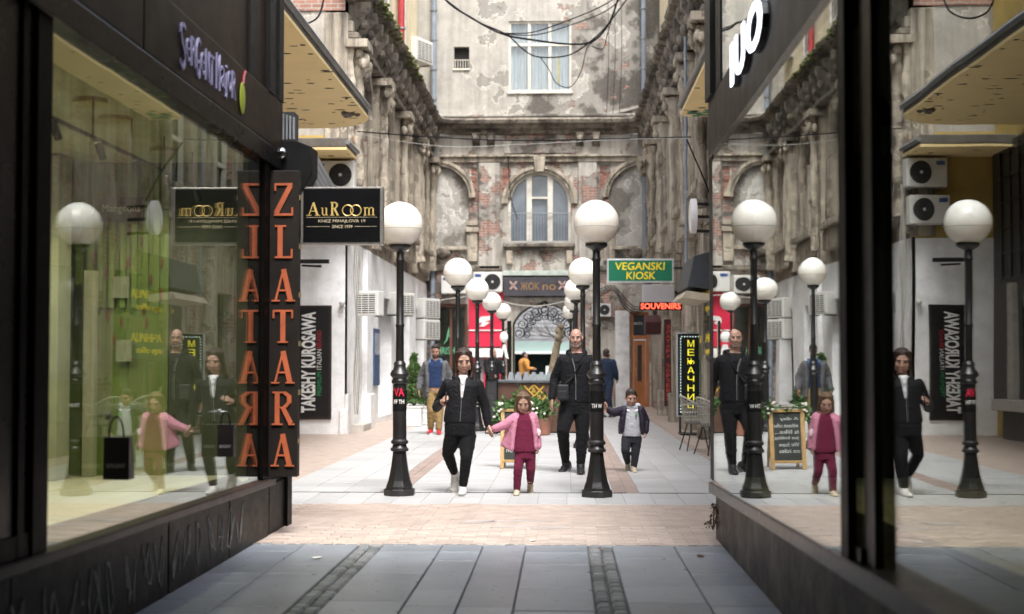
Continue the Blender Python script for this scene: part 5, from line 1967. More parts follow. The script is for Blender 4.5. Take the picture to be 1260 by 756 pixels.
t = thing('shop_awning', 'maroon rounded awning over the souvenir entrance at the right', 'awning', at(803, 415, 38))
m = MB()
a, b = at(793, 411, 38), at(810, 388, 38)
for k in range(5):
    x0 = a.x + (XE - a.x) * k / 5
    x1 = a.x + (XE - a.x) * (k + 1) / 5 - .006
    m.prism([(x0, 37.6, a.z), (x0, 37.5, a.z + .3), (x0, 37.7, b.z - .12), (x0, 38.2, b.z), (x0, 38.2, a.z)], (x1 - x0, 0, 0))
m.build('canopy', M('maroon_cloth', (.055, .012, .012), .7), t)
MB().bar((a.x, 38.1, a.z), (XE, 38.1, a.z), .04).build('rail', IRON, t)

t = thing('shop_awning', 'dark grey box awning with a beige underside on the right wall', 'awning', (2.5, 26.5, 2.6))
m = MB()
a, b = at(846, 358, 25.5), at(870, 308, 25.5)
m.prism([(XE, 25.5, b.z + .02), (a.x + .12, 25.5, b.z - .1), (a.x, 25.5, a.z + .08), (XE, 25.5, a.z)], (0, 2.3, 0))
m.build('housing', M('slate_box', (.045, .05, .06), .5, dirt=.3), t, bevel=.01)
m = MB().prism([(a.x - .02, 25.45, a.z - .0), (XE, 25.45, a.z - .08), (XE, 25.45, a.z - .2), (a.x - .1, 25.45, a.z - .12)], (0, 2.4, 0))
m.build('canvas', M('beige_canvas', (.5, .43, .33), .9, bmp=.3), t)
t = thing('round_sign', 'white round sign seen edge on, held out by black brackets on the right wall', 'sign', at(853, 266, 24.5))
p = at(853, 266, 24.5)
m = MB().tube([p - V((.05, 0, 0)), p + V((.05, 0, 0))], .3, 28)
m.build('disc', M('milky_box', (.68, .66, .68), .5), t, bevel=.01)
m = MB().tube([p - V((.055, 0, 0)), p + V((.055, 0, 0))], .26, 28)
m.build('face', WHITE, t)
m = MB()
for dz in (-.25, 0, .22):
    m.bar((p.x, 24.6, p.z + dz), (XE, 24.75, p.z + dz), .05)
m.build('bracket', IRON, t)

# the exchange office on the right wall, which the left window shows in its reflection
t = thing('small_shop', 'dark green exchange office front on the right wall behind the near shop', 'shop', (XE, 25.8, 0))
OG = M('office_green', (.012, .045, .02), .4)
MB().box(XE - .12, XE - .001, 24.0, 27.9, .0, 3.0).build('facing', OG, t)
MB().box(XE - .16, XE - .12, 24.2, 27.7, 2.28, 2.78).build('sign_board', OG, t, bevel=.005)
MB().box(XE - .16, XE - .12, 24.2, 27.7, 1.5, 2.0).build('sign_board', OG, t, bevel=.005)
YLET = M('yellow_letters', (.75, .55, .03), .5, emit=.05)
for zb in (2.3, 1.52):
    m = MB()
    text_on(m, 'МЕЊАЧНИЦА', (XE - .161, 27.4, zb + .25), (0, -1, 0), (0, 0, 1), 2.9, .18, .006, .02)
    text_on(m, 'exchange office', (XE - .161, 27.1, zb + .04), (0, -1, 0), (0, 0, 1), 2.3, .15, .006, .01)
    m.build('lettering', YLET, t, fix=False)
MB().box(XE - .14, XE - .121, 24.4, 25.3, .3, 2.2).build('door', PANE, t)
MB().box(XE - .14, XE - .121, 25.6, 27.4, .5, 1.45).build('pane', PANE, t)

# ================================================================ LEFT WALL: POSTER, CAMERA, CABLES
t = thing('poster', 'tall black advertising panel with white sideways lettering on the white end wall', 'poster', at(387, 516, YE))
m = MB()
bxp(m, 364, 408, 376, 516.5, YE - .05, .05)
m.build('frame', M('dark_brown_frame', (.03, .018, .015), .5), t, bevel=.006)
m = MB()
bxp(m, 365, 405.5, 378.5, 513.5, YE - .056, .02)
m.build('face', M('poster_black', (.010, .010, .011), .35, bmp=0), t)


def side_txt(mb, s, px0, px1, py0, py1, bold):
    a, b = at(px1, py1, YE - .057), at(px0, py0, YE - .057)
    text_on(mb, s, (a.x, YE - .057, a.z), (0, 0, 1), (-1, 0, 0), b.z - a.z, a.x - b.x, .004, bold)


m = MB()
side_txt(m, 'TAKESHY KUROSAWA', 371, 388, 384, 508, .035)
m.build('lettering', M('poster_white', (.72, .72, .70), .5, bmp=0, emit=.0), t, fix=False)
for s, c, a_, b_ in (('PREMIUM', (.02, .22, .08), 458, 487), ('ITALIAN', (.65, .65, .62), 430, 455), ('BRAND', (.36, .02, .03), 407, 428)):
    m = MB()
    side_txt(m, s, 390, 395.5, a_, b_, .0)
    m.build('lettering', M('poster_' + s.lower(), c, .5, bmp=0), t, fix=False)
t = thing('security_camera', 'small white dome camera on the white end wall right of the poster', 'camera', at(421, 373, YE))
p = at(421, 373, YE - .08)
MB().ell(p, .06, .07, .06, 12).build('dome', ACW, t, smooth=True)
MB().box(p.x - .03, p.x + .03, p.y, YE + .01, p.z - .03, p.z + .03).build('mount', ACW, t)
t = thing('wall_cables', 'loose grey cables running down the white corner of the left wing', 'cable', at(437, 530, YE - .1))
m = MB()
for k in range(5):
    pts = []
    for j in range(15):
        py = 230 + j * 20
        pts.append(at(437 + k * 1.1 + math.sin(j * .9 + k) * 1.6, py, YE - .1 - .01 * k))
    m.tube(pts, .011, 5)
m.build('cable', M('grey_cable', (.38, .36, .32), .7), t, smooth=True)
pl = thing('wall_plaque', 'narrow blue board on the white side wall behind the near left lamp', 'board', (XW + .07, 32.6, 1.5))
MB().box(XW + .0, XW + .04, 32.2, 33.1, .9, 2.2).build('board', M('blue_board', (.03, .07, .16), .5), pl)
MB().box(XW + .04, XW + .046, 32.25, 33.05, 1.6, 2.1).build('print', M('grey_print', (.3, .32, .34), .6), pl)
t = thing('wall_bracket', 'dark iron bracket arm on the white wall below the black sign', 'bracket', at(390, 322, 27.4))
m = MB().bar(at(368, 322, 27.5), at(405, 322, 27.5), .06, .08).bar(at(372, 327, 27.5), at(395, 328, 27.2), .04)
m.build('arm', IRON, t)
MB().bar(at(395, 322, 27.5), at(395, 322, 28.0), .04).build('mount', IRON, t)


# ================================================================ OVERHEAD CABLES
def cable(pxs, Y, r, label, name='overhead_cable', mat=None):
    """pxs: list of (px, py, depth)"""
    pts = [at(a, b, c) for a, b, c in pxs]
    # smooth
    P = []
    for i in range(len(pts) - 1):
        p0, p1, p2, p3 = pts[max(i - 1, 0)], pts[i], pts[i + 1], pts[min(i + 2, len(pts) - 1)]
        for k in range(6):
            u = k / 6
            P.append(.5 * ((2 * p1) + (p2 - p0) * u + (2 * p0 - 5 * p1 + 4 * p2 - p3) * u * u + (3 * p1 - p0 - 3 * p2 + p3) * u ** 3))
    P.append(pts[-1])
    t = thing(name, label, 'cable', P[len(P) // 2])
    MB().tube(P, r * .8, 6).build('cable', mat or M('cable_black', (.007, .006, .008), .7, spec=.1), t, smooth=True)
    return t


Yc = 37.0
cable([(500, -60, Yc), (546, -2, Yc), (580, 22, Yc), (618, 42, Yc), (660, 50, Yc), (700, 54.5, Yc), (727, 52, Yc), (745, 36, Yc), (757, 10, Yc), (770, -40, Yc)], Yc, .034, 'thick black cable sagging in the widest arc across the sky end of the courtyard')
cable([(546, -2, Yc + .1), (582, 24, Yc + .1), (622, 42, Yc + .1), (645, 62, Yc + .1), (664, 70.5, Yc + .1), (700, 68, Yc + .1), (728, 50, Yc + .1), (748, 30, Yc + .1), (778, -10, Yc + .1)], Yc, .024, 'black cable dipping below the thick one across the attic window')
cable([(618, 41, Yc - .1), (655, 40, Yc - .1), (700, 25, Yc - .1), (740, 8, Yc - .1), (765, -8, Yc - .1)], Yc, .02, 'thin black cable rising from the bundle to the upper right, higher of two')
cable([(620, 42, Yc - .2), (660, 43, Yc - .2), (705, 30, Yc - .2), (745, 14, Yc - .2), (772, -8, Yc - .2)], Yc, .018, 'thin black cable rising from the bundle to the upper right, lower of two')
cable([(665, 71, Yc + .2), (675, 85, Yc + .2), (685, 103, Yc + .2), (702, 107, Yc + .2), (715, 88, Yc + .2), (722, 60, Yc + .2), (732, 50, Yc + .2)], Yc, .016, 'thin looped cable hanging lowest over the attic window')
cable([(728, 57, Yc + .3), (742, 60, Yc + .3), (748, 40, Yc + .3), (758, 5, Yc + .3), (762, -15, Yc + .3)], Yc, .016, 'short black cable loop right of the attic window')
cable([(440, 162, 27.8), (520, 168, 29), (620, 173, 29.5), (720, 172, 29), (800, 170, 28.5), (850, 169, 27)], 28, .016, 'taut dark wire strung straight across the courtyard below the cornice')
cable([(440, 165, 27.8), (500, 175, 29), (560, 181, 30), (640, 178, 30), (760, 172, 29), (850, 170, 27)], 28, .006, 'pale thin wire strung across the courtyard just under the dark one', mat=M('pale_wire', (.42, .42, .4), .6))
cable([(845, 172, 26.5), (855, 195, 26), (868, 225, 25.5), (875, 245, 25.3)], 26, .02, 'short black cable slanting down from the right canopy tip')
cable([(530, 372, 44.2), (560, 367, 44.3), (600, 364, 44.4), (625, 373, 44.6), (660, 377, 44.5), (700, 370, 44.5), (720, 362, 44.5)], 44, .022, 'grey wires looping along the facade over the passage arch', mat=M('grey_cable', (.38, .36, .32), .7))
for k in range(4):
    cable([(738, 356 + k * 3, 44.5), (755, 352 + k * 2, 44.4), (768, 366 + k * 4, 44.3), (782, 378 + k * 3, 44.2), (800, 372 + k, 43.8), (812, 362, 43.5)], 44, .02, ['topmost of the tangled black cables under the green kiosk sign', 'second of the tangled black cables under the green kiosk sign', 'third of the tangled black cables under the green kiosk sign', 'lowest of the tangled black cables under the green kiosk sign'][k])
cable([(344, 2, 25), (352, 22, 25.2), (372, 30, 25.5), (392, 20, 26), (400, -10, 26.5)], 25, .022, 'black cable looping over the edge of the long yellow canopy')
cable([(434, 168, 27.7), (434, 235, 27.7)], 27, .012, 'orange brown wire hanging beside the canopy air conditioner', mat=M('rust_wire', (.22, .07, .02), .7))
cable([(625, 192, 44.7), (627, 230, 44.7), (630, 250, 44.7), (637, 270, 44.7)], 44, .02, 'thin dark cable running down the facade beside the arched window')
for px_ in (748, 756, 764):
    cable([(px_, -5, 44.8), (px_ + 1, 70, 44.8), (px_ - 2, 145, 44.8)], 44, .012, {748: 'leftmost thin vertical wire on the right of the attic wall', 756: 'middle thin vertical wire on the right of the attic wall', 764: 'rightmost thin vertical wire on the right of the attic wall'}[px_])

# ================================================================ BAR, BOARD, PLANTS, CHAIRS
Yb = 28.5
bz = zat(468, Yb)
b0, b1 = xat(612, Yb), xat(712, Yb)
t = thing('bar_counter', 'brown bar counter with a yellow diamond emblem and grey shingled top', 'counter', ((b0 + b1) / 2, Yb, .018))
RUST = M('rusty_panel', (.115, .062, .042), .45, var=.5, scale=1.2, metal=.2)
nP = 4
for k in range(nP):
    x0 = b0 + (b1 - b0) * k / nP
    MB().box(x0 + .003, x0 + (b1 - b0) / nP - .003, Yb, Yb + .05, .05, bz - .05).build('panel', RUST, t)
MB().box(b0 + .02, b1 - .02, Yb + .03, Yb + .6, .018, bz - .1).build('carcass', DARK, t)
MB().box(b0 - .04, b1 + .04, Yb - .06, Yb + .7, bz - .05, bz).build('counter_top', M('slate_top', (.09, .10, .11), .5), t, bevel=.006)
for k in range(9):
    x0 = b0 + .2 + (b1 - b0 - .25) * k / 9
    w_ = (b1 - b0 - .25) / 9
    MB().prism([(x0, Yb + .1, bz + .001), (x0 + w_ - .02, Yb + .1, bz + .001), (x0 + w_ - .05, Yb + .2, bz + .16), (x0 + .03, Yb + .2, bz + .16)], (0, .03, 0)).build('shingle', M('slate_shingle', (.045, .052, .062), .5, rnd=.2), t)
em = MB()
YEM = M('yellow_emblem', (.50, .31, .04), .6, emit=.0)


def ln(a, b):
    em.bar(at(a[0], a[1], Yb - .012), at(b[0], b[1], Yb - .012), .028, .012, up=(0, 1, 0))


for a, b in [((644.5, 474.5), (666.5, 497)), ((657, 473.5), (671.5, 488)), ((671.5, 488), (656.5, 503)), ((669.5, 475), (655, 490)), ((657, 473.5), (650.5, 480)), ((660, 498), (668, 505))]:
    ln(a, b)
a_, b_ = at(661, 491, Yb - .006), at(665.5, 485, Yb - .006)
text_on(em, 'B', (a_.x, Yb - .006, a_.z), (1, 0, 0), (0, 0, 1), b_.x - a_.x, b_.z - a_.z, .01, .02)
a_, b_ = at(654, 483.5, Yb - .006), at(659.5, 477, Yb - .006)
text_on(em, '&', (a_.x, Yb - .006, a_.z), (1, 0, 0), (0, 0, 1), b_.x - a_.x, b_.z - a_.z, .01, .01)
em.ell(at(657, 488, Yb - .01), .03, .01, .03, 8)
em.build('emblem', YEM, t, fix=False)

t = thing('lattice_screen', 'black woven lattice screen standing at the left end of the bar', 'screen', (xat(604, 28.2), 28.2, .018))
x0, x1 = xat(597, 28.2), xat(613, 28.2)
m = MB()
frame_rect(m, x0, x1, .02, bz + .02, .03, 28.18, 28.24)
m.build('frame', BLACK, t)
m = MB()
for k in range(11):
    xx = x0 + (x1 - x0) * (k + .5) / 11
    m.box(xx - .007, xx + .007, 28.195, 28.205, .05, bz)
for k in range(22):
    zz = .06 + k * .048
    m.box(x0 + .03, x1 - .03, 28.206, 28.214, zz, zz + .028)
m.build('slat', M('rattan_black', (.03, .03, .032), .5), t)

t = thing('pergola_post', 'dark square post by the arch with papers tied to it', 'post', (xat(627.5, 33), 33, .018))
MB().box(xat(624, 33), xat(629, 33), 33, 33.1, .018, zat(395, 33)).build('post', BLACK, t)
MB().box(xat(629.6, 33), xat(630.6, 33), 33.0, 33.1, .018, zat(398, 33)).build('edge_strip', M('pale_strip', (.35, .3, .2), .6), t)
t2 = thing('paper_lantern', 'torn white paper lantern hanging on the dark post', 'lantern', at(620, 430, 32.8))
m = MB().ell(at(620, 415, 32.8), .1, .06, .13, 9)
m.prism([at(619, 424, 32.8), at(622, 424, 32.8), at(626, 442, 32.8), at(622, 440, 32.8)], (0, .01, 0))
m.prism([at(619, 424, 32.8), at(621, 424, 32.8), at(618, 440, 32.8), at(616, 438, 32.8)], (0, .01, 0))
m.build('paper', WHITE, t2)
MB().tube([at(620, 408, 32.8), at(624, 404, 32.95), at(625, 403, 33.05)], .01, 5).build('cord', BLACK, t2)


def leaves(mb, pts, n, size, rnd, up=.3):
    for k in range(n):
        c = pts(rnd)
        d = V((rnd.gauss(0, 1), rnd.gauss(0, 1), rnd.gauss(up, 1))).normalized()
        s = d.cross(V((rnd.gauss(0, 1), rnd.gauss(0, 1), rnd.gauss(0, 1)))).normalized()
        L = size * rnd.uniform(.6, 1.3)
        w = L * .33
        n_ = d.cross(s) * L * .12
        mb.add([c, c + d * L * .5 + s * w + n_, c + d * L, c + d * L * .5 - s * w + n_], [(0, 1, 2), (0, 2, 3)])


def leafmat(name, c):
    m = M(name, c, .55, var=.45, scale=22, bmp=0)
    return m


CON = leafmat('conifer_leaf', (.06, .115, .028))
LEAF = leafmat('bright_leaf', (.055, .125, .028))


def planter(px0, px1, py0, Y, label, clabel, top, halfw, seed):
    a, b = at(px0, py0, Y), at(px1, py0, Y)
    x0, x1, z1 = a.x, b.x, a.z
    t = thing('planter', label, 'planter', ((x0 + x1) / 2, Y, .018))
    for k in range(3):
        zz = .03 + (z1 - .05) * k / 3
        MB().box(x0, x1, Y, Y + .03, zz, zz + (z1 - .05) / 3 - .008).build('board', WHITE, t, bevel=.004)
    MB().box(x0 + .005, x1 - .005, Y + .031, Y + .55, .018, z1 - .08).build('box', WHITE, t)
    MB().box(x0 - .02, x1 + .02, Y - .02, Y + .58, z1 - .03, z1).build('rim', WHITE, t, bevel=.004)
    MB().box(x0 + .03, x1 - .03, Y + .04, Y + .52, z1 - .05, z1 + .004).build('soil', M('soil', (.03, .022, .015), .9), t)
    c = thing('conifer', clabel, 'shrub', ((x0 + x1) / 2, Y + .28, z1))
    xc, zt = (x0 + x1) / 2, at(px0, top, Y).z
    hw = halfw / 1750 * Y
    MB().tube([(xc, Y + .28, z1), (xc, Y + .28, zt - .2)], .03, 6, [.035, .012]).build('trunk', M('bark', (.08, .055, .035), .9), c)
    rnd = random.Random(seed)
    m = MB()

    def pt(r):
        u = r.random() ** 1.3
        env = hw * (1 - u) ** .75 * (.9 + .2 * math.sin(u * 17 + seed)) + .03
        rad = env * math.sqrt(r.uniform(.15, 1))
        a = r.uniform(0, 6.283)
        return V((xc + rad * math.cos(a), Y + .28 + rad * math.sin(a), z1 + .05 + u * (zt - z1 - .08)))
    leaves(m, pt, 2600, .075, rnd, 1.4)
    m.build('foliage', CON, c, fix=False)


planter(497, 518, 500, 31.3, 'white boarded planter of the conifer left of the man in khaki trousers', 'narrow green conifer in the white planter left of the man in khaki trousers', 436, 15, 3)
planter(519, 541, 500, 32.2, 'white boarded planter half hidden behind the man in khaki trousers', 'low green shrub in the planter behind the man in khaki trousers', 470, 11, 8)

# chalkboard
Yk = 19.25
xa, xb = xat(617, Yk), xat(659, Yk)
t = thing('chalkboard', 'wooden framed A-board with chalk writing standing behind the girl', 'sign board', ((xa + xb) / 2, Yk, .018))
zt = zat(503, Yk)
wdx, off = .05, .09


def abp(u, v, d=0):
    return V((xa + (xb - xa) * u, Yk - .22 + .22 * v - .09 * u + d, .018 + (zt - .018) * v))


m = MB()
m.bar(abp(0.04, 0), abp(.04, 1), .05, .035)
m.bar(abp(.96, 0), abp(.96, 1), .05, .035)
m.bar(abp(.04, .97), abp(.96, .97), .05, .035)
m.bar(abp(.04, .13), abp(.96, .13), .045, .035)
m.build('frame', OAK, t, bevel=.004)
m = MB()
m.bar(abp(.06, .98, .03), abp(.06, 0, .5), .04, .03)
m.bar(abp(.94, .98, .03), abp(.94, 0, .5), .04, .03)
m.bar(abp(.06, .3, .34), abp(.94, .3, .34), .03)
m.build('rear_leg', OAK, t, bevel=.004)
m = MB().add([abp(.08, .15), abp(.92, .15), abp(.92, .95), abp(.08, .95), abp(.08, .15, .015), abp(.92, .15, .015), abp(.92, .95, .015), abp(.08, .95, .015)],
             [(0, 1, 2, 3), (7, 6, 5, 4), (0, 4, 5, 1), (1, 5, 6, 2), (2, 6, 7, 3), (3, 7, 4, 0)])
m.build('board', M('slate_board', (.018, .022, .02), .6), t)
m = MB()
uu = (abp(1, .5) - abp(0, .5)).normalized()
vv = (abp(.5, 1) - abp(.5, 0)).normalized()
for k, s in enumerate(['A day', 'without coffee', 'is like...', 'Just kidding,', 'We have', 'no idea']):
    o_ = abp(.16, .80 - k * .105, -.004)
    text_on(m, s, o_, uu, vv, .34 * min(1, .45 + len(s) * .05), .055, .002)
m.build('chalk_lettering', M('chalk', (.5, .52, .48), .9, bmp=0), t, fix=False)
gl_ = thing('garland', 'green leafy garland draped along the top of the chalkboard', 'garland', abp(.5, 1.02))
rnd = random.Random(12)
m = MB()


def gpt(r):
    u = r.uniform(-.3, .12) if r.random() < .55 else r.uniform(.86, 1.2) if r.random() < .8 else r.uniform(.1, .9)
    return abp(u, 1.02 + .05 * math.sin(u * 9), 0) + V((r.gauss(0, .02), r.gauss(0, .05), r.gauss(0, .035) - (.18 * max(0, -u) + .2 * max(0, u - 1)) * 3))


leaves(m, gpt, 190, .075, rnd, .2)
m.build('foliage', LEAF, gl_, fix=False)
m = MB()
for k in range(16):
    c = gpt(rnd)
    m.ell(c + V((0, -.04, .02)), .022, .022, .018, 6)
m.build('blossom', M('white_blossom', (.75, .68, .62), .6), gl_)
MB().tube([abp(-.2, .98), abp(0, 1.02), abp(.5, 1.03), abp(1, 1.02), abp(1.15, .97)], .008, 5).build('stem', M('stem_green', (.06, .09, .03), .7), gl_)

# potted plants beside the bar
for (px, py, Y, lab, sd) in [(626, 534, 27.6, 'leafy potted plant in front of the bar left of the girl', 4), (668, 534, 27.7, 'airy potted plant in front of the bar right of the girl', 9)]:
    p = at(px, py, Y)
    t = thing('potted_plant', lab, 'plant', (p.x, Y, .018))
    MB().lathe((p.x, Y, .018), [(.1, 0), (.14, .02), (.17, .3), (.18, .32), (.16, .33), (.15, .28)], 16).build('pot', M('terracotta', (.25, .11, .07), .7), t, smooth=True)
    st = MB()
    rnd = random.Random(sd)
    tips = []
    for k in range(7):
        a = rnd.uniform(0, 6.28)
        e = V((p.x + math.cos(a) * .22, Y + math.sin(a) * .2, .35 + rnd.uniform(.2, .5)))
        st.tube([(p.x, Y, .3), V((p.x, Y, .3)).lerp(e, .5) + V((0, 0, .1)), e], .006, 5)
        tips.append(e)
    st.build('stem', M('stem_green', (.06, .09, .03), .7), t)
    m = MB()
    leaves(m, lambda r: V((p.x, Y, .34)).lerp(r.choice(tips), r.uniform(.3, 1.05)) + V((r.gauss(0, .05), r.gauss(0, .05), r.gauss(0, .05))), 260, .11, rnd, .5)
    m.build('foliage', LEAF, t, fix=False)

# bistro chairs
WIC = M('pale_rattan', (.36, .34, .29), .6, var=.3)


def chair():
    t = thing('bistro_chair', 'x', 'chair', (0, 0, 0), 'woven bistro chairs by the right wall')
    m = MB()
    k = 18
    for i in range(k + 1):
        a = -math.pi * .62 + math.pi * 1.24 * i / k
        bx_, by_ = .25 * math.sin(a), .24 * math.cos(a)
        top = .88 - .13 * abs(math.sin(a)) ** 2.5
        m.tube([(bx_ * .78, by_ * .78, .44), (bx_ * 1.0, by_ * 1.0, .56), (bx_ * 1.12, by_ * 1.18, top)], .006, 5)
    m.build('backrest', WIC, t)
    m = MB()
    for zz, rr_ in ((.5, .9), (.62, 1.05), (.74, 1.12)):
        m.tube([(.25 * rr_ * math.sin(a), .245 * rr_ * math.cos(a), zz) for a in [-math.pi * .6 + math.pi * 1.2 * i / 18 for i in range(19)]], .006, 5)
    m.tube([(.28 * math.sin(a), .283 * math.cos(a), .88 - .13 * abs(math.sin(a)) ** 2.5) for a in [-math.pi * .62 + math.pi * 1.24 * i / 18 for i in range(19)]], .014, 6)
    m.build('hoop', WIC, t, smooth=True)
    MB().lathe((0, 0, .43), [(.001, 0), (.2, 0), (.215, .012), (.2, .03), (.001, .032)], 20).build('seat', M('seat_weave', (.12, .115, .10), .7, bmp=.5, bscale=90), t, smooth=True)
    for sx_i in (-1, 1):
        for sy_ in (-1, 1):
            MB().tube([(sx_i * .14, sy_ * .13, .43), (sx_i * .23, sy_ * .24, 0)], .011, 8).build('leg', IRON, t, smooth=True)
    return t


ch = chair()
ch.location = (xat(858, 23.0), 23.0, .018)
ch['label'] = 'woven bistro chair nearer the tall standing sign'
ch.rotation_euler = (0, 0, math.radians(100))
c2 = copy_tree(ch, V((xat(879, 22.0), 22.0, .018)), 'woven bistro chair half hidden by the corner of the right shop')
c2.rotation_euler = (0, 0, math.radians(112))

# dry weed at the corner of the right shop
t = thing('weed', 'dry brown weed growing at the foot of the right shop corner', 'plant', at(893, 655, 11.5))
rnd = random.Random(77)
m, lf = MB(), MB()
for k in range(12):
    e = at(rnd.uniform(866, 893), rnd.uniform(606, 648), 11.5 + rnd.uniform(-.15, .15))
    s0 = V((XR - .05, 11.66, .08))
    mid = s0.lerp(e, .55) + V((0, 0, .05))
    m.tube([s0, mid, e], .003, 4)
    for j in range(7):
        q = mid.lerp(e, rnd.uniform(.1, 1.05)) + V((rnd.gauss(0, .012), rnd.gauss(0, .02), rnd.gauss(0, .012)))
        leaves(lf, lambda r: q, 1, .035, rnd, 0)
m.build('stem', M('dry_stem', (.10, .06, .035), .8), t)
lf.build('foliage', M('dry_leaf', (.11, .055, .035), .8, var=.5), t, fix=False)

# ================================================================ BEYOND THE PASSAGE
st = MB().box(-14, 14, 50, 61, -.04, .01).build('street', M('street_asphalt', (.08, .08, .08), .8))
tag(st, kind='structure')
t = thing('shuttered_building', 'pale building with slatted shutters seen through the passage', 'building', (-.5, 61, 0))
MB().box(-9, 9, 61.2, 64, 0, 13).build('wall', M('pale_wall', (.2, .2, .2), .8, var=.1), t)
for k in range(16):
    MB().box(-3.2, 2.2, 61.1, 61.17, 1.9 + k * .17, 1.9 + k * .17 + .145).build('slat', M('shutter_slat', (.24, .24, .245), .55, rnd=.2), t)
MB().box(-3.4, 2.4, 61.0, 61.2, 4.65, 4.9).build('shutter_box', WHITE, t)
MB().box(-3.2, 2.2, 61.12, 61.19, .1, 1.88).build('shop_window', PANE, t)
t = thing('bare_tree', 'leafless tree in the street beyond the passage', 'tree', (1.1, 58.5, .01))
m = MB()
rnd = random.Random(8)


def limb(p, d, L, r, n):
    e = p + d * L
    m.tube([p, p.lerp(e, .5) + V((rnd.gauss(0, L * .05), rnd.gauss(0, L * .05), 0)), e], r, 6, [r, r * .85, r * .65])
    if n:
        for k in range(3 if n > 1 else 2):
            nd = (d + V((rnd.gauss(0, .5), rnd.gauss(0, .4), rnd.gauss(.15, .3)))).normalized()
            limb(e if k else p.lerp(e, .7), nd, L * rnd.uniform(.55, .8), r * .6, n - 1)


limb(V((1.1, 58.5, 0)), V((-.1, 0, 1)), 2.0, .13, 0)
tr = m.build('trunk', M('bark', (.08, .055, .035), .9), t, smooth=True)
m = MB()
limb(V((.9, 58.5, 1.95)), V((-.55, 0, 1)).normalized(), 1.3, .085, 4)
limb(V((.9, 58.5, 1.95)), V((.3, .2, 1)).normalized(), 1.4, .085, 4)
limb(V((.95, 58.5, 1.6)), V((-.9, 0, .7)).normalized(), 1.2, .06, 3)
m.build('limb', M('bark_grey', (.16, .14, .13), .9), t, smooth=True)

t = thing('delivery_van', 'pale green van with an open side hatch parked beyond the passage', 'van', (0, 56.2, .01))
VAN = M('van_paint', (.26, .34, .31), .3, var=.04, bmp=0)
m = MB()
prof_ = [(-3.4, .35), (2.1, .35), (2.1, .95), (1.75, 1.25), (1.15, 1.95), (.9, 2.2), (-3.2, 2.25), (-3.4, 2.1)]
hole = [(-2.1, .95), (.15, .95), (.45, 1.35), (.25, 1.72), (-2.1, 1.72)]
m.wall(prof_, [hole], lambda u, v, d: V((u, 55.2 + d, v)), .06)
m.prism([(u, 57.1, v) for u, v in prof_], (0, .05, 0))
n_ = len(prof_)
m.add([(u, 55.2, v) for u, v in prof_] + [(u, 57.1, v) for u, v in prof_], [(i, (i + 1) % n_, n_ + (i + 1) % n_, n_ + i) for i in range(n_)])
m.build('body', VAN, t)
MB().box(-3.3, .6, 56.7, 56.9, .5, 2.1).build('interior', M('van_inside', (.012, .035, .03), .6), t)
MB().prism([(.62, 55.17, 1.3), (1.55, 55.17, 1.3), (1.08, 55.17, 1.85), (.62, 55.17, 1.85)], (0, .02, 0)).build('side_window', PANE, t)
MB().box(-2.1, .3, 55.0, 55.2, 1.75, 1.83).build('hatch', WHITE, t)
for wx in (-2.4, 1.2):
    w_ = MB().tube([(wx, 55.15, .34), (wx, 55.35, .34)], .33, 20).build('wheel', M('tyre', (.02, .02, .02), .8), t)
    MB().tube([(wx, 55.13, .34), (wx, 55.2, .34)], .19, 16).build('rim', GREY, w_)
MB().box(-.65, -.2, 55.25, 55.7, .9, 1.28).build('white_crate', WHITE, t)

t = thing('wrapped_trunk', 'cream cloth wrapped trunk leaning behind the bald man', 'tree', at(682, 500, 30))
m = MB()
pts = [at(672, 534, 30), at(678, 470, 30), at(684, 432, 30), at(690, 402, 30)]
m.tube(pts, .1, 8, [.11, .1, .08, .05])
for k in range(26):
    u = k / 25
    q = pts[1].lerp(pts[3], u) if u > .2 else pts[0].lerp(pts[1], u * 5)
    m.ell(q + V((R.uniform(-.06, .06), R.uniform(-.06, 0), 0)), R.uniform(.02, .06), .04, R.uniform(.05, .16), 7)
m.build('wrapping', M('cream_cloth', (.22, .175, .115), .9, var=.35, bmp=.5), t, smooth=True, ang=60)
MB().tube([pts[0] - V((0, 0, .3)), pts[0] + V((0, 0, .05))], .14, 8).build('trunk', M('bark', (.08, .055, .035), .9), t)

# ================================================================ PEOPLE
SKIN = M('skin', (.34, .19, .135), .5, var=.08, scale=9, bmp=.05)
SKIN_P = M('skin_pale', (.42, .25, .185), .5, var=.06, scale=9, bmp=.05)
SKIN_R = M('skin_ruddy', (.38, .22, .165), .5, var=.08, scale=9, bmp=.05)
EYEW = M('eye_white', (.38, .35, .33), .3, bmp=0)
EYED = M('eye_dark', (.02, .014, .01), .2, bmp=0)
BROW = M('brow_dark', (.035, .02, .012), .8)
LIP = M('lip', (.27, .10, .085), .5, bmp=0)


def cloth(name, c, rough=.85, var=.2, sheen=.3, bs=18):
    sheen *= .15
    m = M(name, c, rough, var=var, scale=7, bmp=.35, bscale=bs)
    b = m.node_tree.nodes['Principled BSDF']
    b.inputs['Sheen Weight'].default_value = sheen
    b.inputs['Specular IOR Level'].default_value = .18
    return m


def hairmat(name, c):
    return M(name, c, .6, var=.5, scale=7, stretch=(9, 9, 1.0), bmp=.5, bscale=16)


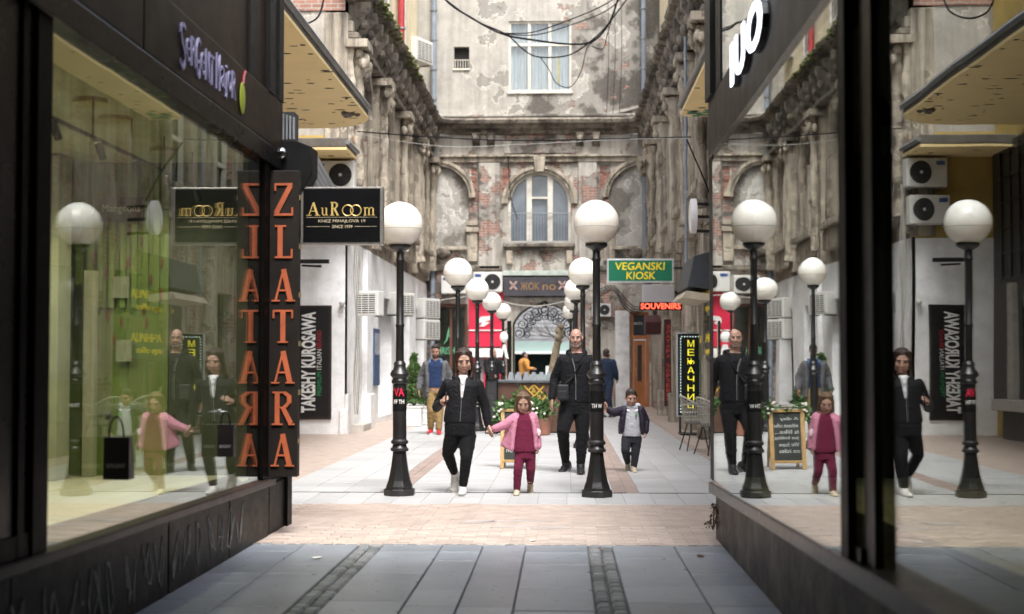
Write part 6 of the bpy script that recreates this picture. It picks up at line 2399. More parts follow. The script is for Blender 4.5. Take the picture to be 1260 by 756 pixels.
def solid(name, mb, mat, parent, voxel=.01, sm=3, wr=0.0, ws=.08):
    """fuse overlapping shells into one continuous skin"""
    me = bpy.data.meshes.new('tmp')
    off = wloc(parent)
    me.from_pydata([tuple(p - off) for p in mb.v], [], mb.f)
    bm = bmesh.new()
    bm.from_mesh(me)
    bmesh.ops.recalc_face_normals(bm, faces=bm.faces)
    bm.to_mesh(me)
    bm.free()
    o = bpy.data.objects.new('tmp', me)
    col.objects.link(o)
    r = o.modifiers.new('r', 'REMESH')
    r.mode = 'VOXEL'
    r.voxel_size = voxel
    if sm:
        s = o.modifiers.new('s', 'SMOOTH')
        s.factor = .5
        s.iterations = sm
    dg = bpy.context.evaluated_depsgraph_get()
    m2 = bpy.data.meshes.new_from_object(o.evaluated_get(dg))
    bpy.data.objects.remove(o)
    bpy.data.meshes.remove(me)
    if wr:
        m2.update()
        nr = [v.normal.copy() for v in m2.vertices]
        for v, n_ in zip(m2.vertices, nr):
            q = v.co
            w_ = noise.noise(q * 6.0) * .06
            n1 = noise.noise(V((q.x / ws * .9 + w_ * 20, q.y / ws * .9, (q.z + q.x * .35 + w_) / ws * 1.7)))
            n2 = noise.noise(V((q.x / ws * 1.8 + 5, q.y / ws * 1.8, (q.z - q.x * .5 + w_) / ws * 3.2)))
            a = (abs(n1) * 1.3 - .3) + .45 * (abs(n2) - .25)
            v.co = q + n_ * a * wr
        m2.update()
    m2.name = name
    m2.materials.clear()
    m2.materials.append(mat)
    m2.shade_smooth()
    o = bpy.data.objects.new(name, m2)
    col.objects.link(o)
    o.parent = parent
    return o


def hand(mb, w, d, palm, k=1.0, curl=.5):
    """palm, four unequal bent fingers and a thumb leaving the side of the palm"""
    d = d.normalized()
    n_ = (palm - d * palm.dot(d)).normalized()
    s = d.cross(n_).normalized()
    for i in (-1, 0, 1):
        mb.cap(w + s * i * .018 * k, w + d * .082 * k + s * i * .025 * k, .017 * k, .014 * k, 8)
    for i, L in enumerate((.066, .078, .072, .056)):
        b = w + d * .085 * k + s * (i - 1.5) * .021 * k
        d1 = (d + n_ * curl * .5 + s * (i - 1.5) * .06).normalized()
        d2 = (d + n_ * curl * 1.6).normalized()
        e1 = b + d1 * L * .55 * k
        e2 = e1 + d2 * L * .5 * k
        mb.cap(b, e1, .0095 * k, .0085 * k, 7)
        mb.cap(e1, e2, .0085 * k, .007 * k, 7)
    b = w + d * .022 * k - s * .026 * k
    e1 = b + (d * .75 - s * .7 + n_ * .3).normalized() * .04 * k
    e2 = e1 + (d * .95 - s * .15 + n_ * .5).normalized() * .034 * k
    mb.cap(b, e1, .013 * k, .0105 * k, 7)
    mb.cap(e1, e2, .0105 * k, .0085 * k, 7)


class Figure:
    def __init__(s, label, px, py, Y, group=None):
        p = at(px, py, Y)
        s.Y = Y
        s.t = thing('person', label, 'person', (p.x, Y, .018), group)

    def j(s, px, py, dy=0.0):
        return at(px, py, s.Y + dy)

    def head(s, px, chin, hs, pitch=0, yaw=0, roll=0, dy=0):
        c = at(px, chin, s.Y + dy) + V((0, 0, .118 * hs))
        s.hc, s.hs = c, hs
        s.rot = Matrix.Rotation(math.radians(roll), 3, 'Y') @ Matrix.Rotation(math.radians(yaw), 3, 'Z') @ Matrix.Rotation(math.radians(pitch), 3, 'X')
        return c

    def h(s, x, y, z):
        return s.hc + s.rot @ (V((x, y, z)) * s.hs)

    def head_shells(s, m, child=False):
        k, r = s.hs, s.rot
        def E(x, y, z, a, b, c):
            m.ell(s.h(x, y, z), a * k, b * k, c * k, 16, r)
        E(0, .012, .035, .080, .096, .092)
        E(0, -.018, -.025, (.069) if not child else .073, .071, .072)
        E(0, -.032, -.078, .047, .045, .034)
        E(0, -.066, -.092, .025, .018, .018)
        for sx in (-1, 1):
            E(sx * .038, -.056, -.025, .03, .028, .032)
            E(sx * .03, -.074, .036, .026, .012, .008)
            E(sx * .086, .012, -.002, .011, .022, .031)
            E(sx * .010, -.097, -.03, .008, .009, .007)
            E(sx * .052, -.02, -.066, .02, .03, .03)
        m.cap(s.h(0, -.084, .015), s.h(0, -.098, -.026), .009 * k, .0115 * k, 8)
        E(0, -.082, -.062, .024, .013, .007)
        E(0, -.080, -.073, .021, .013, .008)

    def face(s, beard=None, lips=LIP, brow=BROW, closed=True):
        k, r, t = s.hs, s.rot, s.t
        for sx in (-1, 1):
            m = MB().ell(s.h(sx * .031, -.0825, .011), .0125 * k, .007 * k, .006 * k, 10, r)
            e = m.build('eye', EYEW, t, smooth=True)
            MB().ell(s.h(sx * .031, -.0885, .0095), .0058 * k, .0035 * k, .0055 * k, 8, r).build('iris', EYED, e, smooth=True)
            m = MB().tube([s.h(sx * .014, -.090, .031), s.h(sx * .032, -.090, .038), s.h(sx * .05, -.078, .031)], .004 * k, 6, [.0025 * k, .0035 * k, .0015 * k])
            m.build('eyebrow', brow, t, smooth=True)
            m = MB().tube([s.h(sx * .017, -.086, .017), s.h(sx * .031, -.0905, .0195), s.h(sx * .046, -.081, .015)], .0018 * k, 5)
            m.build('eyelash', EYED, t)
        m = MB().ell(s.h(0, -.0925, -.0625), .023 * k, .005 * k, .005 * k, 10, r).ell(s.h(0, -.0915, -.0725), .019 * k, .005 * k, .006 * k, 10, r)
        m.build('lips', lips, t, smooth=True)

    def limb(s, m, pts, radii, n=12):
        for a, b, ra, rb in zip(pts[:-1], pts[1:], radii[:-1], radii[1:]):
            m.cap(a, b, ra, rb, n)

    def shoe(s, ank, toe, up, k, name, mat, sole, hi=0):
        """sole, upper and toe cap along the foot direction"""
        d = toe.normalized()
        upv = (up - d * up.dot(d)).normalized()
        sd = d.cross(upv)
        heel = ank - upv * .075 * k - d * .045 * k
        m = MB()
        for u, w, hgt in ((0, .033, .055), (.05, .036, .065), (.10, .038, .055), (.15, .043, .042), (.20, .044, .034), (.235, .035, .026)):
            m.ell(heel + d * u * k + upv * hgt * .42 * k, w * k, .045 * k, hgt * .75 * k, 12, Matrix((sd, d, upv)).transposed())
        m.cap(ank - upv * .05 * k, ank + upv * (.0 + hi) * k, .042 * k, .046 * k)
        o = solid(name, m, mat, s.t, .007 * max(.7, k), 2)
        b = MB()
        P = []
        for i in range(20):
            a = 2 * math.pi * i / 20
            L = .148
            w = .041 + .006 * math.cos(a)
            P.append(heel + d * (.095 + L * math.cos(a)) * k + sd * w * 1.12 * math.copysign(abs(math.sin(a)) ** .7, math.sin(a)) * k - upv * .026 * k)
        b.prism(P, upv * .026 * k)
        b.build('sole', sole, o)
        return o


# ---- shared helper for trunk shells
def trunk(m, hem, sh, wh, ww, ws_, dh, dw, ds, n=20, lean=V((0, 0, 0))):
    """lofted torso between hem centre and shoulder-line centre: half widths and half depths at hip, waist, shoulder"""
    a, b = hem, sh
    L = b - a
    m.loft([(a, wh, dh), (a + L * .12, wh * 1.02, dh * 1.02), (a + L * .42, ww, dw), (a + L * .7, ww * .4 + ws_ * .6, (dw + ds) / 2),
            (a + L * .9, ws_, ds), (a + L * 1.0, ws_ * .82, ds * .82), (a + L * 1.09, ws_ * .42, ds * .6)], n)


# ---------------------------------------------------------------- woman
JK = cloth('black_jacket', (.0065, .0065, .008), .7, .3, .25)
TR = cloth('black_trousers', (.0055, .0055, .0065), .85, .25, .2)
F_ = Figure('woman in black jacket and black trousers walking hand in hand with the girl', 568, 610, 15.4)
j = F_.j
F_.head(570.5, 458.5, 1.03, 16, 8, -3, -.02)
shL, shR = j(549, 471.5), j(589.5, 472.5)
elL, wrL = j(537.5, 501, .10), j(544, 494.5, -.17)
elR, wrR = j(597, 499, .03), j(600.5, 523, .02)
hipL, hipR = j(558, 536), j(575, 536)
knL, anL = j(551, 558, .05), j(559.5, 583, .28)
knR, anR = j(574, 562, -.10), j(569.5, 600.5, -.03)
hem, shc = j(566, 520), j(569, 469.5)
m = MB()
F_.head_shells(m)
m.cap(F_.h(0, .015, -.06), shc + V((0, .01, .0)), .052, .06)
trunk(m, hem - V((0, 0, .08)), shc, .15, .12, .15, .1, .09, .085)
F_.limb(m, [shL, elL, wrL], [.045, .037, .026])
F_.limb(m, [shR, elR, wrR], [.045, .037, .026])
hand(m, wrL, V((.18, -.6, .25)), V((.9, -.1, -.3)), .95, .9)
hand(m, wrR, j(602.5, 531, -.02) - wrR, V((.7, .2, -.1)), .95, .45)
F_.limb(m, [hipL, knL, anL], [.08, .055, .04])
F_.limb(m, [hipR, knR, anR], [.08, .055, .04])
solid('body', m, SKIN_P, F_.t, .0065, 2)
F_.face()
# hair, parted and falling over both shoulders
m = MB()
k, r = F_.hs, F_.rot
m.ell(F_.h(0, .022, .053), (.088) * k, .096 * k, .092 * k, 18, r)
m.ell(F_.h(0, .05, -.03), .085 * k, .062 * k, .12 * k, 16, r)
for sx in (-1, 1):
    for i in range(6):
        q = i / 5
        a = F_.h(sx * (.03 + .05 * min(1, q * 2)), -.055 + .09 * q, .115 - .03 * q)
        b = F_.h(sx * .086, -.022 + .06 * q, -.01)
        c = F_.h(sx * (.088 + .01 * q), -.024 + .06 * q, -.11) + V((0, 0, 0))
        d = shc + V((sx * (.075 + .02 * q), -.055 + .06 * q, -.02 - .05 * (1 - q)))
        F_.limb(m, [a, b, c, d], [.012 * k, .016 * k, .02 * k, .010 * k], 8)
m.loft([(shc + V((0, .085, -.1)), .09, .02), (shc + V((0, .08, .02)), .12, .035), (F_.h(0, .065, -.07), .09, .05)], 14)
solid('hair', m, hairmat('dark_brown_hair', (.028, .012, .007)), F_.t, .007, 2, .004, .02)
# clothes
m = MB()
trunk(m, hem, shc, .178, .165, .188, .125, .125, .11)
F_.limb(m, [shL + V((.012, 0, -.012)), elL, wrL.lerp(elL, .12)], [.062, .055, .044])
F_.limb(m, [shR - V((.012, 0, .012)), elR, wrR.lerp(elR, .06)], [.064, .056, .045])
m.cap(shc + V((-.075, -.03, .035)), shc + V((.075, -.03, .035)), .032)
m.cap(shc + V((-.08, .05, .04)), shc + V((.08, .05, .04)), .045)
solid('jacket', m, JK, F_.t, .008, 2, .006, .05)
m = MB()
up_, lo_ = j(569.5, 464.5, -.115), j(568, 489, -.147)
m.add([up_ + V((-.055, .012, .0)), up_ + V((.05, .012, 0)), lo_ + V((.012, .01, 0)), lo_ + V((-.012, .01, 0)), up_.lerp(lo_, .45) + V((0, -.025, 0)), up_.lerp(lo_, .3) + V((-.04, -.012, 0)), up_.lerp(lo_, .3) + V((.037, -.012, 0))],
      [(0, 5, 4, 6, 1), (5, 3, 4), (6, 4, 2), (4, 3, 2)])
m.cap(up_ + V((-.03, .04, .004)), up_ + V((.03, .04, .004)), .022)
m.cap(up_ + V((0, .024, -.02)), lo_ + V((0, .017, 0)), .034, .014)
solid('shirt', m, cloth('white_shirt', (.62, .62, .63), .8, .05), F_.t, .007, 1)
zp = MB().tube([lo_ + V((0, -.012, 0)), j(567, 505, -.142), j(566, 519, -.135)], .004, 5)
zp.build('zip', GREY, F_.t)
m = MB()
m.loft([(hem - V((0, 0, .14)), .165, .12), (hem - V((0, 0, .03)), .17, .125), (hem + V((0, 0, .06)), .15, .11)])
F_.limb(m, [hipL, hipL.lerp(knL, .55), knL, knL.lerp(anL, .6), anL.lerp(knL, .12)], [.1, .086, .066, .055, .046])
F_.limb(m, [hipR, hipR.lerp(knR, .55), knR, knR.lerp(anR, .6), anR.lerp(knR, .1)], [.1, .086, .066, .055, .046])
solid('trousers', m, TR, F_.t, .008, 2, .006, .05)
WSH = M('white_sneaker', (.60, .59, .56), .6, dirt=.25, var=.06)
F_.shoe(anL + V((0, .0, -.0)), V((.02, -.55, -.85)), V((0, -.85, .5)), 1.08, 'shoe', WSH, WHITE)
F_.shoe(anR + V((0, 0, -.0)), V((0, -1, .12)), V((0, .1, 1)), 1.1, 'shoe', WSH, WHITE)
ph = thing('phone', 'small dark phone held in the raised hand of the woman', 'phone', wrL + V((.05, -.07, .05)))
MB().obox(wrL + V((.05, -.085, .045)), V((.008, .0, 0)), V((0, .02, -.01)), V((0, .03, .055))).build('body', BLACK, ph, bevel=.004)

# ---------------------------------------------------------------- girl
F_ = Figure('small girl in pink jacket, burgundy sweater and leggings holding the hand of the woman', 644, 611, 15.4)
j = F_.j
F_.head(643.5, 507.8, .86, 22, 4, 0, -.02)
shL, shR = j(635.5, 514), j(655, 514)
elL, wrL = j(621, 523.5, .0), j(608, 528, .02)
elR, wrR = j(660, 533, .03), j(661.5, 549, .0)
hem, shc = j(646, 556), j(645, 512.5)
hipL, hipR = j(640.5, 558), j(652, 558)
knL, anL = j(637.5, 577, -.06), j(636, 602, -.02)
knR, anR = j(653, 578, .0), j(652.5, 592, .24)
PINKS = cloth('pink_jacket', (.50, .20, .28), .7, .1, .3)
BURG = cloth('burgundy_knit', (.115, .012, .035), .9, .15, .4)
m = MB()
F_.head_shells(m, True)
m.cap(F_.h(0, .015, -.05), shc, .036, .045)
trunk(m, hem - V((0, 0, .05)), shc, .095, .085, .10, .075, .07, .06)
F_.limb(m, [shL, elL, wrL], [.032, .025, .019])
F_.limb(m, [shR, elR, wrR], [.032, .025, .019])
hand(m, wrL, j(602.5, 529.5, .0) - wrL, V((.1, .3, -.8)), .62, .4)
hand(m, wrR, j(662, 556, -.04) - wrR, V((-.8, .2, 0)), .62, .6)
F_.limb(m, [hipL, knL, anL], [.055, .04, .03])
F_.limb(m, [hipR, knR, anR], [.055, .04, .03])
solid('body', m, SKIN_P, F_.t, .0055, 2)
F_.face(brow=M('brow_light', (.12, .06, .03), .8))
k, r = F_.hs, F_.rot
m = MB()
m.ell(F_.h(0, .022, .053), (.088) * k, .096 * k, .092 * k, 18, r)
m.ell(F_.h(0, .05, -.03), .086 * k, .062 * k, .12 * k, 16, r)
for sx in (-1, 1):
    for i in range(6):
        q = i / 5
        F_.limb(m, [F_.h(sx * (.03 + .05 * min(1, q * 2)), -.055 + .09 * q, .118 - .03 * q), F_.h(sx * .088, -.02 + .06 * q, -.01), F_.h(sx * .092, -.018 + .06 * q, -.1),
                    shc + V((sx * (.066 + .012 * q), -.05 + .05 * q, -.02 + .02 * q))], [.012 * k, .016 * k, .019 * k, .010 * k], 8)
m.loft([(shc + V((0, .07, -.09)), .07, .018), (shc + V((0, .066, .02)), .09, .03), (F_.h(0, .065, -.07), .085, .045)], 14)
solid('hair', m, hairmat('light_brown_hair', (.11, .062, .030)), F_.t, .0065, 2, .0035, .018)
m = MB()
trunk(m, hem, shc, .128, .112, .112, .095, .088, .075)
F_.limb(m, [shL, elL.lerp(shL, .3)], [.05, .042])
F_.limb(m, [shR, elR.lerp(shR, .3)], [.05, .042])
m.cap(shc + V((-.035, -.01, .012)), shc + V((.035, -.01, .012)), .03)
solid('sweater', m, BURG, F_.t, .0075, 2, .004, .04)
# open jacket: back and the two fronts hanging at the sides
m = MB()
c0 = shc + V((0, .035, -.02))
m.loft([(j(645, 548) + V((0, .07, 0)), .135, .05), (j(645, 530) + V((0, .065, 0)), .125, .05), (c0 + V((0, .03, 0)), .11, .05), (shc + V((0, .03, .01)), .08, .045)])
for i in range(6):
    q = i / 5
    a = shL + V((-.005 - .02 * q, -.055 + .08 * q, -.01))
    b = j(631.5 - 6.5 * q, 533, -.055 + .1 * q)
    c = j(630 - 12 * q, 553.5 - 6 * q, -.06 + .11 * q)
    F_.limb(m, [a, b, c], [.026, .03, .022], 8)
    a = shR + V((.005 + .02 * q, -.055 + .08 * q, -.01))
    F_.limb(m, [a, j(658.5 + 3 * q, 533, -.055 + .1 * q), j(659.5 + 3.5 * q, 552, -.055 + .11 * q)], [.026, .028, .02], 8)
F_.limb(m, [shL, elL, wrL.lerp(elL, .05)], [.062, .052, .042])
F_.limb(m, [shR, elR, wrR], [.06, .05, .044])
m.cap(shc + V((-.06, .03, .03)), shc + V((.06, .03, .03)), .035)
solid('jacket', m, PINKS, F_.t, .0075, 2, .006, .04)
ap_ = j(662.2, 532, -.052)
MB().ell(ap_, .03, .008, .04, 10).build('applique', M('pale_lace', (.7, .55, .58), .7, var=.2, scale=30), F_.t)
m = MB()
m.loft([(hem - V((0, 0, .07)), .1, .085), (hem + V((0, 0, .03)), .105, .085)])
F_.limb(m, [hipL, knL, anL], [.066, .05, .04])
F_.limb(m, [hipR, knR, anR], [.066, .05, .04])
solid('leggings', m, BURG, F_.t, .008, 2, .005, .06)
BEI = M('beige_boot', (.46, .39, .29), .65, dirt=.25)
F_.shoe(anL, V((-.02, -1, .05)), V((0, .0, 1)), .86, 'shoe', BEI, WHITE, .05)
F_.shoe(anR, V((.02, -.45, -.9)), V((0, -.9, .45)), .86, 'shoe', BEI, WHITE, .05)

# ---------------------------------------------------------------- bald man
F_ = Figure('tall bald man in black hooded jacket and trousers with a black shoulder bag', 705, 582, 18.4)
j = F_.j
F_.head(708.8, 427.6, .97, 4, -6, 0, -.02)
shL, shR = j(691, 442), j(727.5, 442)
elL, wrL = j(683, 466, .06), j(679, 490, -.02)
elR, wrR = j(735, 468, .08), j(740.5, 493, .0)
hem, shc = j(708, 495), j(709.5, 439.5)
hipL, hipR = j(699, 502), j(717, 502)
knL, anL = j(692.5, 530, -.16), j(696, 568.5, .22)
knR, anR = j(716.5, 532, -.08), j(714.5, 573, -.10)
BLK = cloth('black_hoodie', (.006, .006, .0075), .75, .3, .2)
m = MB()
F_.head_shells(m)
m.cap(F_.h(0, .015, -.06), shc + V((0, .01, 0)), .062, .075)
trunk(m, hem - V((0, 0, .08)), shc, .17, .16, .18, .12, .12, .1)
F_.limb(m, [shL, elL, wrL], [.055, .045, .032])
F_.limb(m, [shR, elR, wrR], [.055, .045, .032])
hand(m, wrL, V((-.08, -.1, -1)), V((.9, .3, 0)), 1.15, .35)
hand(m, wrR, j(742.5, 502, .05) - wrR, V((-.3, -.9, 0)), 1.1, .7)
F_.limb(m, [hipL, knL, anL], [.09, .065, .045])
F_.limb(m, [hipR, knR, anR], [.09, .065, .045])
solid('body', m, SKIN_R, F_.t, .007, 2)
F_.face(lips=M('lip_man', (.25, .115, .095), .5), brow=M('brow_grey', (.10, .075, .06), .8))
m = MB()
k, r = F_.hs, F_.rot
for (x_, y_, z_, a, b, c) in [(.0, -.073, -.096, .03, .018, .02), (.048, -.036, -.08, .024, .034, .034), (-.048, -.036, -.08, .024, .034, .034), (0, -.06, -.106, .045, .032, .016), (0, -.092, -.05, .024, .006, .005)]:
    m.ell(F_.h(x_, y_, z_), a * k, b * k, c * k, 12, r)
solid('beard', m, M('grey_stubble', (.19, .135, .11), .85, var=.3, scale=40, bmp=.5), F_.t, .006, 1)
m = MB()
trunk(m, hem, shc, .205, .195, .215, .14, .145, .12)
F_.limb(m, [shL + V((.015, 0, -.02)), elL, wrL.lerp(elL, .05)], [.08, .07, .054])
F_.limb(m, [shR + V((-.015, 0, -.02)), elR, wrR.lerp(elR, .05)], [.08, .07, .054])
m.cap(shc + V((-.09, .035, .05)), shc + V((.09, .035, .05)), .055)
m.cap(shc + V((-.085, -.05, .03)), shc + V((-.02, -.1, -.06)), .034, .03)
m.cap(shc + V((.085, -.05, .03)), shc + V((.02, -.1, -.06)), .034, .03)
solid('jacket', m, BLK, F_.t, .009, 2, .007, .055)
zp = MB().tube([j(704, 441, -.14), j(707, 452, -.165), j(708.5, 470, -.165), j(708.5, 492, -.15)], .006, 5)
zp.build('zip', GREY, F_.t)
m = MB()
m.loft([(hem - V((0, 0, .16)), .185, .135), (hem - V((0, 0, .02)), .195, .14), (hem + V((0, 0, .06)), .17, .12)])
F_.limb(m, [hipL, hipL.lerp(knL, .5), knL, knL.lerp(anL, .6), anL.lerp(knL, .08)], [.118, .105, .084, .07, .056])
F_.limb(m, [hipR, hipR.lerp(knR, .5), knR, knR.lerp(anR, .6), anR.lerp(knR, .08)], [.118, .105, .084, .07, .056])
solid('trousers', m, TR, F_.t, .009, 2, .009, .06)
BSH = M('black_trainer', (.014, .014, .015), .5)
F_.shoe(anL, V((-.42, -.8, -.42)), V((-.1, -.4, .9)), 1.26, 'shoe', BSH, M('grey_sole', (.25, .25, .26), .6))
F_.shoe(anR, V((.0, -1, .03)), V((0, 0, 1)), 1.26, 'shoe', BSH, M('grey_sole', (.25, .25, .26), .6))
bg_ = thing('shoulder_bag', 'black rectangular bag hanging on the right hip of the bald man', 'bag', j(692, 496, -.2))
c = j(692.5, 483, -.22)
m = MB().obox(c, V((.07, .016, 0)), V((-.012, .035, 0)), V((.0, 0, .1)))
m.build('pouch', M('black_nylon', (.016, .016, .018), .55, bmp=.3), bg_, bevel=.02, seg=3)
MB().obox(c + V((-.002, -.047, -.03)), V((.058, .013, 0)), V((-.002, .006, 0)), V((0, 0, .05))).build('pocket', M('black_nylon', (.016, .016, .018), .55), bg_, bevel=.006)
MB().tube([c + V((.03, -.01, .11)), j(704, 465, -.175), j(713, 449, -.14), j(721, 437, -.02), j(722, 440, .1)], .014, 6).build('strap', BLACK, bg_)

# ---------------------------------------------------------------- boy
F_ = Figure('small boy in dark padded jacket and grey hooded sweater holding the hand of the man', 777, 581, 18.6)
j = F_.j
F_.head(776.6, 499.6, .87, 18, 12, 0, -.03)
shL, shR = j(768.5, 505), j(787.5, 505)
elL, wrL = j(755.5, 508, .03), j(747, 503.5, .05)
elR, wrR = j(794, 518, .05), j(794, 531, -.04)
hem, shc = j(777.5, 537), j(777.8, 503.5)
hipL, hipR = j(771.5, 540), j(783, 540)
knL, anL = j(769.5, 554, -.08), j(772.4, 569, .16)
knR, anR = j(782, 556, -.02), j(780, 575, -.03)
NAVY = cloth('dark_padded', (.022, .018, .030), .5, .3, .1)
GREYK = cloth('grey_sweater', (.36, .36, .38), .9, .08, .3)
m = MB()
F_.head_shells(m, True)
m.cap(F_.h(0, .015, -.05), shc, .036, .045)
trunk(m, hem - V((0, 0, .05)), shc, .095, .09, .105, .075, .07, .06)
F_.limb(m, [shL, elL, wrL], [.034, .027, .02])
F_.limb(m, [shR, elR, wrR], [.034, .027, .02])
hand(m, wrL, j(743, 502.5, .03) - wrL, V((0, .2, -1)), .62, .7)
hand(m, wrR, V((0, -.25, -1)), V((-.8, .2, 0)), .66, 1.0)
F_.limb(m, [hipL, knL, anL], [.055, .042, .032])
F_.limb(m, [hipR, knR, anR], [.055, .042, .032])
solid('body', m, SKIN_P, F_.t, .0055, 2)
F_.face()
k, r = F_.hs, F_.rot
m = MB()
m.ell(F_.h(0, .018, .060), .086 * k, .094 * k, .080 * k, 18, r)
m.ell(F_.h(0, .05, .0), .078 * k, .06 * k, .08 * k, 14, r)
m.ell(F_.h(-.074, .0, .03), .016 * k, .03 * k, .035 * k, 10, r)
m.ell(F_.h(.074, .0, .03), .016 * k, .03 * k, .035 * k, 10, r)
m.ell(F_.h(.0, -.03, .112), .06 * k, .03 * k, .022 * k, 12, r)
solid('hair', m, hairmat('short_brown_hair', (.030, .018, .011)), F_.t, .006, 1, .004, .014)
m = MB()
trunk(m, hem, shc, .12, .112, .112, .098, .095, .075)
m.cap(shc + V((-.05, -.035, .02)), shc + V((.05, -.035, .02)), .03)
solid('sweater', m, GREYK, F_.t, .008, 2, .006, .07)
m = MB()
m.loft([(j(778, 534) + V((0, .05, 0)), .14, .07), (j(778, 518) + V((0, .05, 0)), .135, .07), (shc + V((0, .04, -.02)), .12, .06), (shc + V((0, .035, .02)), .08, .05)])
for i in range(5):
    q = i / 4
    F_.limb(m, [shL + V((-.0 - .01 * q, -.055 + .08 * q, 0)), j(766 - 2.0 * q, 520, -.07 + .11 * q), j(765.5 - 2.5 * q, 531 + q, -.07 + .11 * q)], [.03, .034, .026], 8)
    F_.limb(m, [shR + V((.0 + .01 * q, -.055 + .08 * q, 0)), j(790.5 + 1.5 * q, 520, -.07 + .11 * q), j(790.8 + 2 * q, 533 + q, -.07 + .11 * q)], [.03, .034, .026], 8)
F_.limb(m, [shL, elL, wrL], [.066, .055, .042])
F_.limb(m, [shR, elR, wrR], [.066, .058, .046])
solid('jacket', m, NAVY, F_.t, .008, 2, .010, .055)
m = MB()
m.cap(shc + V((-.075, .045, .035)), shc + V((.075, .045, .035)), .045)
m.cap(shc + V((-.09, -.005, .012)), shc + V((-.05, -.06, -.03)), .024, .02)
m.cap(shc + V((.09, -.005, .012)), shc + V((.05, -.06, -.03)), .024, .02)
solid('hood', m, cloth('pale_hood', (.52, .52, .56), .9, .08), F_.t, .007, 2, .004, .05)
MB().ell(j(783, 510.5, -.102), .016, .008, .024, 8).build('badge', M('green_badge', (.08, .35, .10), .6), F_.t)
m = MB()
m.loft([(hem - V((0, 0, .08)), .105, .085), (hem + V((0, 0, .03)), .108, .085)])
F_.limb(m, [hipL, knL, anL.lerp(knL, .1)], [.075, .058, .044])
F_.limb(m, [hipR, knR, anR.lerp(knR, .1)], [.075, .058, .044])
solid('trousers', m, cloth('charcoal_trousers', (.022, .023, .028), .85, .2), F_.t, .008, 2, .007, .06)
F_.shoe(anL, V((.0, -.5, -.85)), V((0, -.85, .5)), .86, 'shoe', BEI, WHITE, .02)
F_.shoe(anR, V((.02, -1, .05)), V((0, 0, 1)), .86, 'shoe', BEI, WHITE, .02)

# ---------------------------------------------------------------- man in grey coat
F_ = Figure('bearded man in grey coat over a blue shirt with khaki trousers and red shoes', 535, 535, 28.0)
j = F_.j
F_.head(536, 440, 1.0, 18, -4, 0, -.03)
shL, shR = j(525, 449), j(547, 449)
elL, wrL = j(518, 464, .06), j(515.5, 478, -.03)
elR, wrR = j(554, 464, .06), j(555.5, 478, -.03)
hem, shc = j(536, 477), j(536, 446.5)
hipL, hipR = j(531.5, 482), j(541, 482)
knL, anL = j(530.5, 505, -.08), j(530, 527.5, .04)
knR, anR = j(540.5, 505, .0), j(540, 529, -.05)
m = MB()
F_.head_shells(m)
m.cap(F_.h(0, .015, -.06), shc, .06, .07)
trunk(m, hem - V((0, 0, .08)), shc, .16, .15, .17, .12, .11, .1)
F_.limb(m, [shL, elL, wrL], [.05, .042, .03])
F_.limb(m, [shR, elR, wrR], [.05, .042, .03])
hand(m, wrL, V((-.03, -.15, -1)), V((.9, .2, 0)), 1.1, .6)
hand(m, wrR, V((.03, -.15, -1)), V((-.9, .2, 0)), 1.1, .6)
F_.limb(m, [hipL, knL, anL], [.08, .06, .04])
F_.limb(m, [hipR, knR, anR], [.08, .06, .04])
solid('body', m, SKIN, F_.t, .009, 1)
F_.face()
k, r = F_.hs, F_.rot
m = MB()
m.ell(F_.h(0, .026, .058), .09 * k, .095 * k, .088 * k, 16, r)
m.ell(F_.h(0, -.04, .112), .06 * k, .04 * k, .026 * k, 12, r)
solid('hair', m, hairmat('dark_hair', (.018, .012, .009)), F_.t, .008, 1)
m = MB()
for (x_, y_, z_, a, b, c) in [(0, -.074, -.1, .032, .022, .024), (.048, -.034, -.08, .022, .034, .036), (-.048, -.034, -.08, .022, .034, .036), (0, -.055, -.11, .045, .035, .018), (0, -.095, -.048, .024, .008, .006)]:
    m.ell(F_.h(x_, y_, z_), a * k, b * k, c * k, 12, r)
solid('beard', m, M('dark_beard', (.035, .02, .014), .9), F_.t, .008, 1)
m = MB()
trunk(m, hem, shc, .19, .18, .18, .14, .13, .11)
m.cap(shc + V((-.06, -.03, .03)), shc + V((.06, -.03, .03)), .04)
solid('shirt', m, cloth('blue_shirt', (.014, .028, .075), .8, .2), F_.t, .011, 2, .01, .1)
m = MB()
m.loft([(j(536, 487) + V((0, .1, 0)), .22, .08), (j(536, 465) + V((0, .09, 0)), .21, .09), (shc + V((0, .06, -.03)), .2, .09), (shc + V((0, .04, .03)), .12, .07)])
for i in range(5):
    q = i / 4
    F_.limb(m, [shL + V((-.01 * q, -.08 + .13 * q, 0)), j(526 - 2.5 * q, 468, -.1 + .16 * q), j(526 - 4.5 * q, 488, -.08 + .16 * q)], [.045, .045, .035], 8)
    F_.limb(m, [shR + V((.01 * q, -.08 + .13 * q, 0)), j(546 + 2.5 * q, 468, -.1 + .16 * q), j(546 + 4 * q, 488, -.08 + .16 * q)], [.045, .045, .035], 8)
F_.limb(m, [shL, elL, wrL], [.085, .07, .055])
F_.limb(m, [shR, elR, wrR], [.085, .07, .055])
solid('coat', m, cloth('grey_coat', (.095, .095, .10), .9, .25), F_.t, .011, 2, .012, .1)
m = MB()
m.cap(shc + V((-.12, -.03, .03)), shc + V((-.075, -.07, -.06)), .026, .018)
m.cap(shc + V((.12, -.03, .03)), shc + V((.075, -.07, -.06)), .026, .018)
m.cap(shc + V((-.1, .05, .05)), shc + V((.1, .05, .05)), .036)
solid('collar', m, cloth('blue_lining', (.10, .15, .24), .9), F_.t, .01, 1)
m = MB()
m.loft([(hem - V((0, 0, .12)), .165, .12), (hem + V((0, 0, .04)), .17, .12)])
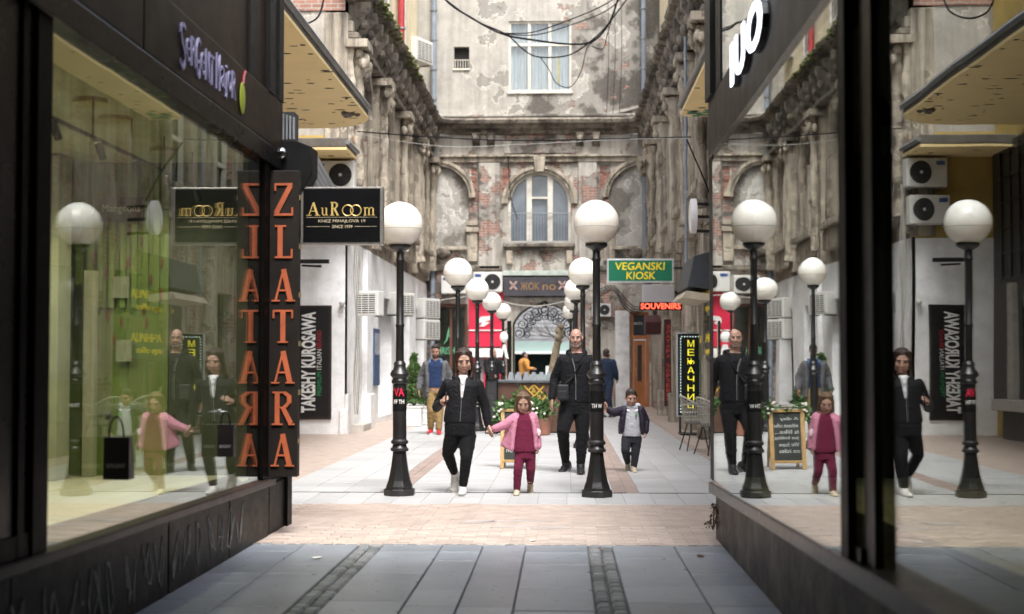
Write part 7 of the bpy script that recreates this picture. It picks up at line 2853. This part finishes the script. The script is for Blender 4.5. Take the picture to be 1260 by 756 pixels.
F_.limb(m, [hipL, knL, anL.lerp(knL, .08)], [.105, .085, .068])
F_.limb(m, [hipR, knR, anR.lerp(knR, .08)], [.105, .085, .068])
solid('trousers', m, cloth('khaki_trousers', (.23, .155, .065), .85, .15), F_.t, .011, 2, .012, .09)
RSH = M('red_trainer', (.42, .018, .03), .5)
F_.shoe(anL, V((-.12, -1, .0)), V((0, 0, 1)), 1.1, 'shoe', RSH, WHITE)
F_.shoe(anR, V((.12, -1, .0)), V((0, 0, 1)), 1.1, 'shoe', RSH, WHITE)


# ---------------------------------------------------------------- people far back
def bystander(label, px, foot, Y, hgt, jacket, trousers, hair, yaw, arm=0.0):
    g0 = at(px, foot, Y)
    F_ = Figure(label, px, foot, Y)
    z0 = .018
    k = hgt / 1.75
    c0 = V((g0.x, Y, z0))
    rz = Matrix.Rotation(math.radians(yaw), 3, 'Z')

    def q(x, y, z):
        return c0 + rz @ (V((x, y, z)) * k)
    F_.hc, F_.hs = q(0, -.03, 1.63), k
    F_.rot = rz
    m = MB()
    F_.head_shells(m)
    m.cap(q(0, 0, 1.55), q(0, 0, 1.42), .055 * k, .07 * k)
    m.loft([(q(0, 0, .9), .15 * k, .11 * k), (q(0, 0, 1.2), .14 * k, .11 * k), (q(0, 0, 1.42), .16 * k, .1 * k)])
    A = []
    for sx in (-1, 1):
        sh_, el_, wr_ = q(sx * .2, 0, 1.42), q(sx * .26, -.02 - .1 * arm, 1.14), q(sx * .22, -.12 - .2 * arm, .92 + .25 * arm)
        A.append((sh_, el_, wr_))
        F_.limb(m, [sh_, el_, wr_], [.05 * k, .04 * k, .03 * k])
        hand(m, wr_, wr_ - el_ + V((0, 0, -.05)), rz @ V((-sx, .2, 0)), 1.05 * k, .6)
        F_.limb(m, [q(sx * .1, 0, .9), q(sx * .1, -.06 * sx, .5), q(sx * .1, .05 * sx, .1)], [.08 * k, .06 * k, .04 * k])
    solid('body', m, SKIN, F_.t, .012, 1)
    F_.face()
    m = MB().ell(F_.h(0, .026, .055), .085 * k, .096 * k, .09 * k, 14, F_.rot).ell(F_.h(0, .05, -.01), .08 * k, .06 * k, .08 * k, 12, F_.rot)
    solid('hair', m, hair, F_.t, .01, 1)
    m = MB()
    m.loft([(q(0, 0, .84), .2 * k, .14 * k), (q(0, 0, 1.15), .19 * k, .14 * k), (q(0, 0, 1.38), .215 * k, .125 * k), (q(0, 0, 1.48), .15 * k, .1 * k), (q(0, 0, 1.52), .09 * k, .08 * k)])
    for sh_, el_, wr_ in A:
        F_.limb(m, [sh_, el_, wr_], [.085 * k, .07 * k, .052 * k])
    solid('jacket', m, jacket, F_.t, .014, 2, .012, .1)
    m = MB()
    m.loft([(q(0, 0, .78), .17 * k, .12 * k), (q(0, 0, .95), .17 * k, .12 * k)])
    for sx in (-1, 1):
        F_.limb(m, [q(sx * .1, 0, .88), q(sx * .1, -.06 * sx, .5), q(sx * .1, .05 * sx, .12)], [.105 * k, .085 * k, .065 * k])
    solid('trousers', m, trousers, F_.t, .014, 2)
    for sx in (-1, 1):
        F_.shoe(q(sx * .1, .05 * sx, .09), rz @ V((0, -1, 0)), V((0, 0, 1)), 1.05 * k, 'shoe', BSH, GREY)
    return F_


DH = hairmat('dark_hair', (.018, .012, .009))
JEAN = cloth('dark_jeans', (.02, .028, .05), .85)
bystander('person in dark jacket with a black backpack standing beyond the lattice screen', 606, 512, 38.0, 1.76, JK, TR, hairmat('grey_hair', (.2, .17, .15)), 40, .7)
bystander('person in navy jacket walking behind the right lamp post near the wooden door', 746, 513, 36.5, 1.74, cloth('navy_jacket', (.015, .025, .05), .8), JEAN, DH, 150, .3)
bystander('person in orange work vest standing at the open hatch of the pale van', 645, 493, 54.2, 1.78, cloth('orange_vest', (.5, .22, .05), .7), JEAN, DH, 100, .9)
